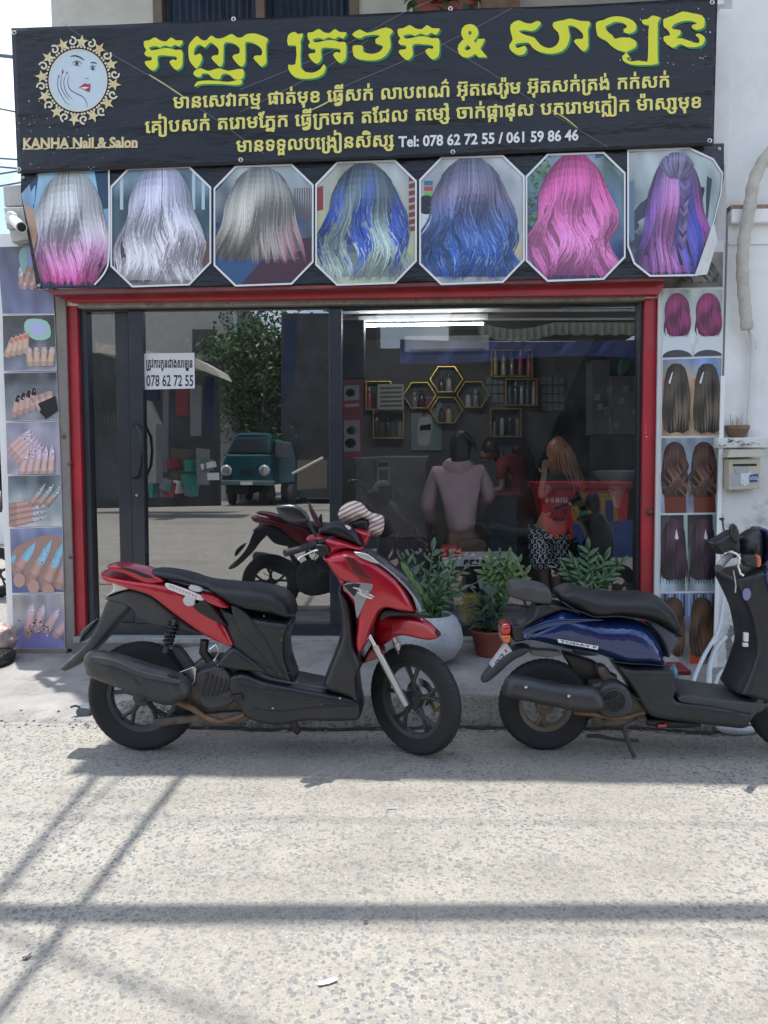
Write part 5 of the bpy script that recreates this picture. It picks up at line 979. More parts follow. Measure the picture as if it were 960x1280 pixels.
# the curled white corner at the lower right
mb = MB(); fillpoly(mb, [P(x, y, YH - .012) for x, y in ((868, 345), (884, 300), (892, 276), (897, 300), (884, 343))]); ob('curled_corner', mb, mat('white vinyl back', (.62, .62, .6), .5), hb, smooth=False)

# ================================================================== SIDE POSTERS
def poster(name, quad, Yp, label, group, cells, seed):
    """quad in pixels (tl, tr, br, bl); one top-level poster sheet"""
    t = thing(name, label, 'poster', P((quad[2][0] + quad[3][0]) / 2, (quad[2][1] + quad[3][1]) / 2, Yp), group)
    mb = MB(); mb.prism([P(a, b, Yp) for a, b in quad], (0, .004, 0)); ob('sheet', mb, M_WPRINT, t, smooth=False)
    return t
def quadmap(q):
    def f(u, v): 
        a = (lerp(q[0][0], q[1][0], u), lerp(q[0][1], q[1][1], u)); b = (lerp(q[3][0], q[2][0], u), lerp(q[3][1], q[2][1], u)); return (lerp(a[0], b[0], v), lerp(a[1], b[1], v))
    return f
YPR = YF - .035
mb = MB(); mb.prism([P(a, b, YPR + .005) for a, b in ((823.5, 345), (907, 205), (907, 300), (893, 832), (817, 832))], (0, .02, 0)); one('poster_board', mb, mat('white board', (.62, .62, .6), .6, grime=.2), 'narrow white board that carries the hair posters right of the shop window', 'board', smooth=False)
def RP(x, y, off=0.0): return P(x, y, YPR - off)
rq = [((830, 318), (905, 300), (904, 359), (828, 361)), ((828, 361), (904, 360), (903, 445.5), (827.5, 448)), ((827.5, 448.5), (903, 446), (901, 545), (826, 546)), ((826, 546.5), (897, 546), (896, 641.5), (825, 642.5)), ((825, 643), (896, 642), (895, 739.5), (824.5, 740.5)), ((824.5, 741), (895, 740), (893, 831), (823, 832))]
rl = ['hair poster partly hidden under the curled end of the banner', 'poster of two magenta bobs of hair over white capes', 'poster of two long straight ash brown hair styles with a white clip', 'poster of two wavy highlighted brown hair styles', 'poster of two dark plum straight hair styles cut to a point', 'lowest hair poster with two long brown tresses and orange cape']
rc = [c3('#8e8a80', '#54504a'), c3('#b6c0b8', '#a9b4ae', '#d9dedd'), c3('#6f8bb8', '#9a9080', '#b0895a', '#a08a72'), c3('#8d969c', '#8894a4', '#a9b4c4'), c3('#20242a', '#4a5450', '#a9b8c0'), c3('#6f86a4', '#4a4a4a', '#a89f94')]
rh = [('#3b352f', '#7d7266', 3, 1), ('#84305f', '#7c2858', 1.2, .55), ('#3c332b', '#6e6354', .7, 1), ('#4a3430', '#7a5a4c', 4.5, .92), ('#4c3440', '#332830', 1.0, .92), ('#4a3528', '#70543c', 1.2, 1)]
for k, q in enumerate(rq):
    t = poster('hair_poster', q, YPR, rl[k], 'hair posters on the right of the shop front', 2, k)
    fm = quadmap(q); cl = [fm(.01, .01), fm(.99, .01), fm(.99, .99), fm(.01, .99)]
    mb = MB(); x0, x1, y0, y1 = q[3][0] - 2, q[1][0] + 2, q[0][1] - 3, q[2][1] + 3
    backdrop(mb, cl, x0, y0, x1, y1, rc[k], 40 + k, RP, .001, 12, .5)
    H = q[2][1] - q[0][1]; n_im = 2 if k else 1
    for i in range(n_im):
        cx_ = fm((.25, .75)[i] if n_im == 2 else .6, .5)[0] + (0, 1)[i]; top = q[0][1] + H * .06; bot = q[0][1] + H * (.93, .72, .97, .80, .86, .90)[k]
        if k == 1: shape(mb, cl, ellipse(cx_, q[0][1] + H * .93, 18, 19, 0), rgb('#cdd3d6'), RP, .0014); shape(mb, cl, ellipse(cx_, q[0][1] + H * 1.02, 19, 10, 0), rgb('#3c4248'), RP, .0015)
        if k == 3: shape(mb, cl, [(cx_ - 12, y1), (cx_ - 13, y1 - 24), (cx_ + 14, y1 - 26), (cx_ + 15, y1)], rgb('#6e3326'), RP, .0014)
        if k == 2: shape(mb, cl, [(cx_ - 17, top + 20), (cx_ - 8, top + 16), (cx_ - 6, top + 30), (cx_ - 16, top + 30)], rgb('#c4532e'), RP, .0014)
        if k == 4: shape(mb, cl, [(cx_ + 12, y0), (cx_ + 17, y0), (cx_ + 17, y1), (cx_ + 14, y1)], rgb('#9fb0a8'), RP, .0014)
        if k == 5:
            for a in range(6): shape(mb, cl, [(cx_ - 17 + a * 6, top - 4), (cx_ - 15 + a * 6, top - 4), (cx_ - 15 + a * 6, top + 24), (cx_ - 17 + a * 6, top + 24)], rgb(('#8fa6c4', '#20262e')[a % 2]), RP, .0014)
            shape(mb, cl, [(cx_ - 14, top + 60), (cx_ + 4, top + 45), (cx_ + 2, y1), (cx_ - 16, y1)], rgb('#b5492c'), RP, .0015)
        ga = grad(c3(rh[k][0], rh[k][1]))
        wts = dict(wt=11, wm=(15, 16, 16, 15.5, 15, 14)[k], wb=(14, 14, 17, 17, 17, 14)[k])
        if k == 0: wts = dict(wt=14, wm=20, wb=26)
        base_c = tuple(x * .4 for x in rgb(rh[k][0])); shape(mb, cl, smooth_poly([(cx_ - wts['wt'], top + 6), (cx_, top), (cx_ + wts['wt'], top + 6), (cx_ + wts['wm'], lerp(top, bot, .4)), (cx_ + wts['wb'] * .9, bot - 5), (cx_, bot - 2), (cx_ - wts['wb'] * .9, bot - 5), (cx_ - wts['wm'], lerp(top, bot, .4))], 2), base_c, RP, .0018) if k not in () else None
        hair(mb, cl, cx_, top, bot + (6 if k == 4 else 0), colf=lambda u, t, r: ga(t), seed=60 + k * 2, fn=RP, off=.002, n=110, amp=rh[k][2] * 1.3, freq=9 if k != 3 else 12, rag=.05 if k != 4 else .09, wid=1.1, dz=.000012, phase=.5, **wts)
        if k in (2, 4): shape(mb, cl, [(cx_ - 6, top + 12), (cx_ - 4, top + 10), (cx_ - 8, top + 26), (cx_ - 10, top + 24)] if k == 2 else [(cx_ + 3, top + 12), (cx_ + 6, top + 24), (cx_ + 4, top + 26), (cx_ + 1, top + 24)], rgb('#d8d8d8'), RP, .0042)
    ob('photo_print', mb, M_PRINT, t, smooth=False)

# nail posters on the left pier
YPL = YF - .03
def LP(x, y, off=0.0): return P(x, y, YPL - off)
lq = [((-4, 308), (62, 306), (68, 393), (3, 393)), ((3, 394), (68, 393), (71, 463), (4.5, 464.5)), ((4.5, 466), (71, 464.5), (73.5, 525), (7, 527)), ((7, 528), (73.5, 526), (76, 592), (9, 593.5)), ((9.5, 594.5), (76, 593), (78, 657.5), (11, 659)), ((12, 660), (78, 658), (80, 741), (15, 742)), ((15, 743), (80, 741.5), (81.5, 810), (17, 811))]
ll = ['topmost nail poster, a hand holding a clear tip box', 'nail poster of two hands holding an iridescent tin', 'nail poster of fingers with short black tipped nails', 'nail poster of long pink jewelled nails fanned out', 'nail poster of fingers with long silver studded nails', 'large nail poster of curled fingers with pale blue stiletto nails', 'lowest nail poster, a hand in a lilac sleeve with jewelled nails']
def finger(mb, cl, x, y, ang, ln, wd, skin, nail, naillen, fn, off, jewel=0, rr=R, point=True):
    ux, uy = cos(ang), sin(ang); vx, vy = -uy, ux
    def q(a, b): return (x + ux * a + vx * b, y + uy * a + vy * b)
    nseg = 5
    for j in range(nseg):                                  # shaded lengthwise bands, as printed
        b0, b1 = -1 + 2 * j / nseg, -1 + 2 * (j + 1) / nseg; m_ = (b0 + b1) / 2; sh = .62 + .45 * (1 - m_ * m_) - .12 * m_
        prof = lambda a, b: q(a, b * wd / 2 * (1 - .12 * (a / ln)) * (1 + .09 * sin(a / ln * 9)) if a < ln * .93 else b * wd / 2 * .72)
        st = [0, ln * .25, ln * .5, ln * .75, ln * .93, ln]
        for a0, a1 in zip(st, st[1:]):
            shape(mb, cl, [prof(a0, b0), prof(a1, b0), prof(a1, b1), prof(a0, b1)], tuple(clamp(c * sh * (1 - .25 * (a0 < ln * .2))) for c in skin), fn, off)
    s0 = ln * .72
    for j in range(4):
        b0, b1 = -1 + j / 2, -1 + (j + 1) / 2; m_ = (b0 + b1) / 2; sh = 1.05 - .25 * abs(m_ - .2)
        w0 = wd * .36; shape(mb, cl, [q(s0, b0 * w0 * .8), q(s0 + ln * .12, b0 * w0), q(s0 + naillen * .6, b0 * w0 * .85), q(s0 + naillen, (b0 * w0 * (.12 if point else .6))), q(s0 + naillen, b1 * w0 * (.12 if point else .6)), q(s0 + naillen * .6, b1 * w0 * .85), q(s0 + ln * .12, b1 * w0), q(s0, b1 * w0 * .8)], tuple(clamp(c * sh) for c in nail), fn, off + .0002)
    for _ in range(jewel):
        a = s0 + rr.uniform(.0, .75) * naillen; b = rr.uniform(-.3, .3) * wd; r_ = rr.uniform(.5, 1.1)
        c = rr.choice(c3('#e8e8f0', '#f4f4ff', '#5a5a66', '#b8c4d8', '#d8c8d0')); shape(mb, cl, ellipse(*q(a, b), r_, r_, 0, 6), c, fn, off + .0004 + _ * .00001)
sk = rgb('#c39a8e'); skp = rgb('#d8b3ae')
for k, q in enumerate(lq):
    t = poster('nail_poster', q, YPL, ll[k], 'nail posters on the left of the shop front', 1, k)
    fm = quadmap(q); cl = [fm(.005, .01), fm(.995, .01), fm(.995, .99), fm(.005, .99)]; rr = random.Random(k + 70)
    bgc = [c3('#56585c', '#6c6f88', '#7c80a0'), c3('#4a4742', '#55555a', '#8f93a6'), c3('#3c3c40', '#7c7e86', '#8a8d94'), c3('#8f8c98', '#a8a4b4', '#b8b0bc'), c3('#5c6068', '#8a9498', '#c4c8c8'), c3('#8f96b4', '#5c6a94', '#56648f'), c3('#b0a8a0', '#9c98a8', '#6f6f98')][k]
    mb = MB(); backdrop(mb, cl, q[0][0] - 3, q[0][1] - 4, q[2][0] + 3, q[2][1] + 4, bgc, 90 + k, LP, .0008, 12, .35)
    def F(u, v, ang, ln, wd, nail, nl, skin=sk, j=0, o=.0015, point=True):
        a = fm(u, v); finger(mb, cl, a[0], a[1], radians(ang), ln, wd, skin, rgb(nail), nl, LP, o, j, rr, point)
    if k == 0:
        shape(mb, cl, smooth_poly([fm(.5, .02), fm(.85, .08), fm(.95, .35), fm(.8, .5), fm(.5, .42), fm(.4, .2)], 3), rgb('#8fb0ae'), LP, .0012); shape(mb, cl, smooth_poly([fm(.55, .1), fm(.8, .15), fm(.85, .35), fm(.6, .38)], 3), rgb('#8c9cc8'), LP, .0013)
        for i in range(4): F(.42 + i * .13, .62, 265 + i * 5, 22, 8, '#b8c0c8', 12, j=6, o=.0015 + i * .0006)
        for i in range(4): F(.60 + i * .12, .30, 105 - i * 3, 30, 7.5, '#d8c8c8', 4, o=.004 + i * .0006)
    if k == 1:
        shape(mb, cl, smooth_poly([fm(.48, .08), fm(.85, .12), fm(.9, .4), fm(.62, .45), fm(.42, .28)], 3), rgb('#9fc8b8'), LP, .0012); shape(mb, cl, smooth_poly([fm(.52, .14), fm(.8, .18), fm(.82, .34), fm(.6, .36)], 3), rgb('#b4b8dc'), LP, .0013)
        for i in range(4): F(.06 + i * .12, .75 - i * .02, 290 - i * 6, 26, 9, '#d87c60', 6, rgb('#cfae98'), 0, .0015 + i * .0006)
        for i in range(4): F(.52 + i * .12, .92, 262 + i * 5, 24, 9, '#c8b8b0', 6, rgb('#cfae98'), 2, .004 + i * .0006)
    if k == 2:
        for i in range(4): F(.16 + i * .12, .92 - i * .04, 282 - i * 3, 27, 9, '#241c22', 9, rgb('#c8a498'), 2, .0015 + i * .0006, False)
        for i in range(3): F(.55 + i * .14, .5 - i * .05, 60 + i * 12, 26, 10, '#241c22', 9, rgb('#d0aca0'), 2, .004 + i * .0006, False)
        shape(mb, cl, [fm(.62, .65), fm(.95, .5), fm(1, .8), fm(.75, .98)], rgb('#16181c'), LP, .0062)
    if k == 3:
        for i in range(7): F(.0 + i * .06, .55 + i * .08, 318 - i * 2, 34, 7.5, '#d8b8c8', 18, skp, 9, .0015 + i * .0006)
        for i in range(5): F(.25 + i * .14, 1.05, 285 - i * 3, 30, 8.5, '#e0c0d0', 17, skp, 10, .006 + i * .0006)
    if k == 4:
        for i in range(4): F(.0, .6 + i * .12, 350 - i * 1, 42, 7.5, '#b8b8c0', 20, sk, 10, .0015 + i * .0006)
        for i in range(3): F(.4 + i * .15, .6, 305 + i * 2, 20, 7, '#a8b8b8', 20, sk, 8, .0045 + i * .0006)
    if k == 5:
        F(.12, .50, 200, 4, 16, '#7cc0d8', 5, sk, 0, .0012, False)
        shape(mb, cl, smooth_poly([fm(.02, .38), fm(.3, .22), fm(.75, .12), (q[1][0], q[1][1] + 20), fm(1, .8), fm(.7, .95), fm(.3, .9), fm(.05, .75)], 3), tuple(c * .7 for c in sk), LP, .0012)
        for i, (u, v, l_, nl) in enumerate(((.12, .66, 22, 26), (.38, .80, 32, 33), (.64, .92, 38, 34), (.9, .95, 34, 28))): F(u, v, 302 - i * 5, l_, 14, '#8fc4dc', nl, sk, (0, 12, 12, 0)[i], .002 + i * .0008)
        for i, (u, v) in enumerate(((.15, .80), (.42, .9), (.70, .97))): shape(mb, cl, ellipse(*fm(u, v), 7.5, 9, 0, 14), tuple(c * .95 for c in sk), LP, .006 + i * .0004)
    if k == 6:
        shape(mb, cl, smooth_poly([fm(.1, .75), fm(.4, .62), fm(.9, .8), fm(.95, 1.1), fm(.05, 1.1)], 3), rgb('#8f8cc0'), LP, .0012)
        for i, (u, v, a, l_) in enumerate(((.28, .8, 278, 40), (.45, .7, 285, 30), (.62, .72, 300, 30), (.8, .8, 310, 26))): F(u, v, a, l_, 12, '#d8c0cc', 14, skp, 8, .0016 + i * .0008)
        for _ in range(40): shape(mb, cl, ellipse(*fm(.5 + rr.gauss(0, .12), .62 + rr.gauss(0, .08)), 1, 1, 0, 6), rr.choice(c3('#f0e8e8', '#30303a', '#c8c8d8', '#8a6a50')), LP, .0056 + _ * .00001)
    ob('photo_print', mb, M_PRINT, t, smooth=False)
# phone number notice on the door glass
YS = YG - .036
def SP(x, y, off=0.0): return P(x, y, YS - off)
nt_ = thing('phone_notice', 'white paper notice with Khmer line and phone number stuck on the door glass', 'notice', P(211, 487, YS))
mb = MB(); mb.prism([SP(a, b) for a, b in ((180, 442), (243, 441), (243.5, 485.5), (181, 487))], (0, .001, 0)); ob('sheet', mb, mat('white paper', (.66, .66, .66), .7, var=.03), nt_, smooth=False)
M_INK = mat('black ink', (.01, .01, .012), .5)
vs, fs = join(kh_line(3, 182.5, 459.5, 241, 459.5, 15.5, 26)); flat_print('letters', vs, fs, M_INK, .0012, nt_, SP)
v, f = font_mesh('078 62 72 55', .012); px = fit(v, 183, 468.5, 241.5, 483); flat_print('phone_number', px, f, M_INK, .0012, nt_, SP)

# ================================================================== ROOM BEHIND THE GLASS
YBK = 8.6
xa, xb = P(60, 600, YF).x, P(900, 600, YF).x
CZ = 2.78
ra = YF + .26
mb = MB(); mb.quad((xa, ra, WZ), (xb + .6, ra, WZ), (xb + .6, 10.2, WZ), (xa, 10.2, WZ)); struct('shop_floor', mb, mat('grey floor tiles', (.22, .21, .20), .35, var=.08, vscale=2, grime=.2), smooth=False)
M_CEIL = mat('grey ceiling', (.20, .20, .20), .8, var=.05)
mb = MB(); mb.bb((xa, ra, CZ), (xb + .6, 10.3, CZ + .1)); struct('shop_ceiling', mb, M_CEIL, smooth=False)
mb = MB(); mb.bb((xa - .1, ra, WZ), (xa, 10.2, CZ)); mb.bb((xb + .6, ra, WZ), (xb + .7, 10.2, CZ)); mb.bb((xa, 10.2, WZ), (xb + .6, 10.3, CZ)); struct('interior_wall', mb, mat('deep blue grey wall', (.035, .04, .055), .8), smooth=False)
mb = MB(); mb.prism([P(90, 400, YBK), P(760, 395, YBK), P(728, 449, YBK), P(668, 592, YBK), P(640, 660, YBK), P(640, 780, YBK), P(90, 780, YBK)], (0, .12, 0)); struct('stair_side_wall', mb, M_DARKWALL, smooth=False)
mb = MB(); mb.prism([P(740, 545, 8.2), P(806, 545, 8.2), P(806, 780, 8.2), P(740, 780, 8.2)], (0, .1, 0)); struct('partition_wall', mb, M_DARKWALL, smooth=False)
# added black screen that keeps the room behind the sliding door dark
mb = MB(); mb.prism([P(182, 380, 6.4), P(424, 380, 6.4), P(424, 800, 6.4), P(182, 800, 6.4)], (0, .06, 0)); struct('door_dark_screen', mb, mat('black screen panel', (.012, .013, .016), .7), smooth=False)

M_TUBE = mat('lit tube', (1, .98, .94), emit=36)
lamp = thing('tube_lamp', 'lit fluorescent tube lamp under the shop ceiling', 'lamp', P(528, 405, 7.0))
mb = MB(); mb.tube([P(453, 407, 7.0), P(604, 404.5, 7.0)], .011, 10); ob('tube', mb, M_TUBE, lamp)
mb = MB(); a, b = P(448, 402, 7.03), P(610, 399, 7.03); mb.prism([a, b, b + Vector((0, 0, .05)), a + Vector((0, 0, .05))], (0, .05, 0)); mat('white plastic', (.7, .7, .7), .4, var=.04); ob('lamp_body', mb, mat('grey plastic', (.2, .2, .21), .5), lamp, smooth=False)
M_WP = MATS['white plastic']
acu = thing('air_conditioner', 'white split air conditioner high on the back wall of the shop', 'air conditioner', P(558, 440, YBK))
mb = MB(); mb.prism([P(505, 412, YBK - .22), P(612, 411, YBK - .22), P(612, 438, YBK - .22), P(505, 440, YBK - .22)], (0, .22, 0)); ob('case', mb, mat('pale blue grey plastic', (.45, .48, .52), .4), acu, smooth=False, bevel=.02)
mb = MB(); mb.prism([P(512, 436.5, YBK - .23), P(606, 435, YBK - .23), P(606, 438, YBK - .23), P(512, 439.5, YBK - .23)], (0, .008, 0)); ob('louvre', mb, mat('grey plastic', (.2, .2, .21), .5), acu, smooth=False)

M_GSH = mat('gold shelf metal', (.62, .46, .10), .3, metal=.6, var=.1)
M_BOT = [mat('bottle ' + n, c, .25, var=.1, coat=.4) for n, c in (('white', (.45, .45, .46)), ('pink', (.45, .10, .16)), ('cream', (.5, .42, .26)), ('dark', (.05, .05, .06)), ('teal', (.06, .22, .26)), ('grey', (.22, .23, .25)))]
_bn = 0
def bottle(px, py, Y, hpx, wpx, m, label, group, cap=True):
    """stands with its foot at (px, py)"""
    global _bn; _bn += 1
    s = sc(Y, px, py); c = P(px, py, Y); r_ = wpx * s / 2; h = hpx * s
    t = thing('bottle', label, 'bottle', c, group); mb = MB(); M = Matrix.Translation(c)
    mb.lathe([(0, 0), (r_ * .92, 0), (r_, h * .04), (r_, h * .66), (r_ * .85, h * .74), (r_ * .42, h * .80), (r_ * .42, h * .84), (0, h * .84)], M, 12); ob('body', mb, m, t)
    mb = MB(); mb.lathe([(0, h * .82), (r_ * .52, h * .82), (r_ * .5, h), (0, h)], M, 10); ob('cap', mb, M_BOT[3] if _bn % 3 else M_BOT[0], t)
    return t
YS_ = YBK - .14
def hexshelf(cx, cy, r, label, k):
    t = thing('hexagon_shelf', label, 'shelf', P(cx, cy + 18, YBK), 'gold hexagon shelves on the back wall')
    o, i = [(cx + r * cos(a), cy + r * .90 * sin(a)) for a in [pi / 3 * q for q in range(6)]], [(cx + (r - 1.2) * cos(a), cy + (r - 1.3) * .90 * sin(a)) for a in [pi / 3 * q for q in range(6)]]
    for q in range(6):
        mb = MB(); mb.prism([P(*o[q], YS_), P(*o[(q + 1) % 6], YS_), P(*i[(q + 1) % 6], YS_), P(*i[q], YS_)], (0, .14, 0)); ob('side', mb, M_GSH, t, smooth=False)
    return t
hx = [(558, 474, 'topmost gold hexagon shelf on the back wall'), (524.5, 494, 'left gold hexagon shelf on the back wall'), (591.5, 493, 'right gold hexagon shelf on the back wall'), (558, 512.5, 'lowest gold hexagon shelf on the back wall')]
for k, (a, b, l) in enumerate(hx):
    hexshelf(a, b, 21, l, k)
    for j, dx in enumerate((-6, 3)):
        bottle(a + dx, b + 16.3, YS_ + .06, 22 if j else 20, 8, M_BOT[(3, 0, 5, 3, 0, 5, 3, 2)[k * 2 + j]], ('dark', 'pale')[j] + ' bottle in the ' + l.split(' on ')[0], 'bottles in the hexagon shelves')
sq = [(457, 476, 489, 512, 'gold square shelf of bottles left of the white notice'), (466, 513, 505, 548, 'low gold square shelf with dark bottles over the counter'), (614, 437, 666, 471, 'highest gold rectangular shelf with tall cream bottles'), (632, 473, 672, 507, 'gold rectangular shelf of teal capped packets'), (613, 510, 652, 546, 'low gold square shelf of mixed bottles right of the poster')]
for k, (x0, y0, x1, y1, l) in enumerate(sq):
    t = thing('square_shelf', l, 'shelf', P((x0 + x1) / 2, y1, YBK), 'gold rectangular shelves on the back wall')
    for n_, q in (('top_board', (x0, y0, x1, y0 + 1.3)), ('bottom_board', (x0, y1 - 1.3, x1, y1)), ('side', (x0, y0 + 1.3, x0 + 1.3, y1 - 1.3)), ('side', (x1 - 1.3, y0 + 1.3, x1, y1 - 1.3))):
        mb = MB(); mb.prism([P(q[0], q[1], YS_), P(q[2], q[1], YS_), P(q[2], q[3], YS_), P(q[0], q[3], YS_)], (0, .14, 0)); ob(n_, mb, M_GSH, t, smooth=False)
    n_b = (3, 3, 5, 5, 4)[k]
    for j in range(n_b):
        bottle(lerp(x0 + 5, x1 - 5, j / (n_b - 1)), y1 - 1.8, YS_ + .06, (26, 24, 30, 28, 22 + 5 * (j % 2))[k], (x1 - x0) / n_b * .62, M_BOT[((1, 2, 0), (3, 3, 5), (2, 2, 5, 1, 1), (4, 4, 0, 4, 0), (5, 0, 3, 5))[k][j]], 'bottle on the ' + l[:l.index(' shelf')] + ' shelf' + (' near its left end', ' just right of the first', ' in the middle', ' right of the middle', ' at its right end')[j] + ('', ' by the counter', '', '', ' by the poster')[k], 'bottles in the square shelves')
# packets hung in rows
pk = MB()
pkg = thing('packet_display', 'rows of pale blue packets hanging on the back wall', 'display', P(690, 515, YBK - .02))
M_PKT = mat('pale blue packet', (.20, .25, .28), .4, var=.25, vscale=30)
for i in range(13):
    for j in range(4):
        x, y = 608 + i * 7.6, 471 + j * 11
        if 630 < x < 673 or y > 500 and x < 655: continue
        mb = MB(); mb.prism([P(x, y, YBK - .02), P(x + 6.4, y, YBK - .02), P(x + 6.4, y + 9.4, YBK - .035), P(x, y + 9.4, YBK - .035)], (0, .012, 0)); ob('packet', mb, M_PKT, pkg, smooth=False)
# posters on the back wall
def wallposter(name, x0, y0, x1, y1, Y, m, label, cat='poster', deco=None):
    t = thing(name, label, cat, P((x0 + x1) / 2, y1, Y)); mb = MB(); mb.prism([P(x0, y0, Y), P(x1, y0, Y), P(x1, y1, Y), P(x0, y1, Y)], (0, .012, 0)); ob('sheet', mb, m, t, smooth=False)
    for d in deco or []:
        n_, pts, c = d; mb = MB(); fillpoly(mb, [P(a, b, Y - .003) for a, b in pts]); ob(n_, mb, mat('print ' + c, rgb(c), .6, var=.05), t, smooth=False)
    return t
wallposter('bottle_poster', 514, 496, 552, 563, YBK - .03, mat('pale blue poster', (.22, .29, .34), .6, var=.12), 'pale blue poster of a white spray bottle under the hexagon shelves', deco=[
    ('headline', [(516, 498), (546, 497), (546, 510), (520, 512)], '#8a2f35'), ('bottle_picture', smooth_poly([(524, 523), (536, 518), (541, 524), (537, 552), (532, 557), (522, 553)], 3), '#b8b8bc'), ('label_band', [(525, 532), (539, 530), (538, 545), (524, 546)], '#a02830'), ('cap_picture', [(528, 514), (537, 513), (538, 521), (527, 522)], '#9a2a30')])
wallposter('white_notice', 472, 480, 505, 512, YBK - .25, mat('grey white notice', (.33, .34, .34), .6, var=.08), 'white notice with dark handwritten lines left of the hexagon shelves', 'notice', deco=[('line', [(475 + (j % 2) * 1, 484 + j * 5.5), (502, 483.5 + j * 5.5), (502, 486 + j * 5.5), (475, 486.8 + j * 5.5)], '#50545a') for j in range(5)])
wallposter('red_poster', 428.5, 476, 453, 521, 6.2, mat('dull red poster', (.22, .02, .03), .5, var=.15), 'upper red framed nail poster just right of the door post', deco=[('picture', [(430, 482), (449, 481), (449, 500), (430, 501)], '#8d9096'), ('picture', ellipse(438, 491, 6, 5), '#3a3a40'), ('lettering', [(431, 505), (449, 504), (449, 508), (431, 509)], '#b08a8a')])
wallposter('red_poster', 428.5, 522, 453, 572, 6.2, MATS['dull red poster'], 'lower red framed nail poster just right of the door post', deco=[('picture', [(430, 526), (450, 525), (450, 564), (430, 565)], '#8b8288'), ('picture', ellipse(440, 538, 7, 5), '#33282c'), ('picture', ellipse(438, 554, 7, 6), '#4a3438')])
mb = MB(); mb.prism([P(427, 400, 6.3), P(455, 400, 6.3), P(455, 472, 6.3), P(427, 472, 6.3)], (0, .2, 0)); tall = one('dark_blue_cabinet', mb, mat('dark blue cabinet', (.012, .03, .055), .4, var=.3, vscale=14), 'dark blue cabinet above the red posters inside the window', 'cabinet', smooth=False, bevel=.004)
# reception counter
cnt = thing('reception_counter', 'grey rounded concrete reception counter inside the window', 'counter', P(490, 690, 7.2))
mb = MB(); pts = smooth_poly([(446, 572), (530, 570), (533, 580), (532, 668), (528, 672), (448, 672), (444, 668), (444, 580)], 2); mb.prism([P(a, b, 7.0) for a, b in pts], (0, .5, 0)); ob('counter_body', mb, mat('beige grey counter', (.27, .25, .215), .7, var=.18, vscale=4, grime=.3), cnt, smooth=False, bevel=.01)
mb = MB(); mb.prism([P(444, 672.5, 7.02), P(533, 672.5, 7.02), P(533, 745, 7.02), P(444, 745, 7.02)], (0, .45, 0)); ob('counter_base', mb, M_DARKWALL, cnt, smooth=False)
wallposter('counter_flyer', 471, 576, 487, 608, 6.98, mat('pale flyer', (.40, .40, .42), .6, var=.1), 'white and red flyer stuck on the counter front', 'flyer', deco=[('stripe', [(472, 578), (486, 577), (486, 583), (472, 584)], '#8a3038'), ('text_block', [(474, 588), (485, 587), (485, 600), (474, 601)], '#7f6f78')])
# little round table with a red edge, and stool
tb = thing('manicure_table', 'small manicure table with a red top and grey leg panel', 'table', P(640, 745, 7.3))
mb = MB(); mb.prism([P(598, 617, 7.2), P(655, 617, 7.2), P(655, 621, 7.2), P(598, 621, 7.2)], (0, .5, 0)); ob('table_top', mb, mat('dark red laminate', (.20, .02, .025), .3), tb, smooth=False, bevel=.006)
mb = MB(); mb.prism([P(612, 621.2, 7.28), P(646, 621.2, 7.28), P(646, 745, 7.28), P(612, 745, 7.28)], (0, .35, 0)); ob('leg_panel', mb, mat('grey laminate', (.13, .15, .17), .4), tb, smooth=False)
st = thing('red_stool', 'red plastic stool in front of the counter', 'stool', P(552, 728, 6.3))
M_RP = mat('red plastic', (.42, .02, .03), .35, var=.08)
mb = MB(); pillow(mb, [(552, 684), (560, 682.5), (571, 683), (577, 690), (577, 697), (553, 698)], 6.2, .13, .02, sub=2); ob('seat', mb, M_RP, st)
for a, b in ((555, 556), (574, 577)):
    for dy in (-.1, .1):
        mb = MB(); mb.tube([P(a, 696, 6.2 + dy), P(b, 745, 6.2 + dy * 1.2)], .012, 6); ob('leg', mb, M_RP, st)
# black and white checked mat on a low bench
bn = thing('low_bench', 'low bench covered with white and black printed paper', 'bench', P(600, 745, 6.1))
mb = MB(); mb.prism([P(553, 698, 6.0), P(648, 697, 6.0), P(650, 707, 6.0), P(553, 708, 6.0)], (0, .4, 0)); ob('bench_top', mb, mat('white laminate', (.55, .55, .55), .4), bn, smooth=False)
for a, b in ((556, 560), (640, 645)): mb = MB(); mb.prism([P(a, 708.2, 6.02), P(b, 708.2, 6.02), P(b, 752, 6.02), P(a, 752, 6.02)], (0, .3, 0)); ob('leg', mb, M_DARKWALL, bn, smooth=False)
mb = MB()
for k in range(9):
    x = 580 + k * 7.5; mb.poly([P(x, 699.5, 5.998), P(x + R.uniform(3, 6), 699.2, 5.998), P(x + R.uniform(3, 7), 706, 5.998), P(x - 1, 706, 5.998)])
ob('black_pattern', mb, M_INK, bn, smooth=False)
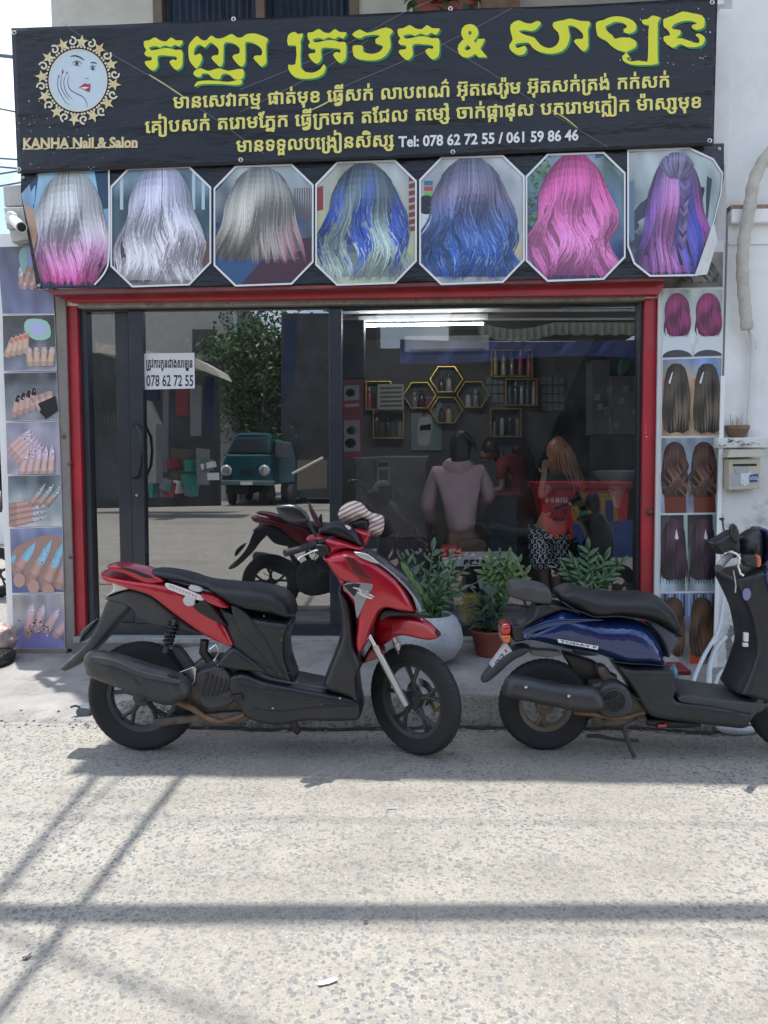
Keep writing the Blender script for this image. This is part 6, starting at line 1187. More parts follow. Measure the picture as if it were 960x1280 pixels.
# right side: cabinet, towels, sink
rc_ = thing('wall_cabinet', 'grey wall cabinet with papers at the right end of the shop', 'cabinet', P(770, 543, 7.4))
mb = MB(); mb.prism([P(763, 470, 7.4), P(802, 470, 7.4), P(802, 543, 7.4), P(763, 543, 7.4)], (0, .35, 0)); ob('cabinet_body', mb, mat('grey beige cabinet', (.20, .20, .185), .6, var=.1), rc_, smooth=False, bevel=.004)
mb = MB(); mb.prism([P(741, 450, 7.45), P(762, 450, 7.45), P(762, 543, 7.45), P(741, 543, 7.45)], (0, .3, 0)); ob('side_board', mb, mat('pale cabinet side', (.15, .165, .16), .6, var=.25, vscale=9), rc_, smooth=False)
for k in range(9):
    x, y = R.uniform(743, 795), R.uniform(476, 530); mb = MB(); mb.prism([P(x, y, 7.39), P(x + 7, y, 7.39), P(x + 7, y + 8, 7.39), P(x, y + 8, 7.39)], (0, .004, 0)); ob('paper', mb, mat('pale flyer'), rc_, smooth=False)
mb = MB(); pillow(mb, [(775, 449), (782, 448), (788, 452), (785, 462), (777, 469), (773, 466)], 7.3, .05, .03, sub=2); one('green_bag', mb, mat('green cloth', (.02, .22, .17), .5), 'green bag hanging above the grey wall cabinet', 'bag')
sk_ = thing('wash_basin', 'white wash basin on a tapered stand at the right of the shop', 'basin', P(772, 700, 6.9))
mb = MB(); c = P(772, 603, 6.9); mb.lathe([(0, -.02), (.12, -.02), (.19, .04), (.22, .10), (.20, .105), (.16, .05), (0, .02)], Matrix.Translation(c), 28); ob('bowl', mb, mat('white ceramic', (.62, .62, .60), .15, coat=.5), sk_)
mb = MB(); mb.lathe([(.03, -.22), (.06, -.12), (.10, -.02)], Matrix.Translation(c), 18); ob('stand', mb, MATS['white ceramic'], sk_)
# nail varnish shelf and basin behind the narrow pane
ns = thing('varnish_shelf', 'narrow grey shelf unit of gold capped bottles behind the narrow left pane', 'shelf', P(128, 640, 6.3))
mb = MB()
mb.prism([P(110, 392, 6.75), P(150, 392, 6.75), P(156, 585, 6.75), P(110, 585, 6.75)], (0, .03, 0)); ob('back_board', mb, mat('grey laminate'), ns, smooth=False)
for y in (432, 468, 500, 530):
    mb = MB(); mb.prism([P(109, y, 6.45), P(147, y, 6.45), P(147, y + 2.4, 6.45), P(109, y + 2.4, 6.45)], (0, .29, 0)); ob('shelf_board', mb, mat('grey laminate light', (.25, .26, .27), .5), ns, smooth=False)
for row, y in ((0, 467.6), (1, 529.6)):
    for j in range(8):
        bottle(112 + j * 4.4, y, 6.5, 15, 3.4, M_BOT[2], ('first', 'second', 'third', 'fourth', 'fifth', 'sixth', 'seventh', 'last')[j] + ' gold capped varnish bottle on the ' + ('upper', 'lower')[row] + ' shelf behind the narrow pane', 'varnish bottles on the ' + ('upper', 'lower')[row] + ' shelf')
mb = MB(); pillow(mb, [(122, 584), (126, 580), (150, 580), (152, 622), (136, 626), (120, 628)], 6.3, .16, .03, sub=2); one('white_tub', mb, MATS['white ceramic'], 'white tub standing inside the narrow left pane', 'tub')
mb = MB(); mb.prism([P(116, 630, 6.2), P(152, 628, 6.2), P(156, 770, 6.2), P(118, 770, 6.2)], (0, .4, 0)); one('low_cupboard', mb, mat('grey brown cupboard', (.15, .14, .12), .6), 'grey low cupboard under the white tub', 'cupboard', smooth=False)

# ================================================================== ACROSS THE STREET (seen mirrored in the glass)
def X(px, py, Yv): return across(P(px, py, Yv))
M_GREYH = mat('grey plaster house', (.34, .34, .32), .85, var=.12, grime=.3)
M_DKSHED = mat('dark shed', (.03, .032, .035), .8, var=.4, vscale=2)
def xprism(pts, Yv, th):                                     # thickness runs away from the street
    mb = MB(); mb.prism([X(a, b, Yv) for a, b in pts], (0, -th, 0)); return mb
mat('brown board', (.12, .10, .07), .8)
hs = thing('grey_house', 'grey plastered house across the street with a dark upper window', 'building', X(240, 600, 24))
ob('wall', xprism([(60, 380), (300, 380), (300, 625), (60, 625)], 26, 5), M_GREYH, hs, smooth=False)
ob('window', xprism([(241, 412), (271, 412), (271, 440), (241, 440)], 25.95, .04), mat('dark pane', (.02, .025, .03), .2), hs, smooth=False)
ob('drain_pipe', xprism([(292, 384), (297, 384), (297, 500), (292, 500)], 25.9, .1), mat('pale blue pipe', (.35, .45, .5), .5), hs, smooth=False)
sh = thing('street_shed', 'dark open shed with a pale sagging awning across the street', 'shed', X(220, 620, 20))
ob('back_wall', xprism([(100, 440), (272, 452), (275, 632), (100, 636)], 20, .2), M_DKSHED, sh, smooth=False)
ob('awning', (lambda m: (m.prism([X(a, b, 18) for a, b in ((120, 428), (180, 438), (245, 448), (270, 462), (276, 472), (240, 458), (180, 449), (120, 440))], (0, -1.2, 0)), m)[1])(MB()), mat('cream awning', (.5, .46, .36), .8, var=.2), sh, smooth=False)
ob('white_cabinet', xprism([(183, 500), (196, 530), (196, 604), (181, 604)], 17.8, .5), mat('grey beige cabinet'), sh, smooth=False)
for k in range(16):
    x = 186 + R.uniform(0, 82); y = 590 + R.uniform(-10, 25); c = R.choice(['white plastic', 'green cloth', 'dull red poster', 'grey laminate', 'grey plastic', 'brown board'])
    mb = MB(); mb.box(X(x, y, 19), (R.uniform(.1, .3), .3, R.uniform(.1, .38)), (0, R.uniform(-.3, .3), R.uniform(0, 1))); tag(ob('crate', mb, MATS.get(c) or mat(c), None, smooth=False), (('lowest', 'leaning', 'topmost', 'widest', 'smallest', 'half hidden', 'outermost', 'tallest', 'tipped', 'squashed', 'rearmost', 'front', 'upright', 'battered', 'narrow', 'square')[k] + ' ' + c.split()[0] + ' crate of clutter in the dark shed across the street'), 'crate', 'clutter in the shed across the street')
far = MB(); far.bb((-40, -34, 0), (60, -33, 5.6)); one('far_wall', far, mat('dim brown wall', (.07, .065, .06), .9, var=.4, vscale=.6), 'long dim wall at the far end of the street', 'wall', smooth=False)
# a dark tall shutter and a board right of the tree
dt = thing('dark_shopfront', 'tall dark shopfront with a navy blind across the street', 'building', X(400, 610, 23))
ob('wall', xprism([(352, 392), (470, 392), (470, 622), (352, 622)], 24, 3), M_DKSHED, dt, smooth=False)
ob('blind', xprism([(356, 400), (372, 398), (368, 480), (352, 505)], 22, .1), mat('navy cloth', (.01, .02, .06), .8), dt, smooth=False)
ob('board', xprism([(372, 575), (408, 575), (408, 610), (372, 612)], 21, .2), mat('brown board', (.12, .10, .07), .8), dt, smooth=False)
mb = MB(); mb.tube([X(366, 592, 20.5), X(404, 572, 20.5)], .04, 6); ob('pole', mb, mat('pale wood', (.5, .47, .4), .7), dt)
fs_ = MB(); fs_.bb((X(640, 400, 30).x, -25, 0), (X(960, 400, 30).x, -24, 4)); one('background_shops', fs_, mat('dim shop row', (.10, .10, .10), .8, var=.5, vscale=.8), 'dim row of closed shops across the street', 'building', smooth=False)

# teal van
YV = 23.0
van = thing('teal_van', 'old teal flat fronted minivan parked across the street', 'van', X(320, 618, YV))
M_TEAL = mat('teal paint', (.008, .07, .085), .25, var=.1, coat=.8, grime=.15, gscale=3)
M_VG = mat('van glass', (.05, .06, .07), .05, spec=1)
def vbox(pts, Y, th, name, m, par=van, bevel=.05): return ob(name, xprism(pts, Y, th), m, par, smooth=False, bevel=bevel)
vbox([(278, 578), (283, 568), (338, 568), (340, 578), (341, 606), (276, 606)], YV, 3.9, 'body', M_TEAL)
vbox([(282, 567.5), (293, 545), (300, 541), (336, 541), (341, 546), (338.5, 567.5)], YV + .25, 3.6, 'cab', M_TEAL)
vbox([(341.5, 549), (364, 553), (370, 574), (369, 603), (341.5, 606)], YV + .7, 3, 'side', M_TEAL)
vbox([(344, 552), (362, 555), (366, 572), (344, 572)], YV + .66, .03, 'side_window', M_VG, bevel=.01)
vbox([(286, 565), (295, 547.5), (333, 547.5), (334, 566)], YV + .2, .06, 'windscreen', M_VG, bevel=.01)
vbox([(274, 600), (343, 601), (343, 607), (274, 606)], YV - .12, .2, 'bumper', mat('teal grey bumper', (.09, .14, .15), .4), bevel=.03)
for a in (283.5, 331): mb = MB(); mb.lathe([(0, .06), (.12, .05), (.17, 0)], Matrix.Translation(X(a, 588, YV - .02)) @ Matrix.Rotation(-pi / 2, 4, 'X'), 18); ob('headlight', mb, mat('headlight glass', (.5, .5, .5), .1, metal=.5), van)
vbox([(300, 587), (318, 587), (318, 591), (300, 591)], YV - .02, .02, 'grille', M_INK, bevel=0)
vbox([(301, 602), (316, 602), (316, 606), (301, 606)], YV - .15, .02, 'number_plate', mat('white paper'), bevel=0)
for a in (284, 334, 360):
    for dy in (.7, 3.1):
        mb = MB(); c = X(a, 611, YV); c.y -= dy; c.z = .31; mb.lathe([(0, -.1), (.18, -.1), (.30, -.08), (.32, 0), (.30, .08), (.18, .1), (0, .1)], Matrix.Translation(c) @ Matrix.Rotation(pi / 2, 4, 'Y'), 20); ob('wheel', mb, mat('tyre rubber', (.02, .02, .021), .85, var=.15, bump=.2), van)
mb = MB(); mb.bb(X(283, 606, YV + .3), X(336, 612, YV + 3.5)); ob('underbody', mb, M_INK, van, smooth=False)
for k in (0, 1): mb = MB(); mb.tube([X(290, 565, YV), X(306 + k * 8, 556, YV)], .012, 4); 
for k, (x0, y0, x1, y1, c) in enumerate(((186, 455, 200, 500, 'navy cloth'), (204, 460, 212, 590, 'grey laminate'), (220, 468, 236, 520, 'dull red poster'), (238, 480, 252, 545, 'grey plastic'), (214, 560, 240, 600, 'brown board'), (246, 560, 262, 606, 'grey beige cabinet'), (256, 470, 268, 540, 'navy cloth'))):
    one('hung_goods', xprism([(x0, y0), (x1, y0 + 2), (x1 - 1, y1), (x0 + 1, y1)], 19.4 - k * .1, .1), MATS.get(c) or mat(c), ('dark blue cloth on the far left', 'tall grey board', 'red poster', 'grey hanging panel', 'low brown table board', 'beige cabinet', 'dark blue cloth on the right')[k] + ' inside the shed across the street', 'goods', smooth=False)
# tree: trunk, limbs, leaf clumps
def leafy(c, rad, n, s0, s1, seed, flat=1.0):
    rr = random.Random(seed); mb = MB()
    cl = [(c + Vector((rr.gauss(0, rad.x * .5), rr.gauss(0, rad.y * .5), rr.gauss(0, rad.z * .5))), rr.uniform(.16, .34)) for _ in range(46)]
    for _ in range(n):
        q, rr_ = rr.choice(cl); p = q + Vector((rr.gauss(0, rad.x * rr_), rr.gauss(0, rad.y * rr_), rr.gauss(0, rad.z * rr_)))
        d = Vector((rr.gauss(0, 1), rr.gauss(0, 1), rr.gauss(0, .6))).normalized(); e = d.orthogonal().normalized(); e = (Matrix.Rotation(rr.uniform(0, 6.28), 3, d) @ e); s = rr.uniform(s0, s1); g = d.cross(e)
        mb.poly([p - e * s, p + g * s * .45, p + e * s, p - g * s * .45])
    return mb
M_LEAF = mat('tree leaves', (.04, .08, .02), .5, c2=(.075, .14, .03), vscale=1.2)
M_BARK = mat('bark', (.10, .08, .06), .9, var=.3, bump=.5)
tr = thing('street_tree', 'bushy green tree growing across the street behind the van', 'tree', X(330, 612, 25.5))
c0 = X(330, 600, 25.5); c0.z = 0
mb = MB(); mb.tube([c0, c0 + Vector((.1, 0, 1.5)), c0 + Vector((-.1, 0, 3.2)), c0 + Vector((.1, 0, 5))], [.18, .15, .11, .05], 8)
for k in range(5): a = k * 1.3; mb.tube([c0 + Vector((0, 0, 2 + k * .4)), c0 + Vector((cos(a) * 1, sin(a), 3 + k * .5)), c0 + Vector((cos(a) * 1.7, sin(a) * 1.6, 3.8 + k * .5))], [.08, .05, .02], 6)
ob('trunk', mb, M_BARK, tr)
for k, (px, py, r_) in enumerate(((322, 470, 1.5), (355, 520, 1.3), (330, 515, 1.2), (312, 440, 1.1), (345, 450, 1.5), (375, 530, .9))):
    ob('crown', leafy(X(px, py, 25.5 + (k % 3) * .4), Vector((r_, 1.1, r_)), 3600, .05, .11, 30 + k), M_LEAF, tr, smooth=False)
# drinks stall with a blue tarpaulin canopy, scalloped valance, red cooler and blue barrel
YT = 12.0
stl = thing('market_stall', 'market stall canopy of blue tarpaulin with a pale scalloped valance', 'stall', X(700, 730, YT))
M_TARP = mat('blue tarpaulin', (.10, .16, .50), .35, var=.2, vscale=3, coat=.3)
n_, m_ = 60, 10; mb = MB()
for j in range(m_ + 1):
    for i in range(n_ + 1):
        u, v = i / n_, j / m_; x = lerp(500, 806, u); y = lerp(424 + 3 * sin(u * 3), 450 + 5 * sin(u * 5 + 1), v); q = X(x, y, YT + .12 * sin(u * 40 + v * 3) * .4 + .1 * v); mb.v.append(q)
for j in range(m_):
    for i in range(n_): k = j * (n_ + 1) + i; mb.f.append((k, k + 1, k + n_ + 2, k + n_ + 1)); mb.c.append(None)
ob('tarpaulin', mb, M_TARP, stl)
mb = MB(); N_ = 200
for i in range(N_ + 1):
    u = i / N_; x = lerp(598, 806, u); yy = YT - .1 + .05 * sin(u * 150); sc_ = 2.2 * abs(sin(u * 40)); top = 404 + 9 * sin(pi * clamp(u / .45)) * .9 * (u < .45) 
    mb.v += [X(x, top - 1, yy), X(x, top + 13 + sc_, yy)]
for i in range(N_): mb.f.append((2 * i, 2 * i + 2, 2 * i + 3, 2 * i + 1)); mb.c.append(None)
ob('valance', mb, mat('pale green canvas', (.50, .55, .46), .8, var=.1), stl)
for y, t_ in ((387, 1.8), (398, 1.5)):
    mb = MB(); mb.prism([X(565, y, YT + .1), X(806, y - 1, YT + .1), X(806, y + t_, YT + .1), X(565, y + t_ + 1, YT + .1)], (0, -.04, 0)); ob('rail', mb, mat('white plastic'), stl, smooth=False)
mb = MB(); mb.prism([X(565, 386, YT + .15), X(806, 384, YT + .15), X(806, 412, YT + .15), X(565, 412, YT + .15)], (0, -1.2, 0)); ob('canopy_roof', mb, mat('olive canvas', (.12, .13, .10), .8, var=.2), stl, smooth=False)
for a in (421, 812):
    mb = MB(); q = X(a, 600, YT - .2); mb.tube([Vector((q.x, q.y, 0)), Vector((q.x, q.y, X(a, 388, YT).z))], .02, 8); ob('post', mb, mat('grey plastic'), stl)
ob('added_backdrop', xprism([(421, 436), (830, 432), (830, 620), (421, 620)], YT + 1.3, .05), mat('dark reflection backdrop', (.02, .022, .025), .7, var=.4, vscale=1.5), stl, smooth=False)  # added dark backdrop, keeps bright sky out of the window reflection
ob('added_front_screen', xprism([(428, 612), (800, 612), (800, 692), (428, 692)], YT + .3, .05), mat('dark brown screen', (.03, .026, .024), .8, var=.4, vscale=2), stl, smooth=False)  # added dark screen, blocks the sunlit road from the window reflection
cool = thing('red_cooler', 'red drinks cooler with can pictures across the street', 'cooler', X(730, 690, YT - .4))
M_CR = mat('red cooler paint', (.72, .03, .04), .35, coat=.4)
YC = YT - .4
ob('cooler_body', xprism([(673, 612), (786, 612), (782, 682), (684, 672)], YC, .6), M_CR, cool, smooth=False, bevel=.01)
ob('lid', xprism([(666, 603), (792, 603), (790, 611.5), (668, 611.5)], YC - .03, .66), mat('dark red lid', (.35, .015, .02), .4), cool, smooth=False, bevel=.01)
ob('sun_sticker', xprism(smooth_poly([(716, 622), (740, 617), (766, 618), (772, 640), (770, 662), (735, 664), (718, 655)], 3), YC - .008, .004), mat('yellow sticker', (.55, .33, .03), .5), cool, smooth=False)
for a, c in ((724, '#1f8a78'), (741, '#8a1d20'), (757, '#35357c')):
    ob('can_picture', xprism([(a, 625), (a + 10, 625), (a + 10, 658), (a, 656)], YC - .016, .004), mat('can ' + c, rgb(c), .4), cool, smooth=False)
# lettering, mirrored in the window as it is in the photograph
vs, fs = glyph_mesh([[tuple(float(c) for c in q.split(',')) for q in ct.split()] for ct in KH_GLYPHS[0].split('|')], 20)
for k, (wd_, y) in enumerate(((1, 628), (2, 641), (2, 653))):
    g, gx, gy = 0, 0, 0; run = KH_RUNS[2][1].split()[k * 3:k * 3 + 4]; acc = []
    x00 = int(run[0].split(',')[1])
    for it in run:
        g, gx, gy = [int(q) for q in it.split(',')]; v_, f_ = glyph_mesh([[tuple(float(c) for c in q.split(',')) for q in ct.split()] for ct in KH_GLYPHS[g].split('|')], 20)
        acc.append(([(710 - (x + gx - x00) * .0105, y - (yy + gy) * .010) for x, yy in v_], f_))
    vs, fs = join(acc); mb = MB(); mb.add([X(a, b, YC - .006) for a, b in vs], fs); ob('lettering', mb, M_WPRINT if k == 0 else mat('dark blue print', (.02, .03, .10), .5), cool, smooth=False)
brl = MB(); c = X(755, 700, YC + .3); brl.lathe([(0, 0), (.29, 0), (.30, .2), (.285, .22), (.30, .25), (.30, .55), (.28, .6), (0, .6)], Matrix.Translation(Vector((c.x, c.y, 0))), 26)
one('blue_barrel', brl, mat('blue plastic', (.02, .06, .40), .35, var=.12), 'blue plastic barrel beside the red cooler across the street', 'barrel')
ut = thing('blue_sheet', 'blue sheet hanging in front of the stall across the street', 'sheet', X(745, 730, YC + .1))
ob('cloth', xprism([(716, 655), (796, 650), (790, 735), (722, 735)], YC - .35, .02), mat('blue cloth', (.03, .07, .30), .7, var=.3, vscale=4), ut, smooth=False)

# ================================================================== SCOOTERS
def Z1(s): return seg(s, 70, 600, 3.2)
def Z2(s): return seg(s, 330, 600, 3.556)
def Z6(s): return seg(s, 160, 700, 3.692)
def Z3(s): return seg(s, 590, 640, 2.595)
def Z8(s): return seg(s, 620, 780, 5.333)
def Z4(s): return seg(s, 780, 640, 4.267)
CP = Vector((0, 0, CAM_Z))
def slide(mb, fy):                            # bring each vertex nearer or farther along its own sight line
    for i, v in enumerate(mb.v):
        k = fy(v); mb.v[i] = CP + (v - CP) * (k / v.y)
M_CANDY = mat('candy red paint', (.42, .006, .022), .28, metal=.25, var=.10, vscale=5, coat=.9, grime=.10, gscale=6, gcol=(.18, .12, .11))
M_NAVY = mat('deep blue metallic paint', (.006, .028, .115), .24, metal=.35, var=.12, vscale=5, coat=1.0, grime=.10, gscale=6, gcol=(.09, .09, .11))
M_PLAS = mat('charcoal scooter plastic', (.014, .0155, .019), .40, var=.2, coat=.12, vscale=7, bump=.12, bscale=350, grime=.36, gscale=5, gcol=(.075, .068, .06))
M_PLAS2 = mat('grey scooter plastic', (.045, .047, .05), .5, var=.15, vscale=7, bump=.1, bscale=350, grime=.4, gscale=6, gcol=(.15, .135, .115))
M_SEAT = mat('black seat vinyl', (.011, .012, .0145), .45, var=.1, bump=.15, bscale=500, grime=.18, gscale=9, gcol=(.07, .07, .07))
M_TYRE = mat('tyre rubber')
M_RIM = mat('dusty black rim', (.045, .047, .05), .45, var=.2, metal=.2, grime=.4, gscale=9, gcol=(.14, .12, .10))
M_RIMG = mat('dusty bronze rim', (.14, .115, .085), .5, var=.25, metal=.5, grime=.4, gscale=9, gcol=(.12, .10, .08))
M_CHROME = mat('chromed steel', (.62, .62, .62), .14, metal=1, var=.04)
M_STEEL = mat('brushed steel')
M_ENG = mat('oily engine metal', (.12, .105, .09), .55, metal=.6, var=.35, vscale=22, bump=.3, bscale=90, grime=.5, gscale=14, gcol=(.06, .045, .03))
M_RUST = mat('rusty exhaust pipe', (.20, .125, .08), .65, metal=.5, var=.4, vscale=18, bump=.3)
M_MUF = mat('muffler heat shield', (.045, .048, .053), .42, metal=.3, var=.15, vscale=8, grime=.45, gscale=6, gcol=(.17, .14, .105))
M_SILV = mat('silver decal', (.55, .56, .58), .3, metal=.5, var=.1)
M_CLEAR = mat('smoky lens', (.22, .23, .24), .08, metal=.35, var=.35, vscale=9, coat=1)
M_AMBER = mat('amber lens', (.60, .13, .02), .15, coat=1, var=.1)
M_REDL = mat('red lens', (.45, .02, .02), .15, coat=1, var=.1)
M_WHL = mat('clear white lens', (.62, .62, .60), .12, coat=1, var=.08)
M_BLK = mat('black plastic')
M_GREY = mat('grey bolt', (.3, .3, .3), .3, metal=.8)

def panel(name, pts, Y, w, m, par, r=None, sub=3, sharp=(), slope=None, **k):
    mb = MB(); pillow(mb, pts, Y, w, r, sub=sub, sharp=sharp, **k)
    if slope: slide(mb, lambda v: v.y + slope[1] * (v.x - slope[0]))
    return ob(name, mb, m, par, auto=False)
def bolt(px, py, Y, r_, m, par, name='bolt'):
    mb = MB(); mb.lathe([(0, .003), (r_ * .7, .003), (r_, .0015), (r_, -.004)], Matrix.Translation(P(px, py, Y)) @ Matrix.Rotation(pi / 2, 4, 'X'), 14); return ob(name, mb, m, par)
def wheel(par, c, Rr, Wd, fwd, rimR, rimM, spokes=5, yform=True, tread=46):
    """fwd: rolling direction in plan; tyre > tread; rim > spoke"""
    f = Vector(fwd).normalized(); ax = Vector((f.y, -f.x, 0)); ax = ax if ax.y < 0 else -ax       # axle pointing to the camera
    M = Matrix((( f.x, 0, ax.x, c.x), (f.y, 0, ax.y, c.y), (0, 1, 0, c.z), (0, 0, 0, 1)))
    h = Wd / 2; prof = []
    for k in range(15):
        a = pi * k / 14; prof.append((rimR + .012 + (Rr - rimR - .012) * sin(a) ** .55, -h * cos(a) * (1 if sin(a) > .3 else .8)))
    prof = [(rimR - .006, -h * .62)] + prof + [(rimR - .006, h * .62)]
    t = MB(); t.lathe(prof, M, 72); ty = ob('tyre', t, M_TYRE, par, auto=False)
    g = MB()
    for k in range(tread):                     # tread blocks, proud of the carcass
        a = 2 * pi * k / tread
        for s in (-1, 1):
            pts = []
            for (da, u, dr) in ((0, .12, .0022), (.05, .16, .0022), (.10, .62, .0018), (.055, .66, .0018)):
                aa = a + da + (.0 if s < 0 else .07); hh = s * u * h; rr = Rr - (1 - sqrt(max(0, 1 - (u * .95) ** 2))) * (Rr - rimR) * .55 + dr
                pts.append(M @ Vector((rr * cos(aa), rr * sin(aa), hh)))
            g.poly(pts)
    ob('tread', g, mat('worn tread rubber', (.035, .034, .034), .9, var=.2), ty, smooth=False)
    r_ = MB()
    r_.lathe([(rimR + .008, -h * .70), (rimR + .014, -h * .60), (rimR - .012, -h * .52), (rimR - .016, 0), (rimR - .012, h * .52), (rimR + .014, h * .60), (rimR + .008, h * .70), (rimR - .006, h * .56), (rimR - .026, h * .45), (rimR - .03, 0), (rimR - .026, -h * .45), (rimR - .006, -h * .56), (rimR + .008, -h * .70)], M, 64)
    rim = ob('rim', r_, rimM, par)
    hb_ = MB(); hb_.lathe([(0, h * .75), (.018, h * .75), (.022, h * .6), (.045, h * .55), (.05, h * .3), (.05, -h * .3), (.045, -h * .55), (.022, -h * .7), (0, -h * .7)], M, 24); ob('hub', hb_, rimM, par)
    for k in range(spokes):
        a = 2 * pi * k / spokes + .35
        arms = ((a, .0), ) if not yform else ((a, .18), (a, -.18))
        sp = MB()
        for a_, d in arms:
            p0 = Vector((.035 * cos(a_), .035 * sin(a_), 0)); pm = Vector((rimR * .5 * cos(a_ + d * .25), rimR * .5 * sin(a_ + d * .25), .004)); p1 = Vector(((rimR - .02) * cos(a_ + d * 1.1), (rimR - .02) * sin(a_ + d * 1.1), 0))
            sp.tube([M @ p0, M @ pm, M @ p1], [.017, .011, .012], 8, flat=1)
        ob('spoke', sp, rimM, rim)
    return M
def coil(p0, p1, r_, turns, wr):
    d = (p1 - p0); n = d.normalized(); u = n.orthogonal().normalized(); v = n.cross(u); N_ = turns * 14; pts = [p0 + d * (i / N_) + (u * cos(2 * pi * i / 14) + v * sin(2 * pi * i / 14)) * r_ for i in range(N_ + 1)]
    mb = MB(); mb.tube(pts, wr, 6); return mb

# ---------------------------------------------------------------- red scooter
YR_ = PG(179, 936.5).y
s = thing('red_scooter', 'red and charcoal scooter with a striped cloth hat hung on its far mirror', 'scooter', PG(340, 936))
cw = P(179, 869.5, YR_)
wR = cw.z
wheel(s, cw, wR, .095, (1, 0, 0), wR * .66, M_RIM)
cf = P(518, 866, YR_ - .01); th = radians(38)
Mf = wheel(s, Vector((cf.x, cf.y, wR * .985)), wR * .985, .085, (cos(th), -sin(th), 0), wR * .70, M_RIM)
# rear mudguard, plate, under tail
panel('under_tail', [(134, 747), (148, 740), (171, 734), (195, 742), (217, 759), (245, 780), (262, 790), (250, 790), (211, 783), (186, 776), (170, 760), (160, 753)], YR_, .09, M_PLAS2, s, r=.03)
panel('rear_mudguard', [(79, 833), (84, 836.5), (89, 836), (104, 827), (132, 800), (151, 775), (168, 757), (168, 748), (154, 743), (139, 746), (130, 766), (123, 784), (107, 806), (89, 822)], YR_, .075, M_PLAS2, s, r=.03)
panel('number_plate', [(104, 798), (107, 786), (117, 776), (126, 772), (124, 779), (112, 794), (106, 801)], YR_ + .06, .08, mat('dark green plate edge', (.02, .05, .045), .3), s, r=.02)
panel('tail_lens', [(128, 714), (136, 715), (146, 721), (149, 730), (140, 728), (133, 724)], YR_ - .015, .075, M_AMBER, s, r=.02)
panel('rear_indicator', [(143, 723), (158, 724), (172, 730), (165, 735), (150, 739), (134, 745), (146, 734)], YR_ - .02, .08, M_WHL, s, r=.02)
rs = panel('rear_side_panel', [(130, 713), (143, 717), (173, 722), (207, 727), (232, 733), (256, 741), (273, 755), (287, 778), (298, 801), (293, 805), (270, 796), (245, 781), (217, 760), (195, 743), (171, 735), (146, 727), (135, 722)], YR_ - .03, .115, M_CANDY, s, r=.03, sharp=(8,))
panel('grab_rail', [(137, 705.5), (152, 704.5), (182, 711), (206, 721), (208, 726), (190, 728.5), (178, 724), (162, 716), (146, 712)], YR_ - .04, .085, M_CANDY, s, r=.012)
mbx = MB(); pillow(mbx, [(148, 709), (160, 710), (182, 717), (192, 722), (180, 722), (164, 714)], YR_ - .128, .004, .004, sub=2); ob('rail_recess', mbx, M_BLK, s)
mbx = MB(); pillow(mbx, Z1("560,455 596,470 640,525 688,588 640,566 600,545 560,520 545,490"), YR_ - .140, .009, .01, sub=2, sharp=(3,)); ob('side_inset', mbx, M_BLK, s)
mbx = MB(); pillow(mbx, Z1("580,453 612,455 655,470 698,510 660,506 610,485"), YR_ - .115, .045, .012, sub=2, sharp=(3,)); ob('red_trim', mbx, M_CANDY, s)
mbx = MB(); pillow(mbx, Z1("438,413 470,418 584,462 586,484 540,470 448,436"), YR_ - .1465, .003, .003, sub=2); ob('white_decal', mbx, M_WHL, s)
mbx = MB(); pillow(mbx, Z1("512,470 545,450 580,470 575,492 530,505 510,490"), YR_ - .146, .003, .003, sub=2); ob('silver_decal', mbx, M_SILV, s)
mbx = MB(); pillow(mbx, Z1("540,418 585,432 582,448 535,438"), YR_ - .135, .014, .006, sub=2); ob('silver_clip', mbx, M_SILV, s)
mbx = MB()
for k in range(9): a, b = 143.5 * 0 + 212 + k * 4.0, 732.8 + k * 1.55; app(mbx, stroke([(a - 1, b - 1.6), (a + 1.5, b + .4), (a - .4, b + 1.8)], .8, 0, fn=lambda x, y, o: P(x, y, YR_ - .1505)))
ob('decal_script', mbx, M_REDL, s, smooth=False)
# seat and body
panel('seat', [(186, 713), (204, 711.5), (232, 716), (257, 724), (289, 728), (326, 731), (348, 736), (364, 747), (369.5, 762), (368, 770), (361, 772), (339, 766), (307, 761), (286, 753), (270, 741), (245, 731), (217, 725), (195, 720)], YR_, .145, M_SEAT, s, r=.045, soft=True)
mbx = MB(); mbx.tube([P(a, b, YR_ - .135) for a, b in ((270, 741), (286, 752), (307, 759.5), (339, 764), (361, 769.5), (367, 768))], .0035, 6); ob('seat_seam', mbx, M_BLK, s)
panel('body_side', [(276, 750), (290, 757), (307, 763), (340, 769), (366, 774), (361, 795), (362, 820), (370, 851), (340, 850), (315, 835), (296, 806), (284, 776)], YR_, .135, M_PLAS, s, r=.05)
mbx = MB(); pillow(mbx, Z1("700,500 760,530 800,580 850,650 880,720 905,775 880,770 840,720 800,670 745,620 720,570"), YR_ - .130, .014, .02, sub=2); ob('body_crease', mbx, M_PLAS, s)
panel('lower_trim', Z6("420,470 470,405 505,385 560,420 640,480 660,505 560,500 480,490"), YR_ - .05, .10, M_PLAS, s, r=.03, sub=2)
panel('floorboard_side', [(294, 837), (312, 834), (333, 842), (369, 849), (405, 856), (438, 862), (450, 868), (452, 891), (420, 894), (385, 893.5), (350, 899), (316, 891), (302, 873), (291, 852)], YR_, .155, M_PLAS, s, r=.03)
mbx = MB(); pillow(mbx, Z6("560,600 620,612 780,640 960,655 960,668 780,655 600,625"), YR_ - .150, .010, .01, sub=2); ob('floor_rib', mbx, M_PLAS, s)
for a, b in ((341, 885.5), (402, 879.5), (425, 873)): bolt(a, b, YR_ - .156, .006, M_GREY, s)
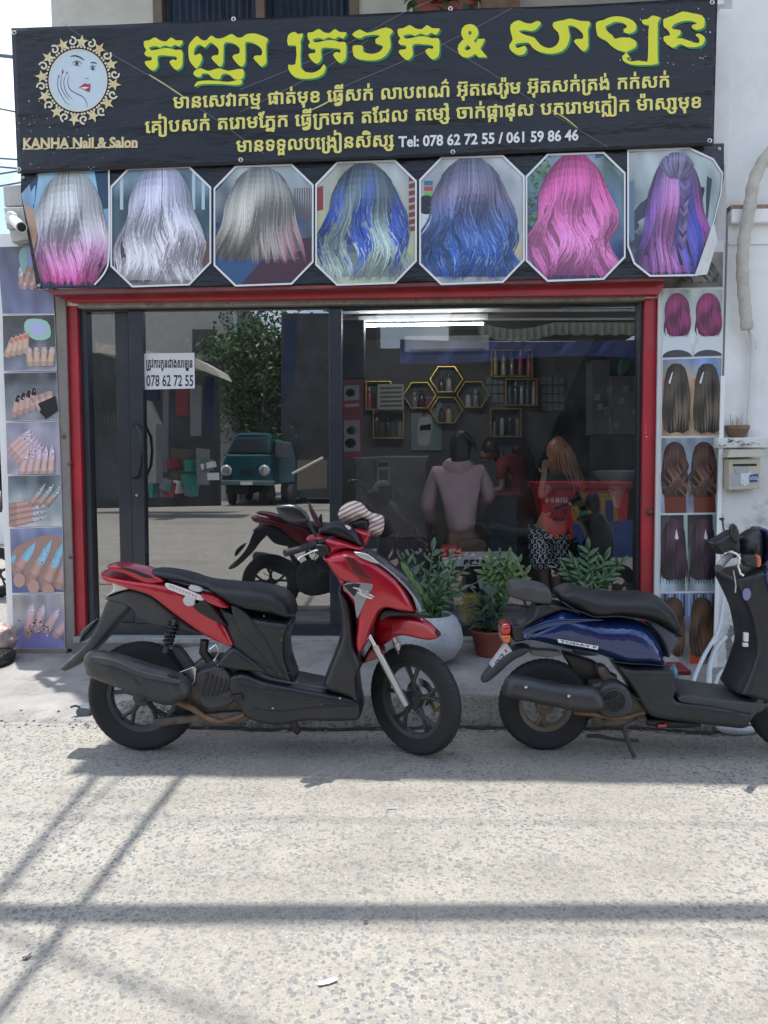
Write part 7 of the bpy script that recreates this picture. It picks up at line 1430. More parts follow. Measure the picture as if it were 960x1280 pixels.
panel('leg_shield_inner', [(424, 733), (440, 748), (446, 797), (452, 815), (455, 826), (449, 842), (452, 880), (440, 866), (407, 853), (414, 825), (426, 794), (427, 769)], YR_ - .01, .16, M_PLAS, s, r=.05)
mbx = MB(); mbx.tube([P(a, b, YR_ - .13) for a, b in ((427.5, 791), (419, 822), (409, 852))], .006, 8); ob('leg_shield_edge', mbx, M_BLK, s)
for nm, pts, dy in (('panel_seam', ((300, 812), (318, 826), (345, 838), (366, 842)), .137), ('floor_seam', ((297, 856), (330, 862), (380, 868), (448, 880)), .157), ('shield_seam', ((446, 800), (449, 815), (446, 840), (449, 872)), .150), ('kick_seam', ((318, 886), (350, 889), (400, 884), (449, 882)), .157)):
    mbx = MB(); mbx.tube([P(a, b, YR_ - dy) for a, b in smooth_poly(pts, 4, False)], .0028, 6); ob(nm, mbx, M_BLK, s)
mbx = MB(); mbx.tube([P(a, b, YR_ - .150) for a, b in smooth_poly([(327, 844), (345, 850), (380, 856), (420, 862), (446, 867)], 4, False)], .005, 6); ob('floor_edge', mbx, M_PLAS2, s)
# engine, vent, pipes, muffler
panel('engine_block', [(238, 838), (262, 818), (300, 830), (316, 868), (318, 893), (270, 902), (240, 884)], YR_ - .02, .07, M_ENG, s, r=.03)
panel('swing_arm', [(196, 898), (240, 893), (300, 888), (318, 893), (300, 903), (240, 903), (198, 907)], YR_ - .10, .018, M_ENG, s, r=.012)
vc = panel('fan_cover', Z6("318,520 380,492 440,488 500,560 530,605 480,660 400,682 350,668 322,600"), YR_ - .10, .035, M_PLAS2, s, r=.02, sub=2)
for k in range(7):
    x = 338 + k * 21; mb = MB(); y0 = 518 + k * 8; y1 = 628 - max(0, k - 3) * 8
    pillow(mb, Z6(f"{x+26},{y0} {x+36},{y0+5} {x+12},{y1} {x},{y1-4}"), YR_ - .1375, .004, .003, sub=1); ob('vent_slot', mb, M_BLK, vc)
for k in range(4):
    mb = MB(); a, b = Z6("358,508 396,498 436,505 470,548")[k]; 
mb = MB(); mb.tube([P(a, b, YR_ - .136) for a, b in Z6("335,520 440,498 492,590 470,640 355,640 335,600 335,520")], .004, 6); ob('vent_rim', mb, M_PLAS2, vc)
panel('silver_bracket', Z6("225,520 300,490 318,500 312,560 285,585 262,560 270,528 240,532"), YR_ - .12, .010, M_STEEL, s, r=.006, sub=1)
mbx = MB(); mbx.tube([P(a, b, YR_ - .12) for a, b in ((205, 876), (222, 877), (241, 886), (256, 897), (275, 903), (295, 898), (306, 893))], [.017, .017, .016, .015, .015, .014, .012], 12); ob('exhaust_pipe', mbx, M_RUST, s)
mf = MB(); pillow(mf, soft=True, pix=[(104.5, 822), (110, 815.5), (118, 813.5), (145, 818), (190, 832), (222, 842), (236, 855), (238, 868), (228, 876), (206, 882), (164, 866), (114, 847), (107, 838)], Y=YR_ - .185, w=.062, r=.06, sub=3); mu = ob('muffler', mf, M_MUF, s, auto=False)
mbx = MB(); pillow(mbx, Z1("135,712 160,706 240,722 350,768 480,795 500,812 470,812 350,790 230,745 150,730"), YR_ - .2475, .006, .006, sub=3); ob('heat_shield_rib', mbx, M_PLAS2, mu)
mbx = MB(); pillow(mbx, Z6("178,525 205,520 236,545 236,560 205,545"), YR_ - .235, .006, .005, sub=1); ob('muffler_vent', mbx, M_BLK, mu)
for a, b in ((147, 829), (194.5, 848.5)): bolt(a, b, YR_ - .250, .0075, M_CHROME, mu)
mbx = MB()
for k in range(3): a, b = 165 + k * 3, 847 + k * 2; app(mbx, stroke([(a, b), (a + 4, b + 4), (a + 3, b + 5)], 1.2, 0, fn=lambda x, y, o: P(x, y, YR_ - .2485)))
ob('muffler_marks', mbx, M_BLK, mu, smooth=False)
M = Matrix.Translation(P(308, 886, YR_ - .13)) @ Matrix.Rotation(pi / 2, 4, 'X')
mbx = MB(); mbx.lathe([(0, .006), (.007, .006), (.008, .002), (.013, .002), (.014, .012), (.021, .012), (.022, -.04)], M, 20); ob('pivot_nut', mbx, M_STEEL, s)
mbx = MB(); mbx.tube([P(a, b, YR_ - .11) for a, b in ((262, 812), (270, 806), (274, 815), (268, 826), (272, 832), (279, 824))], .005, 6); ob('breather_hose', mbx, M_STEEL, s)
mbx = MB(); mbx.tube([P(a, b, YR_ - .08) for a, b in ((256, 800), (254, 815), (262, 826))], .022, 10); ob('intake_boot', mbx, M_BLK, s)
p0, p1 = P(217, 779, YR_ - .10), P(209, 806, YR_ - .10)
ob('shock_spring', coil(p0, p1, .022, 6, .0065), M_BLK, s)
mbx = MB(); mbx.tube([p0 + (p0 - p1) * .2, p1 + (p1 - p0) * .35], .013, 10); ob('shock_absorber', mbx, M_PLAS2, s)
panel('rear_hugger', Z6("205,395 240,400 300,480 335,540 300,545 262,500 220,440"), YR_ - .05, .03, M_PLAS2, s, r=.02, sub=2)
panel('brake_arm', [(208, 896), (214, 891), (222, 893), (224, 903), (212, 904)], YR_ - .075, .012, M_BLK, s, r=.008)
mbx = MB(); mbx.tube([P(a, b, YR_ - .07) for a, b in ((150, 852), (175, 868), (205, 900))], .0035, 6); ob('brake_cable', mbx, M_BLK, s)
panel('side_stand', [(359, 896), (369, 896), (376, 915), (372, 919), (366, 914)], YR_ - .06, .014, M_BLK, s, r=.01, sub=1)
panel('centre_stand', [(330, 896), (360, 898), (362, 903), (330, 903)], YR_ + .04, .02, M_BLK, s, r=.01, sub=1)
# front: cowl, headlamp, fender, fork
fp = panel('front_cowl', [(427, 686), (436, 685), (450, 688), (465, 693), (482, 704), (499, 718), (511, 733), (522, 757), (518, 762.5), (499, 761), (482, 758), (473, 770), (462, 798), (451, 816.5), (444, 801), (446, 769), (440, 749), (428, 732), (437, 729), (422, 720), (409, 702), (404, 692)], YR_ - .02, .17, M_CANDY, s, r=.07, sharp=(13,))
panel('headlamp', [(440, 687), (459, 690), (474, 698), (488, 708), (511, 728), (527, 751), (529, 760), (521, 761), (514, 742), (499, 724), (484, 710), (465, 698)], YR_ - .03, .166, M_CLEAR, s, r=.03)
mbx = MB(); pillow(mbx, Z2("398,318 462,330 500,360 510,372 480,365 430,345"), YR_ - .192, .008, .008, sub=2); ob('headlamp_reflector', mbx, M_SILV, s)
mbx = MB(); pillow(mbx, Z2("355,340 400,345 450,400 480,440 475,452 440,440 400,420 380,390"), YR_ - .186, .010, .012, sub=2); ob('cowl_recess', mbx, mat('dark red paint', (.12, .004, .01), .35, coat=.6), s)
mbx = MB(); pillow(mbx, Z2("350,468 400,455 485,462 470,500 440,560 415,615 404,560 400,530"), YR_ - .185, .008, .008, sub=2); ob('silver_flash', mbx, mat('dull silver flash', (.30, .31, .33), .35, metal=.5), s)
mbx = MB(); pillow(mbx, Z2("352,468 400,458 430,462 412,500 400,520"), YR_ - .192, .004, .004, sub=1); ob('dark_flash', mbx, M_PLAS, s)
mbx = MB(); 
for pts in (Z2("395,478 430,488 470,510 490,520"), Z2("412,498 440,512 470,524 482,526"), Z2("420,484 432,500 440,486 448,505 458,494 466,512")): app(mbx, stroke(pts, 2.6, 0, fn=lambda x, y, o: P(x, y, YR_ - .1985)))
ob('wing_badge', mbx, M_WHL, s, smooth=False)
mbx = MB(); pillow(mbx, Z2("512,600 540,570 600,572 680,580 640,600 560,602 520,625"), YR_ - .10, .05, .02, sub=2); ob('fender_gap', mbx, M_BLK, s)
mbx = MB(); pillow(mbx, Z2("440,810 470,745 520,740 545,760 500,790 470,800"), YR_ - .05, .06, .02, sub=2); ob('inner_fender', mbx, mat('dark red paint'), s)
panel('front_fender', [(471, 770), (487, 768.5), (510, 769), (530, 774), (544, 785), (551.5, 794), (538, 799.5), (520, 797), (505, 794), (494, 796), (480, 806), (464, 809.5), (465, 797)], YR_ - .04, .06, M_CANDY, s, r=.045, slope=(cf.x, -.55))
panel('fender_tip', [(546, 787), (551.5, 794), (547, 796), (543, 791)], YR_ - .09, .035, M_BLK, s, r=.02, sub=1, slope=(cf.x, -.55))
axf = Vector((-sin(th), -cos(th), 0))
hubf = Vector((cf.x, cf.y, wR * .985))
ft = Vector((P(470, 812, YR_ - .12).x, YR_ - .10, P(470, 812, YR_ - .12).z))
fl = hubf + axf * .075
mbx = MB(); mbx.tube([ft + (ft - fl) * .05, fl + (fl - ft) * .03], [.017, .020], 14); ob('fork_leg', mbx, mat('satin silver fork', (.5, .5, .5), .32, metal=.7, var=.08), s)
mbx = MB(); mbx.tube([ft + (ft - fl) * .35, ft + (ft - fl) * .04], .013, 12); ob('fork_tube', mbx, M_CHROME, s)
ft2, fl2 = ft - axf * .15, hubf - axf * .075
mbx = MB(); mbx.tube([ft2 + (ft2 - fl2) * .3, ft2], .013, 12); mbx.tube([ft2, fl2], .019, 12); ob('fork_leg', mbx, mat('satin silver fork'), s)
Md = Matrix(((Mf[0][0], Mf[0][1], Mf[0][2], 0), (Mf[1][0], Mf[1][1], Mf[1][2], 0), (Mf[2][0], Mf[2][1], Mf[2][2], 0), (0, 0, 0, 1)))
mbx = MB(); mbx.lathe([(.055, 0), (.095, 0), (.095, -.004), (.055, -.004), (.055, 0)], Matrix.Translation(hubf - axf * .055) @ Md, 36); ob('brake_disc', mbx, M_STEEL, s)
mbx = MB(); cc = hubf - axf * .06 + Vector((.055, -.03, -.035)); mbx.box(cc, (.07, .03, .045), (0, .5, -th)); ob('brake_caliper', mbx, mat('gold caliper', (.28, .2, .08), .4, metal=.5), s, smooth=False, bevel=.006)
# handlebar, mirror, cables
panel('bar_cover', Z2("190,252 215,242 250,240 300,250 362,268 425,292 442,300 425,312 370,306 330,318 310,340 290,330 272,292 235,278 198,270"), YR_ - .03, .10, M_CANDY, s, r=.04, sub=3)
panel('windshield_visor', Z2("245,215 290,190 330,184 365,196 412,232 440,292 420,288 362,266 300,246 252,238"), YR_ + .0, .085, M_BLK, s, r=.04, sub=3)
panel('steering_column', Z2("280,335 330,320 350,345 380,420 372,460 345,470 320,420"), YR_ - .01, .06, M_CANDY, s, r=.03, sub=2)
panel('far_bar_cover', Z2("395,215 440,222 475,235 470,262 450,296 432,280 418,240"), YR_ + .05, .06, M_CANDY, s, r=.03, sub=2)
mbx = MB(); mbx.tube([P(a, b, YR_ - c) for a, b, c in ((356, 691.5, .27), (370, 688, .23), (390, 681, .17), (396, 679, .14))], [.017, .0165, .017, .018], 14); ob('grip', mbx, mat('black rubber', (.018, .018, .019), .7, bump=.2, bscale=300), s)
mbx = MB(); mbx.tube([P(a, b, YR_ - c) for a, b, c in ((396, 679, .16), (414, 672, .08), (432, 668, 0))], .012, 10); ob('handlebar', mbx, M_BLK, s)
mbx = MB(); mbx.tube([P(a, b, YR_ - c) for a, b, c in ((373, 698.5, .25), (380, 694, .22), (390, 689.5, .19), (399, 687, .17))], [.0075, .006, .006, .007], 10); ob('brake_lever', mbx, M_STEEL, s)
mbx = MB(); mbx.lathe([(0, .004), (.006, 0), (.004, -.006)], Matrix.Translation(P(373, 698.5, YR_ - .255)), 10); ob('lever_ball', mbx, M_WHL, s)
panel('switch_box', Z2("225,288 250,282 280,292 290,325 262,340 235,330"), YR_ - .15, .03, M_BLK, s, r=.015, sub=2)
panel('mirror', Z2("52,122 62,112 110,107 150,114 185,140 202,170 190,186 140,194 100,185 70,160"), YR_ - .18, .024, mat('glossy black mirror back', (.014, .014, .018), .3, coat=.5), s, r=.04, sub=3)
mg = MB(); pillow(mg, Z2("62,124 110,114 150,120 180,142 192,166 180,178 140,186 104,178 78,156"), YR_ - .152, .003, .003, sub=2); ob('mirror_glass', mg, mat('mirror silver', (.8, .8, .8), .03, metal=1, var=0), s)
mbx = MB(); mbx.tube([P(a, b, YR_ - c) for a, b, c in ((384, 650, .17), (389, 660, .16), (395, 670, .14))], [.011, .009, .008], 10); ob('mirror_stalk', mbx, M_BLK, s)
mbx = MB(); mbx.tube([P(a, b, YR_ + .14) for a, b in ((436, 668, ), (444, 655), (449, 644))], .008, 8); ob('mirror_stalk', mbx, M_BLK, s)
mbx = MB(); pillow(mbx, smooth_poly([(432, 640), (441, 634), (456, 636), (466, 645), (464, 654), (450, 656), (438, 652)], 2), YR_ + .16, .02, .03, sub=1); ob('mirror', mbx, mat('glossy black mirror back'), s)
mbx = MB(); mbx.tube([P(a, b, YR_ - .06) for a, b in Z2("252,300 262,330 300,345 322,380 350,400")], .0042, 6); ob('brake_hose', mbx, M_BLK, s)
mbx = MB(); mbx.tube([P(a, b, YR_ - .075) for a, b in Z2("300,345 340,400 365,440 350,465")], .004, 6); ob('throttle_cable', mbx, M_BLK, s)
bolt(432, 711, YR_ - .10, .016, M_STEEL, s, 'ignition_lock')
panel('key_fob', Z2("350,400 372,395 376,425 356,430"), YR_ - .11, .012, M_BLK, s, r=.008, sub=1)
# dark tapered fin and toggles behind the visor
panel('wind_deflector', Z2("196,95 212,118 236,160 258,205 248,214 222,180 204,140"), YR_ + .02, .02, mat('dark maroon plastic', (.05, .012, .018), .4), s, r=.01, sub=2)
panel('phone_holder', Z2("250,150 258,152 260,200 248,205 240,180"), YR_ + .04, .02, M_BLK, s, r=.01, sub=1)
mbx = MB(); pillow(mbx, Z2("360,200 380,205 388,218 372,220"), YR_ - .088, .006, .006, sub=2); ob('visor_sticker', mbx, M_WHL, s)

for x, y in ((350, 842), (372, 852), (300, 845), (445, 838), (352, 800), (330, 770)): bolt(x, y, YR_ - .158, .0035, M_GREY, s, 'clip')
mbx = MB(); mbx.tube([P(a, b_, YR_ - .10) for a, b_ in ((300, 893), (330, 900), (352, 901), (360, 897))], .007, 8); ob('stand_spring', mbx, M_STEEL, s)
panel('pillion_peg', [(290, 868), (303, 866), (305, 873), (291, 875)], YR_ - .15, .02, M_BLK, s, r=.006, sub=1)
# hats hung on the far mirror
hat = thing('striped_hat', 'pink and white striped cloth hat draped over the red scooter mirror', 'hat', P(452, 668, YR_ + .1))
def Z7(s): return seg(s, 330, 600, 6.4)
hp = MB(); pillow(hp, Z7("590,290 600,240 640,195 700,170 760,175 800,205 840,250 900,272 950,290 962,340 955,400 930,440 880,445 825,425 805,390 835,340 805,318 765,318 725,345 665,352 620,330"), YR_ + .12, .07, .05, sub=3, step=.006, soft=True)
for i, v in enumerate(hp.v):
    q = mnoise.noise(Vector((v.x * 26, 3, v.z * 26))); hp.v[i] = v + Vector((0, q * .012, 0))
hm = mat('striped cotton', (.5, .3, .25), .9); n_ = hm.node_tree
wv = n_.nodes.new('ShaderNodeTexWave'); wv.inputs['Scale'].default_value = 15; wv.inputs['Distortion'].default_value = 1.6; wv.inputs['Detail'].default_value = 1; wv.bands_direction = 'Z'
tc_ = n_.nodes.new('ShaderNodeTexCoord'); mp_ = n_.nodes.new('ShaderNodeMapping'); mp_.inputs['Rotation'].default_value = (0, .45, 0); n_.links.new(tc_.outputs['Object'], mp_.inputs['Vector']); n_.links.new(mp_.outputs['Vector'], wv.inputs['Vector'])
cr_ = n_.nodes.new('ShaderNodeValToRGB'); cr_.color_ramp.interpolation = 'CONSTANT'; cr_.color_ramp.elements[0].color = (.66, .58, .52, 1); cr_.color_ramp.elements[1].position = .55; cr_.color_ramp.elements[1].color = (.34, .20, .16, 1)
n_.links.new(wv.outputs['Fac'], cr_.inputs['Fac']); n_.links.new(cr_.outputs['Color'], n_.nodes['Principled BSDF'].inputs['Base Color'])
ob('crown', hp, hm, hat, auto=False)
mbx = MB(); pillow(mbx, Z7("690,345 760,312 810,312 842,340 835,400 800,412 740,395"), YR_ + .11, .05, .03, sub=2); ob('lining', mbx, M_BLK, hat)
bh = thing('black_hat', 'black bucket hat with gold lettering hung behind the striped hat', 'hat', P(452, 668, YR_ + .22))
mbx = MB(); pillow(mbx, [(437, 634), (446, 628), (460, 630), (474, 640), (486, 648), (492, 664), (482, 672), (466, 668), (452, 660), (440, 652)], YR_ + .235, .06, .05, sub=3); ob('crown', mbx, mat('black cotton', (.012, .012, .013), .9), bh)
mbx = MB()
for k, g in enumerate(("M", "E", "C")):
    v, f = font_mesh(g, .02); q = fit(v, 0, 0, 6, 7); mbx.add([(lambda w: Vector((w.x, YR_ + .302, w.z)))(P(474 - a * 1, 640 + k * 8 + b, YR_ + .30)) for a, b in q], f)
ob('gold_letters', mbx, M_GOLD, bh, smooth=False)

# ---------------------------------------------------------------- blue scooter
YB_ = PG(682, 936).y
b = thing('blue_scooter', 'dark blue and black scooter with a low white number plate at the right', 'scooter', PG(790, 936))
cb = P(681, 880, YB_); rb = cb.z
wheel(b, cb, rb, .095, (1, 0, 0), rb * .60, M_RIMG, spokes=3)
cbf = P(1000, 886, YB_ - .05)
wheel(b, Vector((cbf.x, YB_ - .02, rb)), rb, .09, (cos(.35), -sin(.35), 0), rb * .6, M_RIMG, spokes=3)
panel('rear_mudguard', Z3("28,545 55,505 90,465 130,440 165,430 190,440 165,462 130,480 80,525 48,548"), YB_, .06, M_PLAS2, b, r=.03)
pl = MB(); mt = [P(x, y, YB_ - .05) for x, y in Z3("58,497 112,424 131,452 80,521")]; pl.prism(mt, (.0, .05, .0)); plate = ob('number_plate', pl, mat('white enamel plate', (.60, .61, .62), .35, grime=.2, gscale=9), b, smooth=False, bevel=.003)
v, f = font_mesh('02', .01); q = fit(v, 0, 0, 1, 1); mbx = MB(); c0_, ux_, vy_ = mt[0], mt[1] - mt[0], mt[3] - mt[0]
mbx.add([c0_ + ux_ * (.16 + .5 * a) + vy_ * (.22 + .5 * bb_) + Vector((0, -.0012, 0)) for a, bb_ in q], f); ob('plate_number', mbx, mat('dark blue print'), plate, smooth=False)
mbx = MB(); mbx.box(c0_ + ux_ * .78 + vy_ * .45 + Vector((0, -.001, 0)), (.016, .001, .01), (0, .9, 0)); ob('plate_emblem', mbx, M_REDL, plate, smooth=False)
panel('tail_housing', Z3("120,358 150,355 205,330 250,345 250,370 200,400 155,415 128,412"), YB_, .085, M_PLAS, b, r=.03)
panel('tail_lens', Z3("90,364 100,358 122,357 122,388 90,390"), YB_ - .01, .085, M_REDL, b, r=.02, sub=2)
panel('indicator_lens', Z3("92,391 122,389 122,416 104,420 92,412"), YB_ - .012, .085, M_AMBER, b, r=.02, sub=2)
panel('carrier_pad', Z3("116,240 130,227 165,224 215,232 250,248 252,290 215,292 150,280 118,268"), YB_, .11, mat('worn black pad', (.055, .053, .055), .6, var=.15, grime=.3), b, r=.03)
panel('carrier', Z3("205,292 250,288 330,308 345,330 290,312 240,330 180,360 160,356 195,325"), YB_, .10, M_PLAS, b, r=.02, sub=2)
bs = panel('body_panel', Z3("150,396 165,378 200,350 250,325 290,310 350,325 420,343 500,345 555,358 590,390 612,430 622,470 622,497 560,492 500,492 455,480 400,460 330,447 260,432 200,418 158,412"), YB_ - .01, .14, M_NAVY, b, r=.07, soft=True)
panel('side_crease', Z3("160,392 240,352 340,345 430,350 340,358 250,374 190,392"), YB_ - .135, .012, M_NAVY, b, r=.012, sub=3)
panel('inner_side', Z3("560,350 610,360 662,402 640,440 624,470 612,430 592,392"), YB_, .10, mat('blue grey plastic', (.06, .065, .09), .4, grime=.2), b, r=.03, sub=2)
panel('seat', Z3("268,262 285,245 318,234 345,240 400,254 470,262 540,260 590,268 625,288 655,325 676,375 680,398 668,406 640,390 600,365 555,348 470,338 410,344 370,338 330,312 290,292"), YB_, .14, M_SEAT, b, r=.06, soft=True)
mbx = MB(); mbx.tube([P(x, y, YB_ - .125) for x, y in Z3("290,290 335,318 400,342 470,338 555,348 600,365 640,390 662,400")], .0035, 6); ob('seat_seam', mbx, M_BLK, b)
panel('lower_body', Z3("452,482 500,490 560,490 634,497 640,530 648,560 645,590 760,605 870,628 880,640 865,682 800,680 700,668 600,655 556,642 530,610 505,560"), YB_ - .005, .14, M_PLAS, b, r=.03)
panel('floorboard', Z3("650,572 700,570 780,582 850,590 930,596 925,612 880,636 760,612 650,596"), YB_ + .01, .15, M_PLAS2, b, r=.01, sub=2)
panel('leg_shield', Z3("820,212 850,192 900,180 962,176 1000,300 1000,500 960,560 930,600 880,588 842,578 838,572 860,520 878,470 888,430 880,370 868,320 842,262"), YB_ - .0, .15, M_PLAS, b, r=.05)
panel('front_cowl', Z3("915,190 945,182 1000,215 1040,300 1040,420 1000,450 965,330 930,260"), YB_ - .03, .14, M_NAVY, b, r=.05)
panel('shield_rail', Z3("960,340 1000,360 1000,500 940,610 885,684 868,678 905,620 940,540 952,440"), YB_ - .09, .05, M_PLAS2, b, r=.02)
for nm, pts, dy in (('panel_seam', Z3("455,484 510,492 565,494 630,500"), .146), ('floor_seam', Z3("520,600 600,625 720,640 868,652"), .143)):
    mbx = MB(); mbx.tube([P(x, y, YB_ - dy) for x, y in smooth_poly(pts, 4, False)], .0028, 6); ob(nm, mbx, M_BLK, b)
# decal
dc = MB(); q4 = [P(x, y, YB_ - .1525) for x, y in Z3("278,411 410,435 408,447 280,423")]; dc.poly(q4); dcl = ob('white_decal', dc, M_WPRINT, b, smooth=False)
v, f = font_mesh('TODAY F', .03); q = fit(v, 0, 0, 1, 1); mbx = MB(); mbx.add([q4[0] + (q4[1] - q4[0]) * (.05 + .9 * a) + (q4[3] - q4[0]) * (.2 + .6 * bb_) + Vector((0, -.001, 0)) for a, bb_ in q], f); ob('decal_letters', mbx, M_INK, b, smooth=False)
# engine side
panel('engine_block', Z3("380,560 400,545 470,545 540,600 560,650 470,690 380,670"), YB_ - .04, .06, M_ENG, b, r=.03)
panel('fan_housing', Z3("398,600 412,565 450,546 490,556 515,590 520,630 500,655 450,665 412,650"), YB_ - .09, .05, M_PLAS2, b, r=.03)
Mv = Matrix.Translation(P(*Z3("461,613")[0], YB_ - .142)) @ Matrix.Rotation(pi / 2, 4, 'X')
fg = MB(); fg.lathe([(.056, -.004), (.060, .006), (.054, .008), (.051, .002)], Mv, 32); ob('fan_ring', fg, M_PLAS2, b)
for r0 in (.044, .032, .020, .008):
    fg = MB(); fg.lathe([(r0 - .003, .0), (r0 - .002, .005), (r0 + .002, .005), (r0 + .003, .0)], Mv, 28); ob('grille_ring', fg, M_BLK, b)
for k in range(6):
    a = k * pi / 3; fg = MB(); fg.tube([Mv @ Vector((.008 * cos(a), .008 * sin(a), .004)), Mv @ Vector((.052 * cos(a), .052 * sin(a), .004))], .002, 5); ob('grille_bar', fg, M_PLAS2, b)
mf = MB(); pillow(mf, soft=True, pix=Z3("100,575 108,545 132,531 170,535 300,562 395,570 425,600 432,640 380,652 330,645 240,628 180,615 120,602 102,595"), Y=YB_ - .165, w=.058, r=.05, sub=3); mu = ob('muffler', mf, M_MUF, b, auto=False)
for x, y in Z3("175,568 314,597"): bolt(x, y, YB_ - .226, .007, M_CHROME, mu)
mbx = MB(); mbx.tube([P(x, y, YB_ - .10) for x, y in Z3("330,648 400,655 450,668 510,664 560,650")], [.014, .016, .015, .013, .012], 10); ob('exhaust_pipe', mbx, M_RUST, b)
panel('carburettor', Z3("400,500 430,495 450,520 470,530 460,548 420,545"), YB_ - .04, .04, M_ENG, b, r=.02, sub=2)
panel('air_box', Z3("290,450 360,470 420,500 395,560 350,565 310,490"), YB_ + .02, .04, M_BLK, b, r=.02, sub=2)
mbx = MB(); pillow(mbx, Z3("180,440 280,448 290,462 240,470 190,462"), YB_ + .02, .03, .01, sub=1); ob('frame_plate', mbx, mat('grey plastic'), b)
for x, y, r_ in ((550, 672, .022), (390, 672, .011), (430, 678, .010)):
    q = Z3(f"{x},{y}")[0]; mbx = MB(); mbx.lathe([(0, .006), (r_ * .4, .006), (r_ * .45, .001), (r_ * .75, .001), (r_ * .8, .008), (r_, .008), (r_, -.03)], Matrix.Translation(P(*q, YB_ - .11)) @ Matrix.Rotation(pi / 2, 4, 'X'), 18); ob('engine_bolt', mbx, M_ENG, b)
panel('under_frame', Z3("560,660 640,665 720,672 735,690 640,695 560,685"), YB_ - .03, .06, M_BLK, b, r=.02, sub=2)
mbx = MB(); mbx.tube([P(*Z3("492,668")[0], YB_ - .08), P(*Z3("500,730")[0], YB_ - .1), P(*Z3("515,770")[0], YB_ - .11), P(*Z3("528,794")[0], YB_ - .12)], [.014, .012, .010, .012], 8); ob('side_stand', mbx, mat('dusty black steel', (.045, .04, .035), .6, var=.3), b)
mbx = MB(); mbx.tube([P(x, y, YB_ - .02) for x, y in Z3("372,727 410,726 450,735 490,740 540,742")], [.010, .010, .009, .009, .009], 8); ob('centre_stand', mbx, MATS['dusty black steel'], b)
panel('small_reflector', Z3("602,688 630,686 632,697 604,698"), YB_ - .10, .008, M_REDL, b, r=.006, sub=1)
# head
hl = panel('headlamp_shell', Z3("868,100 875,78 900,58 925,50 942,55 948,100 946,140 938,172 915,165 885,148 870,125"), YB_ - .03, .09, M_PLAS, b, r=.09, soft=True)
panel('headlamp_rim', Z3("928,52 950,52 958,100 954,150 940,178 934,170 942,120 938,80"), YB_ - .03, .095, mat('blue chrome rim', (.03, .05, .16), .1, metal=.7, coat=1), b, r=.03, sub=2)
panel('indicator', Z3("876,142 900,138 918,140 920,176 880,172"), YB_ - .14, .03, M_PLAS, b, r=.02, sub=2)
panel('indicator_lens', Z3("916,140 932,141 934,174 918,178"), YB_ - .14, .03, M_AMBER, b, r=.02, sub=2)
panel('bar_cover', Z3("770,100 800,82 832,62 845,60 862,90 860,135 840,150 820,130 800,138 788,118"), YB_ - .04, .06, M_PLAS, b, r=.03, sub=3)
mbx = MB(); mbx.tube([P(*Z3("800,182")[0], YB_ - .34), P(*Z3("812,164")[0], YB_ - .29), P(*Z3("834,142")[0], YB_ - .21)], [.018, .017, .017], 14); ob('grip', mbx, mat('grey rubber grip', (.07, .07, .072), .6, bump=.3, bscale=250), b)
mbx = MB(); mbx.tube([P(*Z3("834,142")[0], YB_ - .21), P(*Z3("850,120")[0], YB_ - .12), P(*Z3("862,110")[0], YB_ - .02)], .011, 10); ob('handlebar', mbx, M_CHROME, b)
mbx = MB(); mbx.tube([P(x, y, YB_ - .2) for x, y in Z3("818,136 840,128 858,136 868,150 862,175 870,200 880,206")], [.006, .006, .007, .007, .006, .006, .007], 8); ob('brake_lever', mbx, M_CHROME, b)
panel('mirror', Z3("835,50 845,37 857,45 866,75 862,100 845,95 836,75"), YB_ - .10, .02, M_PLAS, b, r=.02, sub=2)
mbx = MB(); mbx.tube([P(*Z3("812,26")[0], YB_ + .1), P(*Z3("820,80")[0], YB_ + .06)], .005, 8); mbx.lathe([(0, .01), (.012, .008), (.012, -.004), (0, -.006)], Matrix.Translation(P(*Z3("810,24")[0], YB_ + .1)), 12); ob('mirror_stalk', mbx, M_PLAS2, b)
mbx = MB(); mbx.tube([P(x, y, YB_ - .14) for x, y in Z3("848,190 853,215 856,240 854,262")], .003, 6); ob('brake_cable', mbx, mat('pale wood'), b)
panel('shield_sticker', Z3("878,262 886,248 900,250 905,270 895,286 882,284"), YB_ - .152, .003, mat('cyan sticker', (.10, .30, .40), .3, c2=(.35, .12, .42), vscale=60), b, r=.003, sub=2)
mbx = MB(); mbx.box(P(*Z3("888,405")[0], YB_ - .13), (.022, .02, .045)); mbx.box(P(*Z3("886,430")[0], YB_ - .13), (.025, .02, .02)); ob('bag_hook', mbx, M_WHL, b, smooth=False, bevel=.004)

# ================================================================== PEOPLE INSIDE THE SALON
def skinned(name, joints, bones, m, parent, sub=2):
    """joints: {name: (point, radius x, radius y)}; one continuous surface grown over the bones"""
    me = bpy.data.meshes.new(name); keys = list(joints); ix = {k: i for i, k in enumerate(keys)}
    me.from_pydata([tuple(joints[k][0]) for k in keys], [(ix[a], ix[b]) for a, b in bones], [])
    o = bpy.data.objects.new(name, me); COL.objects.link(o)
    mod = o.modifiers.new('skin', 'SKIN'); mod.use_smooth_shade = True
    for k in keys:
        sv = me.skin_vertices[0].data[ix[k]]; sv.radius = (joints[k][1], joints[k][2] if len(joints[k]) > 2 else joints[k][1]); sv.use_root = (ix[k] == 0)
    sb = o.modifiers.new('sub', 'SUBSURF'); sb.levels = sub; sb.render_levels = sub
    dg = bpy.context.evaluated_depsgraph_get(); dg.update(); me2 = bpy.data.meshes.new_from_object(o.evaluated_get(dg))
    bpy.data.objects.remove(o); me2.name = name; me2.materials.clear(); me2.materials.append(m)
    for p in me2.polygons: p.use_smooth = True
    o2 = bpy.data.objects.new(name, me2); COL.objects.link(o2)
    if parent: adopt(o2, parent)
    return o2
def vv(*a): return Vector(a)
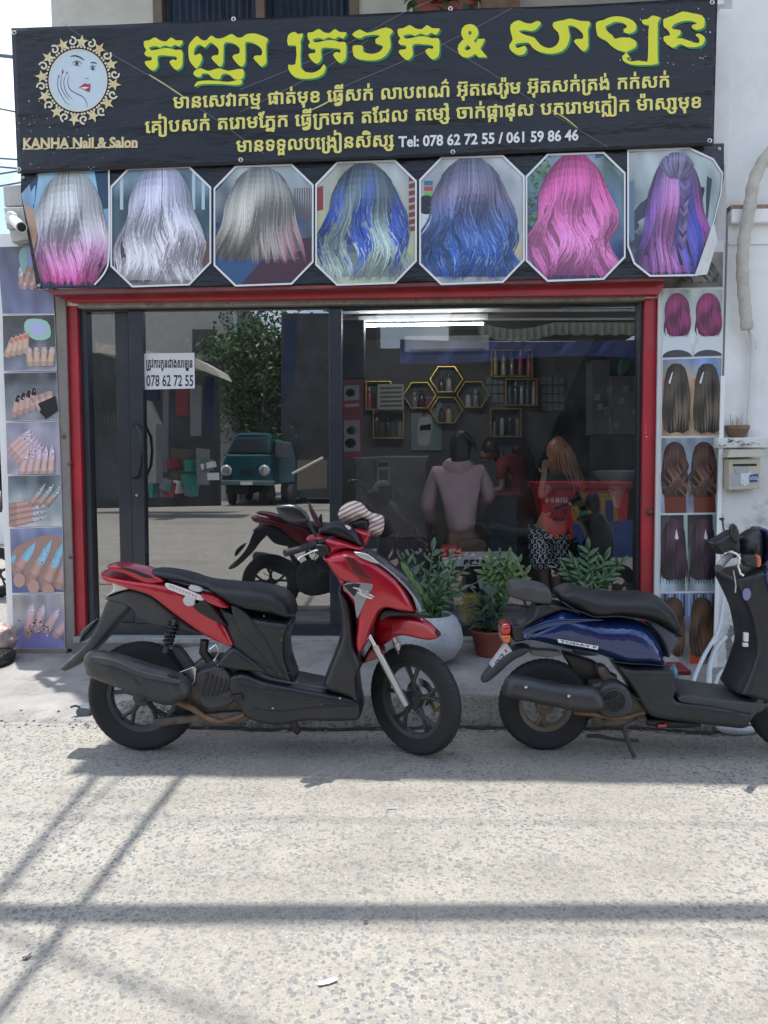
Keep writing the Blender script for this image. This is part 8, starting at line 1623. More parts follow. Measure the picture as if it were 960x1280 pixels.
M_SKIN = mat('warm brown skin', (.33, .185, .12), .5, var=.06, vscale=8)
def person(label, base, J, cloth, hairfn, face):
    """J: joints relative to base; face: unit vector the head looks along"""
    p = thing('person', label, 'person', base)
    g = lambda k: base + J[k]
    joints = {'pelvis': (g('pelvis'), .13, .10), 'waist': (g('waist'), .115, .085), 'chest': (g('chest'), .145, .10), 'neckbase': (g('neckbase'), .06, .055), 'neck': (g('neck'), .047, .05), 'head': (g('head'), .072, .085), 'crown': (g('head') + (g('head') - g('neck')).normalized() * .10, .062, .072)}
    bones = [('pelvis', 'waist'), ('waist', 'chest'), ('chest', 'neckbase'), ('neckbase', 'neck'), ('neck', 'head'), ('head', 'crown')]
    for s in ('l', 'r'):
        joints['sh' + s] = (g('sh' + s), .055); joints['el' + s] = (g('el' + s), .038); joints['wr' + s] = (g('wr' + s), .026, .02)
        d = (g('wr' + s) - g('el' + s)).normalized(); pal = g('wr' + s) + d * .05; joints['palm' + s] = (pal, .036, .016)
        bones += [('chest', 'sh' + s), ('sh' + s, 'el' + s), ('el' + s, 'wr' + s), ('wr' + s, 'palm' + s)]
        side = d.cross(Vector((0, 0, 1))).normalized() if abs(d.z) < .95 else Vector((1, 0, 0)); dn = d.cross(side).normalized()
        for q in range(4):
            r0 = pal + d * .035 + side * (-.024 + .016 * q); ln = (.062, .072, .068, .052)[q]
            joints[f'f{s}{q}a'] = (r0, .0085); joints[f'f{s}{q}b'] = (r0 + d * ln * .5 + dn * .010, .0075); joints[f'f{s}{q}c'] = (r0 + d * ln * .82 + dn * .032, .0065)
            bones += [('palm' + s, f'f{s}{q}a'), (f'f{s}{q}a', f'f{s}{q}b'), (f'f{s}{q}b', f'f{s}{q}c')]
        joints[f't{s}a'] = (pal - side * .035 - d * .01, .010); joints[f't{s}b'] = (pal - side * .048 + d * .028 + dn * .012, .008)
        bones += [('palm' + s, f't{s}a'), (f't{s}a', f't{s}b')]
        joints['hip' + s] = (g('hip' + s), .085); joints['kn' + s] = (g('kn' + s), .055); joints['an' + s] = (g('an' + s), .033); joints['toe' + s] = (g('an' + s) + Vector((face.x, face.y, 0)).normalized() * .15 + Vector((0, 0, -.05)), .028)
        bones += [('pelvis', 'hip' + s), ('hip' + s, 'kn' + s), ('kn' + s, 'an' + s), ('an' + s, 'toe' + s)]
    h = g('head'); f = face.normalized(); sd_ = f.cross(Vector((0, 0, 1))).normalized()
    joints['nose'] = (h + f * .098 + Vector((0, 0, -.01)), .010); bones.append(('head', 'nose'))
    joints['chin'] = (h + f * .055 + Vector((0, 0, -.075)), .030); bones.append(('head', 'chin'))
    for k, q in ((1, 'earA'), (-1, 'earB')): joints[q] = (h + sd_ * .082 * k, .014); bones.append(('head', q))
    skinned('body', joints, bones, M_SKIN, p)
    for k in (1, -1):
        mb = MB(); mb.lathe([(0, .006), (.008, .003), (.010, -.004)], Matrix.Translation(h + f * .078 + sd_ * .03 * k + Vector((0, 0, .022))) @ f.to_track_quat('Z', 'Y').to_matrix().to_4x4(), 8); ob('eye', mb, M_INK, p)
    mb = MB(); mb.lathe([(0, .004), (.014, .002), (.018, -.006)], Matrix.Translation(h + f * .083 + Vector((0, 0, -.045))) @ f.to_track_quat('Z', 'Y').to_matrix().to_4x4(), 8); ob('mouth', mb, mat('lip tone', (.30, .09, .08), .5), p)
    cloth(p, g); hairfn(p, h, f)
    return p
def strands(p, roots, m, w_=.012, name='hair'):
    mb = MB()
    for pts in roots:
        n = len(pts); mb.tube(pts, [w_ * (1 - .7 * i / (n - 1)) for i in range(n)], 5)
    return ob(name, mb, m, p)
def cap(p, h, f, m, r_=.108, down=.03):
    mb = MB(); back = -f
    for i in range(9):
        for j in range(16):
            a = pi * i / 8 * .60; b_ = 2 * pi * j / 16; d = Vector((sin(a) * cos(b_), sin(a) * sin(b_), cos(a)))
            k = r_ * (1 + .04 * sin(b_ * 5)); mb.v.append(h + back * .018 + Vector((d.x * k * .9, d.y * k * .98, d.z * k * 1.05 + .03)) - f * 0 - Vector((0, 0, down * (1 - cos(a)) * max(0, d.dot(back)) * 3)))
    for i in range(8):
        for j in range(16): mb.f.append((i * 16 + j, (i + 1) * 16 + j, (i + 1) * 16 + (j + 1) % 16, i * 16 + (j + 1) % 16)); mb.c.append(None)
    return ob('hair', mb, m, p, auto=False)
# --- standing woman in the hooded top, seen from behind
Yh = 6.75
def RJ(px, py, Y, base): return P(px, py, Y) - base
base = P(578, 757, Yh); base.z = WZ
M_HOOD = mat('dusty pink cotton', (.68, .44, .44), .9, var=.08, bump=1.0, bscale=14)
q = lambda x, y, dy=0: RJ(x, y, Yh + dy, base)
J = dict(pelvis=q(578, 672), waist=q(576, 648), chest=q(572, 605), neckbase=q(572, 582), neck=q(575, 575), head=q(577, 560, .03), shl=q(545, 592), shr=q(600, 590), ell=q(534, 632, .03), elr=q(612, 620, .02), wrl=q(542, 655, .24), wrr=q(596, 636, .26), hipl=q(566, 682), hipr=q(590, 682), knl=q(564, 718), knr=q(592, 718), anl=q(565, 750), anr=q(592, 750))
def cloth_h(p, g):
    jt = {'pelvis': (g('pelvis') + vv(0, 0, .03), (.20), .14), 'waist': (g('waist'), .195, .14), 'chest': (g('chest'), .20, .14), 'nb': (g('neckbase') + vv(0, 0, -.01), .12, .10)}
    bn = [('pelvis', 'waist'), ('waist', 'chest'), ('chest', 'nb')]
    for s in 'lr':
        jt['s' + s] = (g('sh' + s), .082); jt['e' + s] = (g('el' + s), .072); jt['w' + s] = (g('wr' + s) - (g('wr' + s) - g('el' + s)) * .12, .050); bn += [('chest', 's' + s), ('s' + s, 'e' + s), ('e' + s, 'w' + s)]
    skinned('hooded_top', jt, bn, M_HOOD, p)
    mb = MB(); c = g('neckbase'); mb.lathe([(.055, .05), (.085, .055), (.115, .02), (.125, -.03), (.10, -.09), (.05, -.13), (0, -.14)], Matrix.Translation(c + vv(0, -.05, 0)) @ Matrix.Rotation(.35, 4, 'X') @ Matrix.Diagonal((1.15, .75, 1, 1)), 24); ob('hood', mb, M_HOOD, p)
    for s in 'lr':
        skinned('trouser_leg', {'h': (g('hip' + s), .10), 'k': (g('kn' + s), .08), 'a': (g('an' + s) + vv(0, 0, .05), .062)}, [('h', 'k'), ('k', 'a')], mat('dark navy trousers', (.015, .02, .035), .8), p)
    mb = MB(); pillow(mb, [(572, 676), (604, 674), (606, 690), (574, 692)], Yh - .19, .04, .02, sub=2); ob('waist_bag', mb, mat('brown leather', (.17, .09, .045), .5), p)
M_HAIRK = mat('black hair', (.012, .010, .010), .45, var=.3, vscale=60)
def hair_h(p, h, f):
    cap(p, h, f, M_HAIRK, .112, .08)
    strands(p, [[h + vv(.03, -.06, .10), h + vv(.10, -.08, .05), h + vv(.125, -.03, -.02)]], M_HAIRK, .022, 'fringe')
person('standing woman in a dusty pink hooded top seen from behind', base, J, cloth_h, hair_h, Vector((.35, 1, -.35)))
# --- person in a dark red shirt bending over the table
Yr = 7.75
base = P(640, 745, Yr); base.z = WZ
q = lambda x, y, dy=0: RJ(x, y, Yr + dy, base)
J = dict(pelvis=q(654, 655), waist=q(650, 630), chest=q(640, 590), neckbase=q(628, 570), neck=q(622, 566), head=q(612, 566, .0), shl=q(626, 580, -.12), shr=q(648, 576, .12), ell=q(628, 612, -.2), elr=q(640, 610, .15), wrl=q(612, 614, -.2), wrr=q(612, 612, .1), hipl=q(650, 668), hipr=q(662, 668), knl=q(632, 690), knr=q(644, 692), anl=q(634, 735), anr=q(646, 735))
def cloth_r(p, g):
    m = mat('dark red shirt', (.20, .018, .025), .8, var=.15)
    jt = {'pelvis': (g('pelvis'), .17, .14), 'waist': (g('waist'), .165, .13), 'chest': (g('chest'), .18, .13), 'nb': (g('neckbase'), .09)}; bn = [('pelvis', 'waist'), ('waist', 'chest'), ('chest', 'nb')]
    for s in 'lr':
        jt['s' + s] = (g('sh' + s), .08); jt['e' + s] = (lerp(g('sh' + s), g('el' + s), .7), .062); bn += [('chest', 's' + s), ('s' + s, 'e' + s)]
    skinned('shirt', jt, bn, m, p)
    for s in 'lr': skinned('trouser_leg', {'h': (g('hip' + s), .10), 'k': (g('kn' + s), .08), 'a': (g('an' + s) + vv(0, 0, .05), .06)}, [('h', 'k'), ('k', 'a')], mat('dark navy trousers'), p)
def hair_r(p, h, f): cap(p, h, f, M_HAIRK, .112, .05); strands(p, [[h + vv(.02, 0, .1), h + vv(.12, -.02 * i, .02), h + vv(.16, -.03 * i, -.12)] for i in range(5)], M_HAIRK, .02, 'long_hair')
person('person in a dark red shirt bending over the manicure table', base, J, cloth_r, hair_r, Vector((-1, -.3, -.6)))
mb = MB(); pillow(mb, [(640, 560), (652, 556), (668, 572), (672, 640), (668, 690), (646, 690), (644, 620)], 8.1, .10, .05, sub=2); one('black_chair_back', mb, mat('black vinyl chair', (.012, .012, .013), .4), 'tall black salon chair back behind the person in red', 'chair')
# --- woman with orange hair and black and white lettered capri trousers
Yo = 6.45
base = P(690, 765, Yo); base.z = WZ
q = lambda x, y, dy=0: RJ(x, y, Yo + dy, base)
J = dict(pelvis=q(690, 650), waist=q(697, 632), chest=q(706, 604), neckbase=q(706, 588), neck=q(703, 582), head=q(697, 570), shl=q(690, 600, -.13), shr=q(722, 600, .12), ell=q(676, 622, -.22), elr=q(730, 628, .05), wrl=q(680, 596, -.2), wrr=q(700, 636, -.05), hipl=q(676, 664), hipr=q(698, 664), knl=q(676, 700, -.08), knr=q(697, 702, .05), anl=q(683, 742), anr=q(694, 745, .08))
M_LET = mat('lettered cotton', (.02, .02, .022), .85)
def cloth_o(p, g):
    m = mat('charcoal shirt', (.02, .02, .024), .85)
    jt = {'pelvis': (g('pelvis') + vv(0, 0, -.03), .16, .13), 'waist': (g('waist'), .15, .12), 'chest': (g('chest'), .165, .12), 'nb': (g('neckbase'), .085)}; bn = [('pelvis', 'waist'), ('waist', 'chest'), ('chest', 'nb')]
    for s in 'lr': jt['s' + s] = (g('sh' + s), .075); jt['e' + s] = (lerp(g('sh' + s), g('el' + s), .6), .06); bn += [('chest', 's' + s), ('s' + s, 'e' + s)]
    skinned('shirt', jt, bn, m, p)
    jt = {'p': (g('pelvis'), .155, .13)}; bn = []
    for s in 'lr':
        jt['h' + s] = (g('hip' + s), .115); jt['k' + s] = (g('kn' + s), .095); jt['e' + s] = (lerp(g('kn' + s), g('an' + s), .25), .088); bn += [('p', 'h' + s), ('h' + s, 'k' + s), ('k' + s, 'e' + s)]
    tr_ = skinned('capri_trousers', jt, bn, M_LET, p, 3)
    # white letters printed all over: thin pieces laid on the cloth
    dg = bpy.context.evaluated_depsgraph_get(); me = tr_.data; rr = random.Random(3); mb = MB(); faces = [f for f in me.polygons if (f.normal.y < -.15)]
    from mathutils.bvhtree import BVHTree
    bv = BVHTree.FromPolygons([v.co for v in me.vertices], [tuple(f.vertices) for f in me.polygons])
    gl = [font_mesh(ch, .03) for ch in 'CKO']
    for i in range(9):
        for j in range(11):
            px, py = 653 + i * 6.6 + (j % 2) * 3, 652 + j * 6.2; o_ = P(px, py, 5.9); d_ = (P(px, py, 7.2) - o_).normalized()
            hit = bv.ray_cast(o_, d_)
            if hit[0] is None: continue
            n_ = hit[1]; u = n_.cross(Vector((0, 0, 1))).normalized() * -1; w_ = n_.cross(u) * 1; w_ = w_ if w_.z > 0 else -w_; u = w_.cross(n_)
            v, f = gl[rr.randrange(3)]; a = rr.uniform(-.6, .6)
            pts = fit(v, -.017, -.020, .017, .020)
            mb.add([hit[0] + n_ * .006 + u * (x * cos(a) - y * sin(a)) + w_ * -(x * sin(a) + y * cos(a)) for x, y in pts], f)
    o = ob('printed_letters', mb, M_WPRINT, tr_, smooth=False); o['kind'] = 'stuff'
M_ORANGE = mat('orange brown hair', (.30, .10, .035), .4, c2=(.42, .17, .06), vscale=40)
def hair_o(p, h, f):
    cap(p, h, f, M_ORANGE, .115, .05); rr = random.Random(4); ro = []
    for i in range(46):
        a = rr.uniform(-1.9, 1.9); d0 = Vector((sin(a) * .08, -cos(a) * .085, 0)); k = rr.uniform(.8, 1.15)
        ro.append([h + Vector((d0.x * .6 + .01, d0.y * .6, .12)), h + d0 * 1.25 + Vector((.03, 0, .03)), h + d0 * 1.5 + Vector((.05, 0, -.08)), h + d0 * 1.5 + Vector((.09 + .03 * rr.random(), 0, -.26 * k))])
    strands(p, ro, M_ORANGE, .013, 'long_hair')
person('woman with long orange hair and black and white lettered capri trousers', base, J, cloth_o, hair_o, Vector((-1, -.55, -.55)))

# ================================================================== PLANTS
def leaf_mesh(L_, W_, curl=.25, fold=.2, n=6, name='leaf', m=None):
    mb = MB(); 
    for i in range(n + 1):
        t = i / n; w_ = W_ * (sin(pi * min(1, t * .94 + .03)) ** .8) * (1.1 - .25 * t); z = -curl * L_ * t * t; x = L_ * t
        mb.v += [Vector((x, -w_ / 2, z + fold * w_)), Vector((x, 0, z)), Vector((x, w_ / 2, z + fold * w_))]
    for i in range(n):
        a = 3 * i; mb.f += [(a, a + 3, a + 4, a + 1), (a + 1, a + 4, a + 5, a + 2)]; mb.c += [None, None]
    me = bpy.data.meshes.new(name); me.from_pydata([tuple(v) for v in mb.v], [], mb.f)
    for p in me.polygons: p.use_smooth = True
    me.materials.append(m); return me
M_ZZ = mat('glossy dark green leaf', (.014, .052, .014), .3, c2=(.035, .095, .022), vscale=9, coat=.3)
M_ZZY = mat('yellow green leaf', (.06, .12, .018), .35, c2=(.10, .17, .03), vscale=9)
M_AG = mat('blue green leaf', (.022, .052, .035), .45, c2=(.05, .09, .06), vscale=14)
M_STEM = mat('plant stem', (.06, .12, .04), .5)
LZ = leaf_mesh(.115, .042, .18, .22, m=M_ZZ); LZY = leaf_mesh(.13, .05, .25, .2, m=M_ZZY); LA = leaf_mesh(.20, .036, .55, .25, m=M_AG); LB = leaf_mesh(.10, .036, .3, .25, m=M_ZZ)
def place_leaf(me, parent, p, d, up, s=1.0):
    d = d.normalized(); y = up.cross(d)
    y = y.normalized() if y.length > 1e-4 else Vector((0, 1, 0)); z = d.cross(y)
    o = bpy.data.objects.new('leaf', me); COL.objects.link(o)
    o.matrix_basis = Matrix(((d.x * s, y.x * s, z.x * s, p.x), (d.y * s, y.y * s, z.y * s, p.y), (d.z * s, y.z * s, z.z * s, p.z), (0, 0, 0, 1))); adopt(o, parent); return o
def zz_stem(t, p0, p1, rr, n=9, me=None, bend=None, s=1.0, start=.25):
    me = me or LZ; mid = (p0 + p1) / 2 + (bend or Vector((0, 0, 0))); pts = [p0 * (1 - u) ** 2 + mid * 2 * u * (1 - u) + p1 * u * u for u in [k / 8 for k in range(9)]]
    mb = MB(); mb.tube(pts, [.009 - .0055 * k / 8 for k in range(9)], 6); ob('stem', mb, M_STEM, t)
    for k in range(n):
        u = lerp(start, 1, k / (n - 1)); q = p0 * (1 - u) ** 2 + mid * 2 * u * (1 - u) + p1 * u * u; d = ((p1 - p0) * .7 + (mid - p0) * (1 - u) - (mid - p1) * u).normalized(); sd = Vector((d.z, 0, -d.x)); sd = (sd + Vector((0, rr.uniform(-.6, .6), 0))).normalized() * (1 if k % 2 else -1)
        if k == n - 1: sd = Vector((0, 0, 0))
        place_leaf(me, t, q, d * .75 + sd * .85, Vector((0, -.8, .6)) + Vector((rr.uniform(-.3, .3), 0, 0)), s * rr.uniform(.8, 1.15))
# big pale pot with a ZZ plant
Yp = 4.98
c = P(538, 840, Yp)
pot = thing('round_pot', 'big pale grey round pot between the two scooters', 'plant pot', (c.x, Yp, .15))
mb = MB(); k = .215; mb.lathe([(0, 0), (k * .45, 0), (k * .78, .04), (k * .97, .11), (k, .165), (k * .94, .23), (k * .80, .29), (k * .66, .315), (k * .60, .308), (k * .64, .28), (k * .7, .22)], Matrix.Translation((c.x, Yp, .15)) @ Matrix.Rotation(.0, 4, 'Y'), 48)
m = mat('pale terrazzo glaze', (.40, .41, .42), .55, var=.18, vscale=45, grime=.15, coat=.1); ob('pot_body', mb, m, pot)
mb = MB(); mb.lathe([(0, .27), (k * .66, .26)], Matrix.Translation((c.x, Yp, .15)), 32); ob('soil', mb, mat('dark soil', (.03, .022, .015), .95, var=.4, bump=.8), pot, auto=False)
zz = thing('zz_plant', 'glossy green plant with upright leaflet stems in the big pale pot', 'plant', (c.x, Yp, .42)); rr = random.Random(21)
root = Vector((c.x + .02, Yp, .38))
for k, (x, y, dy) in enumerate(((504, 700, -.05), (520, 706, 0), (541, 688, .05), (548, 714, -.08), (566, 712, 0), (580, 712, .08), (562, 700, .1), (596, 728, -.02), (534, 724, -.12), (552, 738, -.15), (575, 738, -.1), (516, 742, -.05))):
    tip = P(x, y, Yp + dy); zz_stem(zz, root + Vector((rr.uniform(-.06, .06), rr.uniform(-.05, .05), 0)), tip, rr, 9 if y < 720 else 7, bend=Vector(((root.x - tip.x) * .35, 0, .05)), s=rr.uniform(.55, .75))
t1 = P(501, 698, Yp - .06); 
for (x, y, a) in ((501, 698, 0), (508, 712, .2), (518, 722, .1), (527, 735, .3)): q_ = P(x + 10, y + 22, Yp - .08); place_leaf(LZY, zz, q_, P(x, y, Yp - .06) - q_, Vector((.3, -1, .3)), .85)
# terracotta pot with a grey green leafy plant
Yq = 5.15
c = P(611, 836, Yq); base = Vector((c.x, Yq, .15))
tp = thing('terracotta_pot', 'terracotta pot standing behind the blue scooter plate', 'plant pot', base)
mb = MB(); mb.lathe([(0, 0), (.085, 0), (.115, .13), (.13, .15), (.135, .175), (.122, .178), (.115, .15)], Matrix.Translation(base), 36); ob('pot_body', mb, mat('terracotta', (.27, .07, .045), .7, var=.15, vscale=12, grime=.25), tp)
mb = MB(); mb.lathe([(0, .145), (.117, .14)], Matrix.Translation(base), 24); ob('soil', mb, MATS['dark soil'], tp, auto=False)
ag = thing('leafy_plant', 'grey green plant with narrow arching leaves in the terracotta pot', 'plant', base + Vector((0, 0, .15))); rr = random.Random(22)
for k in range(62):
    a = rr.uniform(0, 2 * pi); e = rr.uniform(.15, 1.35); h_ = rr.uniform(0, .22); p0 = base + Vector((rr.uniform(-.05, .05), rr.uniform(-.05, .05), .15 + h_)); place_leaf(LA, ag, p0, Vector((cos(a) * cos(e), sin(a) * cos(e), sin(e))), Vector((0, 0, 1)) if e < 1.2 else Vector((0, -1, 0)), rr.uniform(.55, .95))
mb = MB()
for k in range(5): a = k * 1.25; mb.tube([base + Vector((0, 0, .14)), base + Vector((cos(a) * .04, sin(a) * .04, .25)), base + Vector((cos(a) * .07, sin(a) * .05, .38))], .007, 6)
ob('stem', mb, M_STEM, ag)
# taller yellow-green plant behind it
tg = thing('shrubby_plant', 'light green plant rising behind the terracotta pot against the window', 'plant', base + Vector((.12, .15, 0))); rr = random.Random(23); b2 = base + Vector((.08, .14, .02))
mb = MB(); mb.lathe([(0, 0), (.08, 0), (.10, .14), (.09, .14), (.08, .10), (0, .10)], Matrix.Translation(b2), 24); pt2 = ob('pot_body', mb, mat('dark plastic pot', (.03, .03, .032), .6), tg)
for (x, y) in ((614, 700), (625, 694), (636, 696), (648, 704), (656, 718), (606, 714), (640, 716)):
    tip = P(x, y, Yq + .12); zz_stem(tg, b2 + Vector((0, 0, .12)), tip, rr, 10, me=LB if x % 2 else LZY, bend=Vector(((b2.x - tip.x) * .3, 0, .04)), s=.62, start=.5)
mb = MB(); mb.tube([P(680, 740, 5.25), P(735, 735, 5.2)], .01, 4)
rp_ = thing('potted_zz_plant', 'low glossy plant behind the blue scooter seat by the right jamb', 'plant', P(733, 800, 5.22)); rr = random.Random(24); b3 = P(733, 806, 5.22); b3.z = .14
mb = MB(); mb.lathe([(0, 0), (.09, 0), (.12, .2), (.11, .2), (.09, .17), (0, .17)], Matrix.Translation(b3), 28); ob('pot_body', mb, MATS['dark plastic pot'], rp_)
for (x, y) in ((735, 688), (716, 700), (722, 712), (708, 712), (756, 700), (762, 718), (744, 706), (775, 706)):
    tip = P(x, y, 5.22); zz_stem(rp_, b3 + Vector((rr.uniform(-.04, .04), 0, .18)), tip, rr, 12, bend=Vector(((b3.x - tip.x) * .4, 0, .06)), s=.75, start=.45)
# dangling plant on the terrace above the banner
hp_ = thing('terrace_plant', 'leafy green plant overhanging the top of the banner from the terrace', 'plant', P(560, 10, 6.2)); rr = random.Random(25); b4 = P(556, -14, 6.3)
bx = MB(); bx.bb((b4.x - .25, 6.2, ZTOP - .06), (b4.x + .25, 6.42, b4.z - .08)); ob('planter', bx, MATS['terracotta'], hp_, smooth=False)
for k in range(64):
    p0 = P(rr.uniform(512, 602), rr.gauss(-4, 7), 6.1 + rr.uniform(0, .2)); a = rr.uniform(0, 6.28); place_leaf(LZ, hp_, p0, Vector((cos(a), -.3, sin(a) * .8)), Vector((0, -.6, .8)), rr.uniform(.7, 1.2))
# yellow tin and blue base seen between the pots
tin = thing('yellow_tin', 'yellow tin standing inside the window behind the pale pot', 'tin', P(588, 772, 5.9)); mb = MB(); c = P(588, 776, 5.85); mb.lathe([(0, 0), (.085, 0), (.085, .20), (.08, .205), (0, .205)], Matrix.Translation(c), 24); ob('tin_body', mb, mat('yellow tin', (.42, .32, .07), .35, metal=.4, var=.15), tin)
mb = MB(); mb.prism([P(566, 776, 5.8), P(622, 776, 5.8), P(622, 796, 5.8), P(566, 796, 5.8)], (0, .3, 0)); one('blue_crate', mb, mat('blue plastic'), 'low blue crate under the yellow tin inside the window', 'crate', smooth=False, bevel=.005)

# ================================================================== RIGHT HAND WALL THINGS
Yc = 5.34
pil = thing('gate_pillar', 'white peeling concrete pillar with a flat cap beside the hair posters', 'pillar', P(928, 880, Yc))
M_PEEL = mat('peeling white plaster', (.66, .66, .63), .85, var=.06, vscale=3, bump=.4, bscale=26, grime=.95, gscale=5.5, gcol=(.24, .23, .20))
nn = M_PEEL.node_tree; 
mb = MB(); mb.bb((P(898, 700, Yc).x, Yc, -.05), (P(956, 700, Yc).x + .02, YF - .08, P(930, 560, Yc).z)); ob('shaft', mb, M_PEEL, pil, smooth=False, bevel=.008)
mb = MB(); mb.bb((P(893, 700, Yc - .03).x, Yc - .03, P(930, 560, Yc).z + .001), (P(958, 700, Yc - .03).x, YF - .081, P(930, 547, Yc).z)); ob('cap', mb, M_PEEL, pil, smooth=False, bevel=.006)
mb = MB(); rr = random.Random(9)
for k in range(26):
    x, y = rr.gauss(916, 5), rr.uniform(785, 870); r_ = rr.uniform(.012, .04); pts = [(r_ * rr.uniform(.4, 1.1) * cos(a), r_ * rr.uniform(.5, 1.6) * sin(a)) for a in [2 * pi * i / 9 for i in range(9)]]; c = P(x, y, Yc - .0015 - k * .0001); mb.poly([c + Vector((a, 0, b)) for a, b in pts])
for k in range(12):
    x, y = rr.uniform(898, 950), rr.uniform(549, 558); c = P(x, y, Yc - .0315 - k * .0001); mb.poly([c + Vector((rr.uniform(-.03, .03), 0, rr.uniform(-.012, .012))) for i in range(5)])
o = ob('bare_patches', mb, mat('bare mortar', (.22, .205, .18), .95, var=.3, vscale=30, bump=.6), pil, smooth=False); o['kind'] = 'stuff'
mb = MB(); mb.bb((P(896, 640, Yc).x, Yc - .012, 0), (P(901, 640, Yc).x, Yc - .001, P(898, 300, Yc).z - .9)); ob('edge_strip', mb, M_WHITE, pil, smooth=False)
# letter box
lb = thing('letter_box', 'cream letter box with torn paper stickers on the white pillar', 'letter box', P(932, 612, Yc))
M_CRM = mat('cream enamel', (.50, .46, .36), .5, var=.1, grime=.3)
mb = MB(); mb.prism([P(911, 574, Yc - .09), P(951, 573, Yc - .09), P(950, 611, Yc - .09), P(911, 613, Yc - .09)], (0, .085, 0)); ob('box_body', mb, M_CRM, lb, smooth=False, bevel=.006)
mb = MB(); mb.prism([P(909, 572, Yc - .12), P(953, 571, Yc - .12), P(953, 562, Yc - .1), P(912, 562, Yc - .1)], (0, .09, 0)); ob('hood', mb, M_CRM, lb, smooth=False, bevel=.004)
mb = MB(); mb.prism([P(916, 580, Yc - .0915), P(946, 579.5, Yc - .0915), P(946, 582.5, Yc - .0915), P(916, 583, Yc - .0915)], (0, .003, 0)); ob('slot', mb, M_INK, lb, smooth=False)
for k, (pts, m) in enumerate((([(914, 592), (924, 588), (930, 596), (926, 606), (915, 607)], 'pale flyer'), ([(926, 590), (938, 587), (940, 600), (932, 608), (926, 604)], 'white paper'), ([(936, 594), (948, 592), (947, 602), (937, 603)], 'blue cloth'), ([(918, 585), (934, 584), (938, 590), (920, 592)], 'pale flyer'), ([(928, 600), (935, 590), (938, 592), (931, 604)], 'white paper'))):
    mb = MB(); mb.prism([P(a, b, Yc - .0925 - k * .001) for a, b in pts], (0, .001, 0)); ob('torn_sticker', mb, MATS[m], lb, smooth=False)
mb = MB()
for k in range(6): app(mb, stroke([(937 + k * 1.8, 595 + (k % 2)), (938 + k * 1.8, 600)], .7, 0, fn=lambda x, y, o: P(x, y, Yc - .0985), taper=False))
ob('printed_marks', mb, M_WPRINT, lb, smooth=False)
# incense bowl
ib = thing('incense_bowl', 'small brown clay bowl of burnt incense sticks on the pillar cap', 'bowl', P(921, 547, Yc + .05))
c = P(921, 547, Yc + .05); c.z = P(930, 547, Yc).z
mb = MB(); mb.lathe([(0, 0), (.045, 0), (.068, .03), (.076, .055), (.080, .06), (.080, .085), (.070, .085), (.066, .065), (0, .06)], Matrix.Translation(c), 28); ob('bowl_body', mb, mat('brown clay', (.19, .11, .06), .6, var=.25, vscale=14, grime=.3), ib)
for k in range(9): a = rr.uniform(0, 6.28); r_ = rr.uniform(0, .04); mb = MB(); b_ = c + Vector((cos(a) * r_, sin(a) * r_, .06)); mb.tube([b_, b_ + Vector((rr.uniform(-.012, .012), 0, rr.uniform(.05, .11)))], .0025, 5); ob('incense_stick', mb, mat('pale stick', (.45, .36, .28), .8), ib)
# wrapped conduit coming down the wall
cd = thing('wrapped_conduit', 'cream cloth wrapped conduit curving down the white wall', 'conduit', P(935, 410, YF - .08))
M_WRAP = mat('cream wrapping', (.50, .47, .41), .85, var=.12, vscale=10, bump=1.0, bscale=18, grime=.3, gcol=(.25, .21, .16))
pts = smooth_poly([(985, 170), (958, 196), (943, 225), (937, 260), (930, 300), (928, 340), (931, 380), (934, 412)], 6, False)
mb = MB(); mb.tube([P(a, b, YF - .11) for a, b in pts], [.040 + .0035 * sin(i * 1.9) for i in range(len(pts))], 14); ob('wrapping', mb, M_WRAP, cd)
mb = MB(); mb.tube([P(a, b, YF - .06) for a, b in ((935, 408), (941, 425), (939, 470), (936, 510), (934, 546))], [.014, .016, .014, .013, .013], 10); ob('thin_pipe', mb, mat('painted pipe', (.62, .62, .6), .6, grime=.2), cd)
mb = MB(); mb.tube([P(a, b, YF - .055) for a, b in ((940, 422), (944, 426), (944, 436))], .010, 8); ob('pipe_stub', mb, MATS['painted pipe'], cd)
# water pipes behind the scooter and loops on the ground
M_PVC = mat('white hose', (.58, .60, .62), .35, var=.05, grime=.25)
def hose(pts, r_, label):
    mb = MB(); s_ = [Vector(q) for q in smooth_poly([tuple(p) for p in pts], 6, False)]; mb.tube(s_, r_, 12); return one('white_hose', mb, M_PVC, label, 'hose', 'white hoses beside the pillar')
hose([P(905, 745, 5.24), P(899, 785, 5.15), P(880, 820, 4.9), P(868, 848, 4.62), P(866, 866, 4.46)], .013, 'longest white pipe curving down in front of the posters')
hose([P(907, 796, 5.2), P(894, 812, 5.1), P(887, 835, 4.8), P(886, 868, 4.46)], .017, 'thick white pipe bending at the pillar foot')
hose([P(907, 836, 5.0), P(897, 846, 4.85), P(891, 868, 4.46)], .013, 'short white pipe lowest at the pillar foot')
hose([PG(872, 898, .05), PG(890, 908, .02), PG(915, 914, .02), PG(940, 912, .02), PG(962, 902, .02), PG(990, 890, .02)], .02, 'white hose looping over the kerb under the scooter')
hose([PG(908, 898, .06), PG(925, 903, .03), PG(948, 906, .03), PG(975, 900, .03)], .014, 'shorter inner loop of white hose on the kerb')
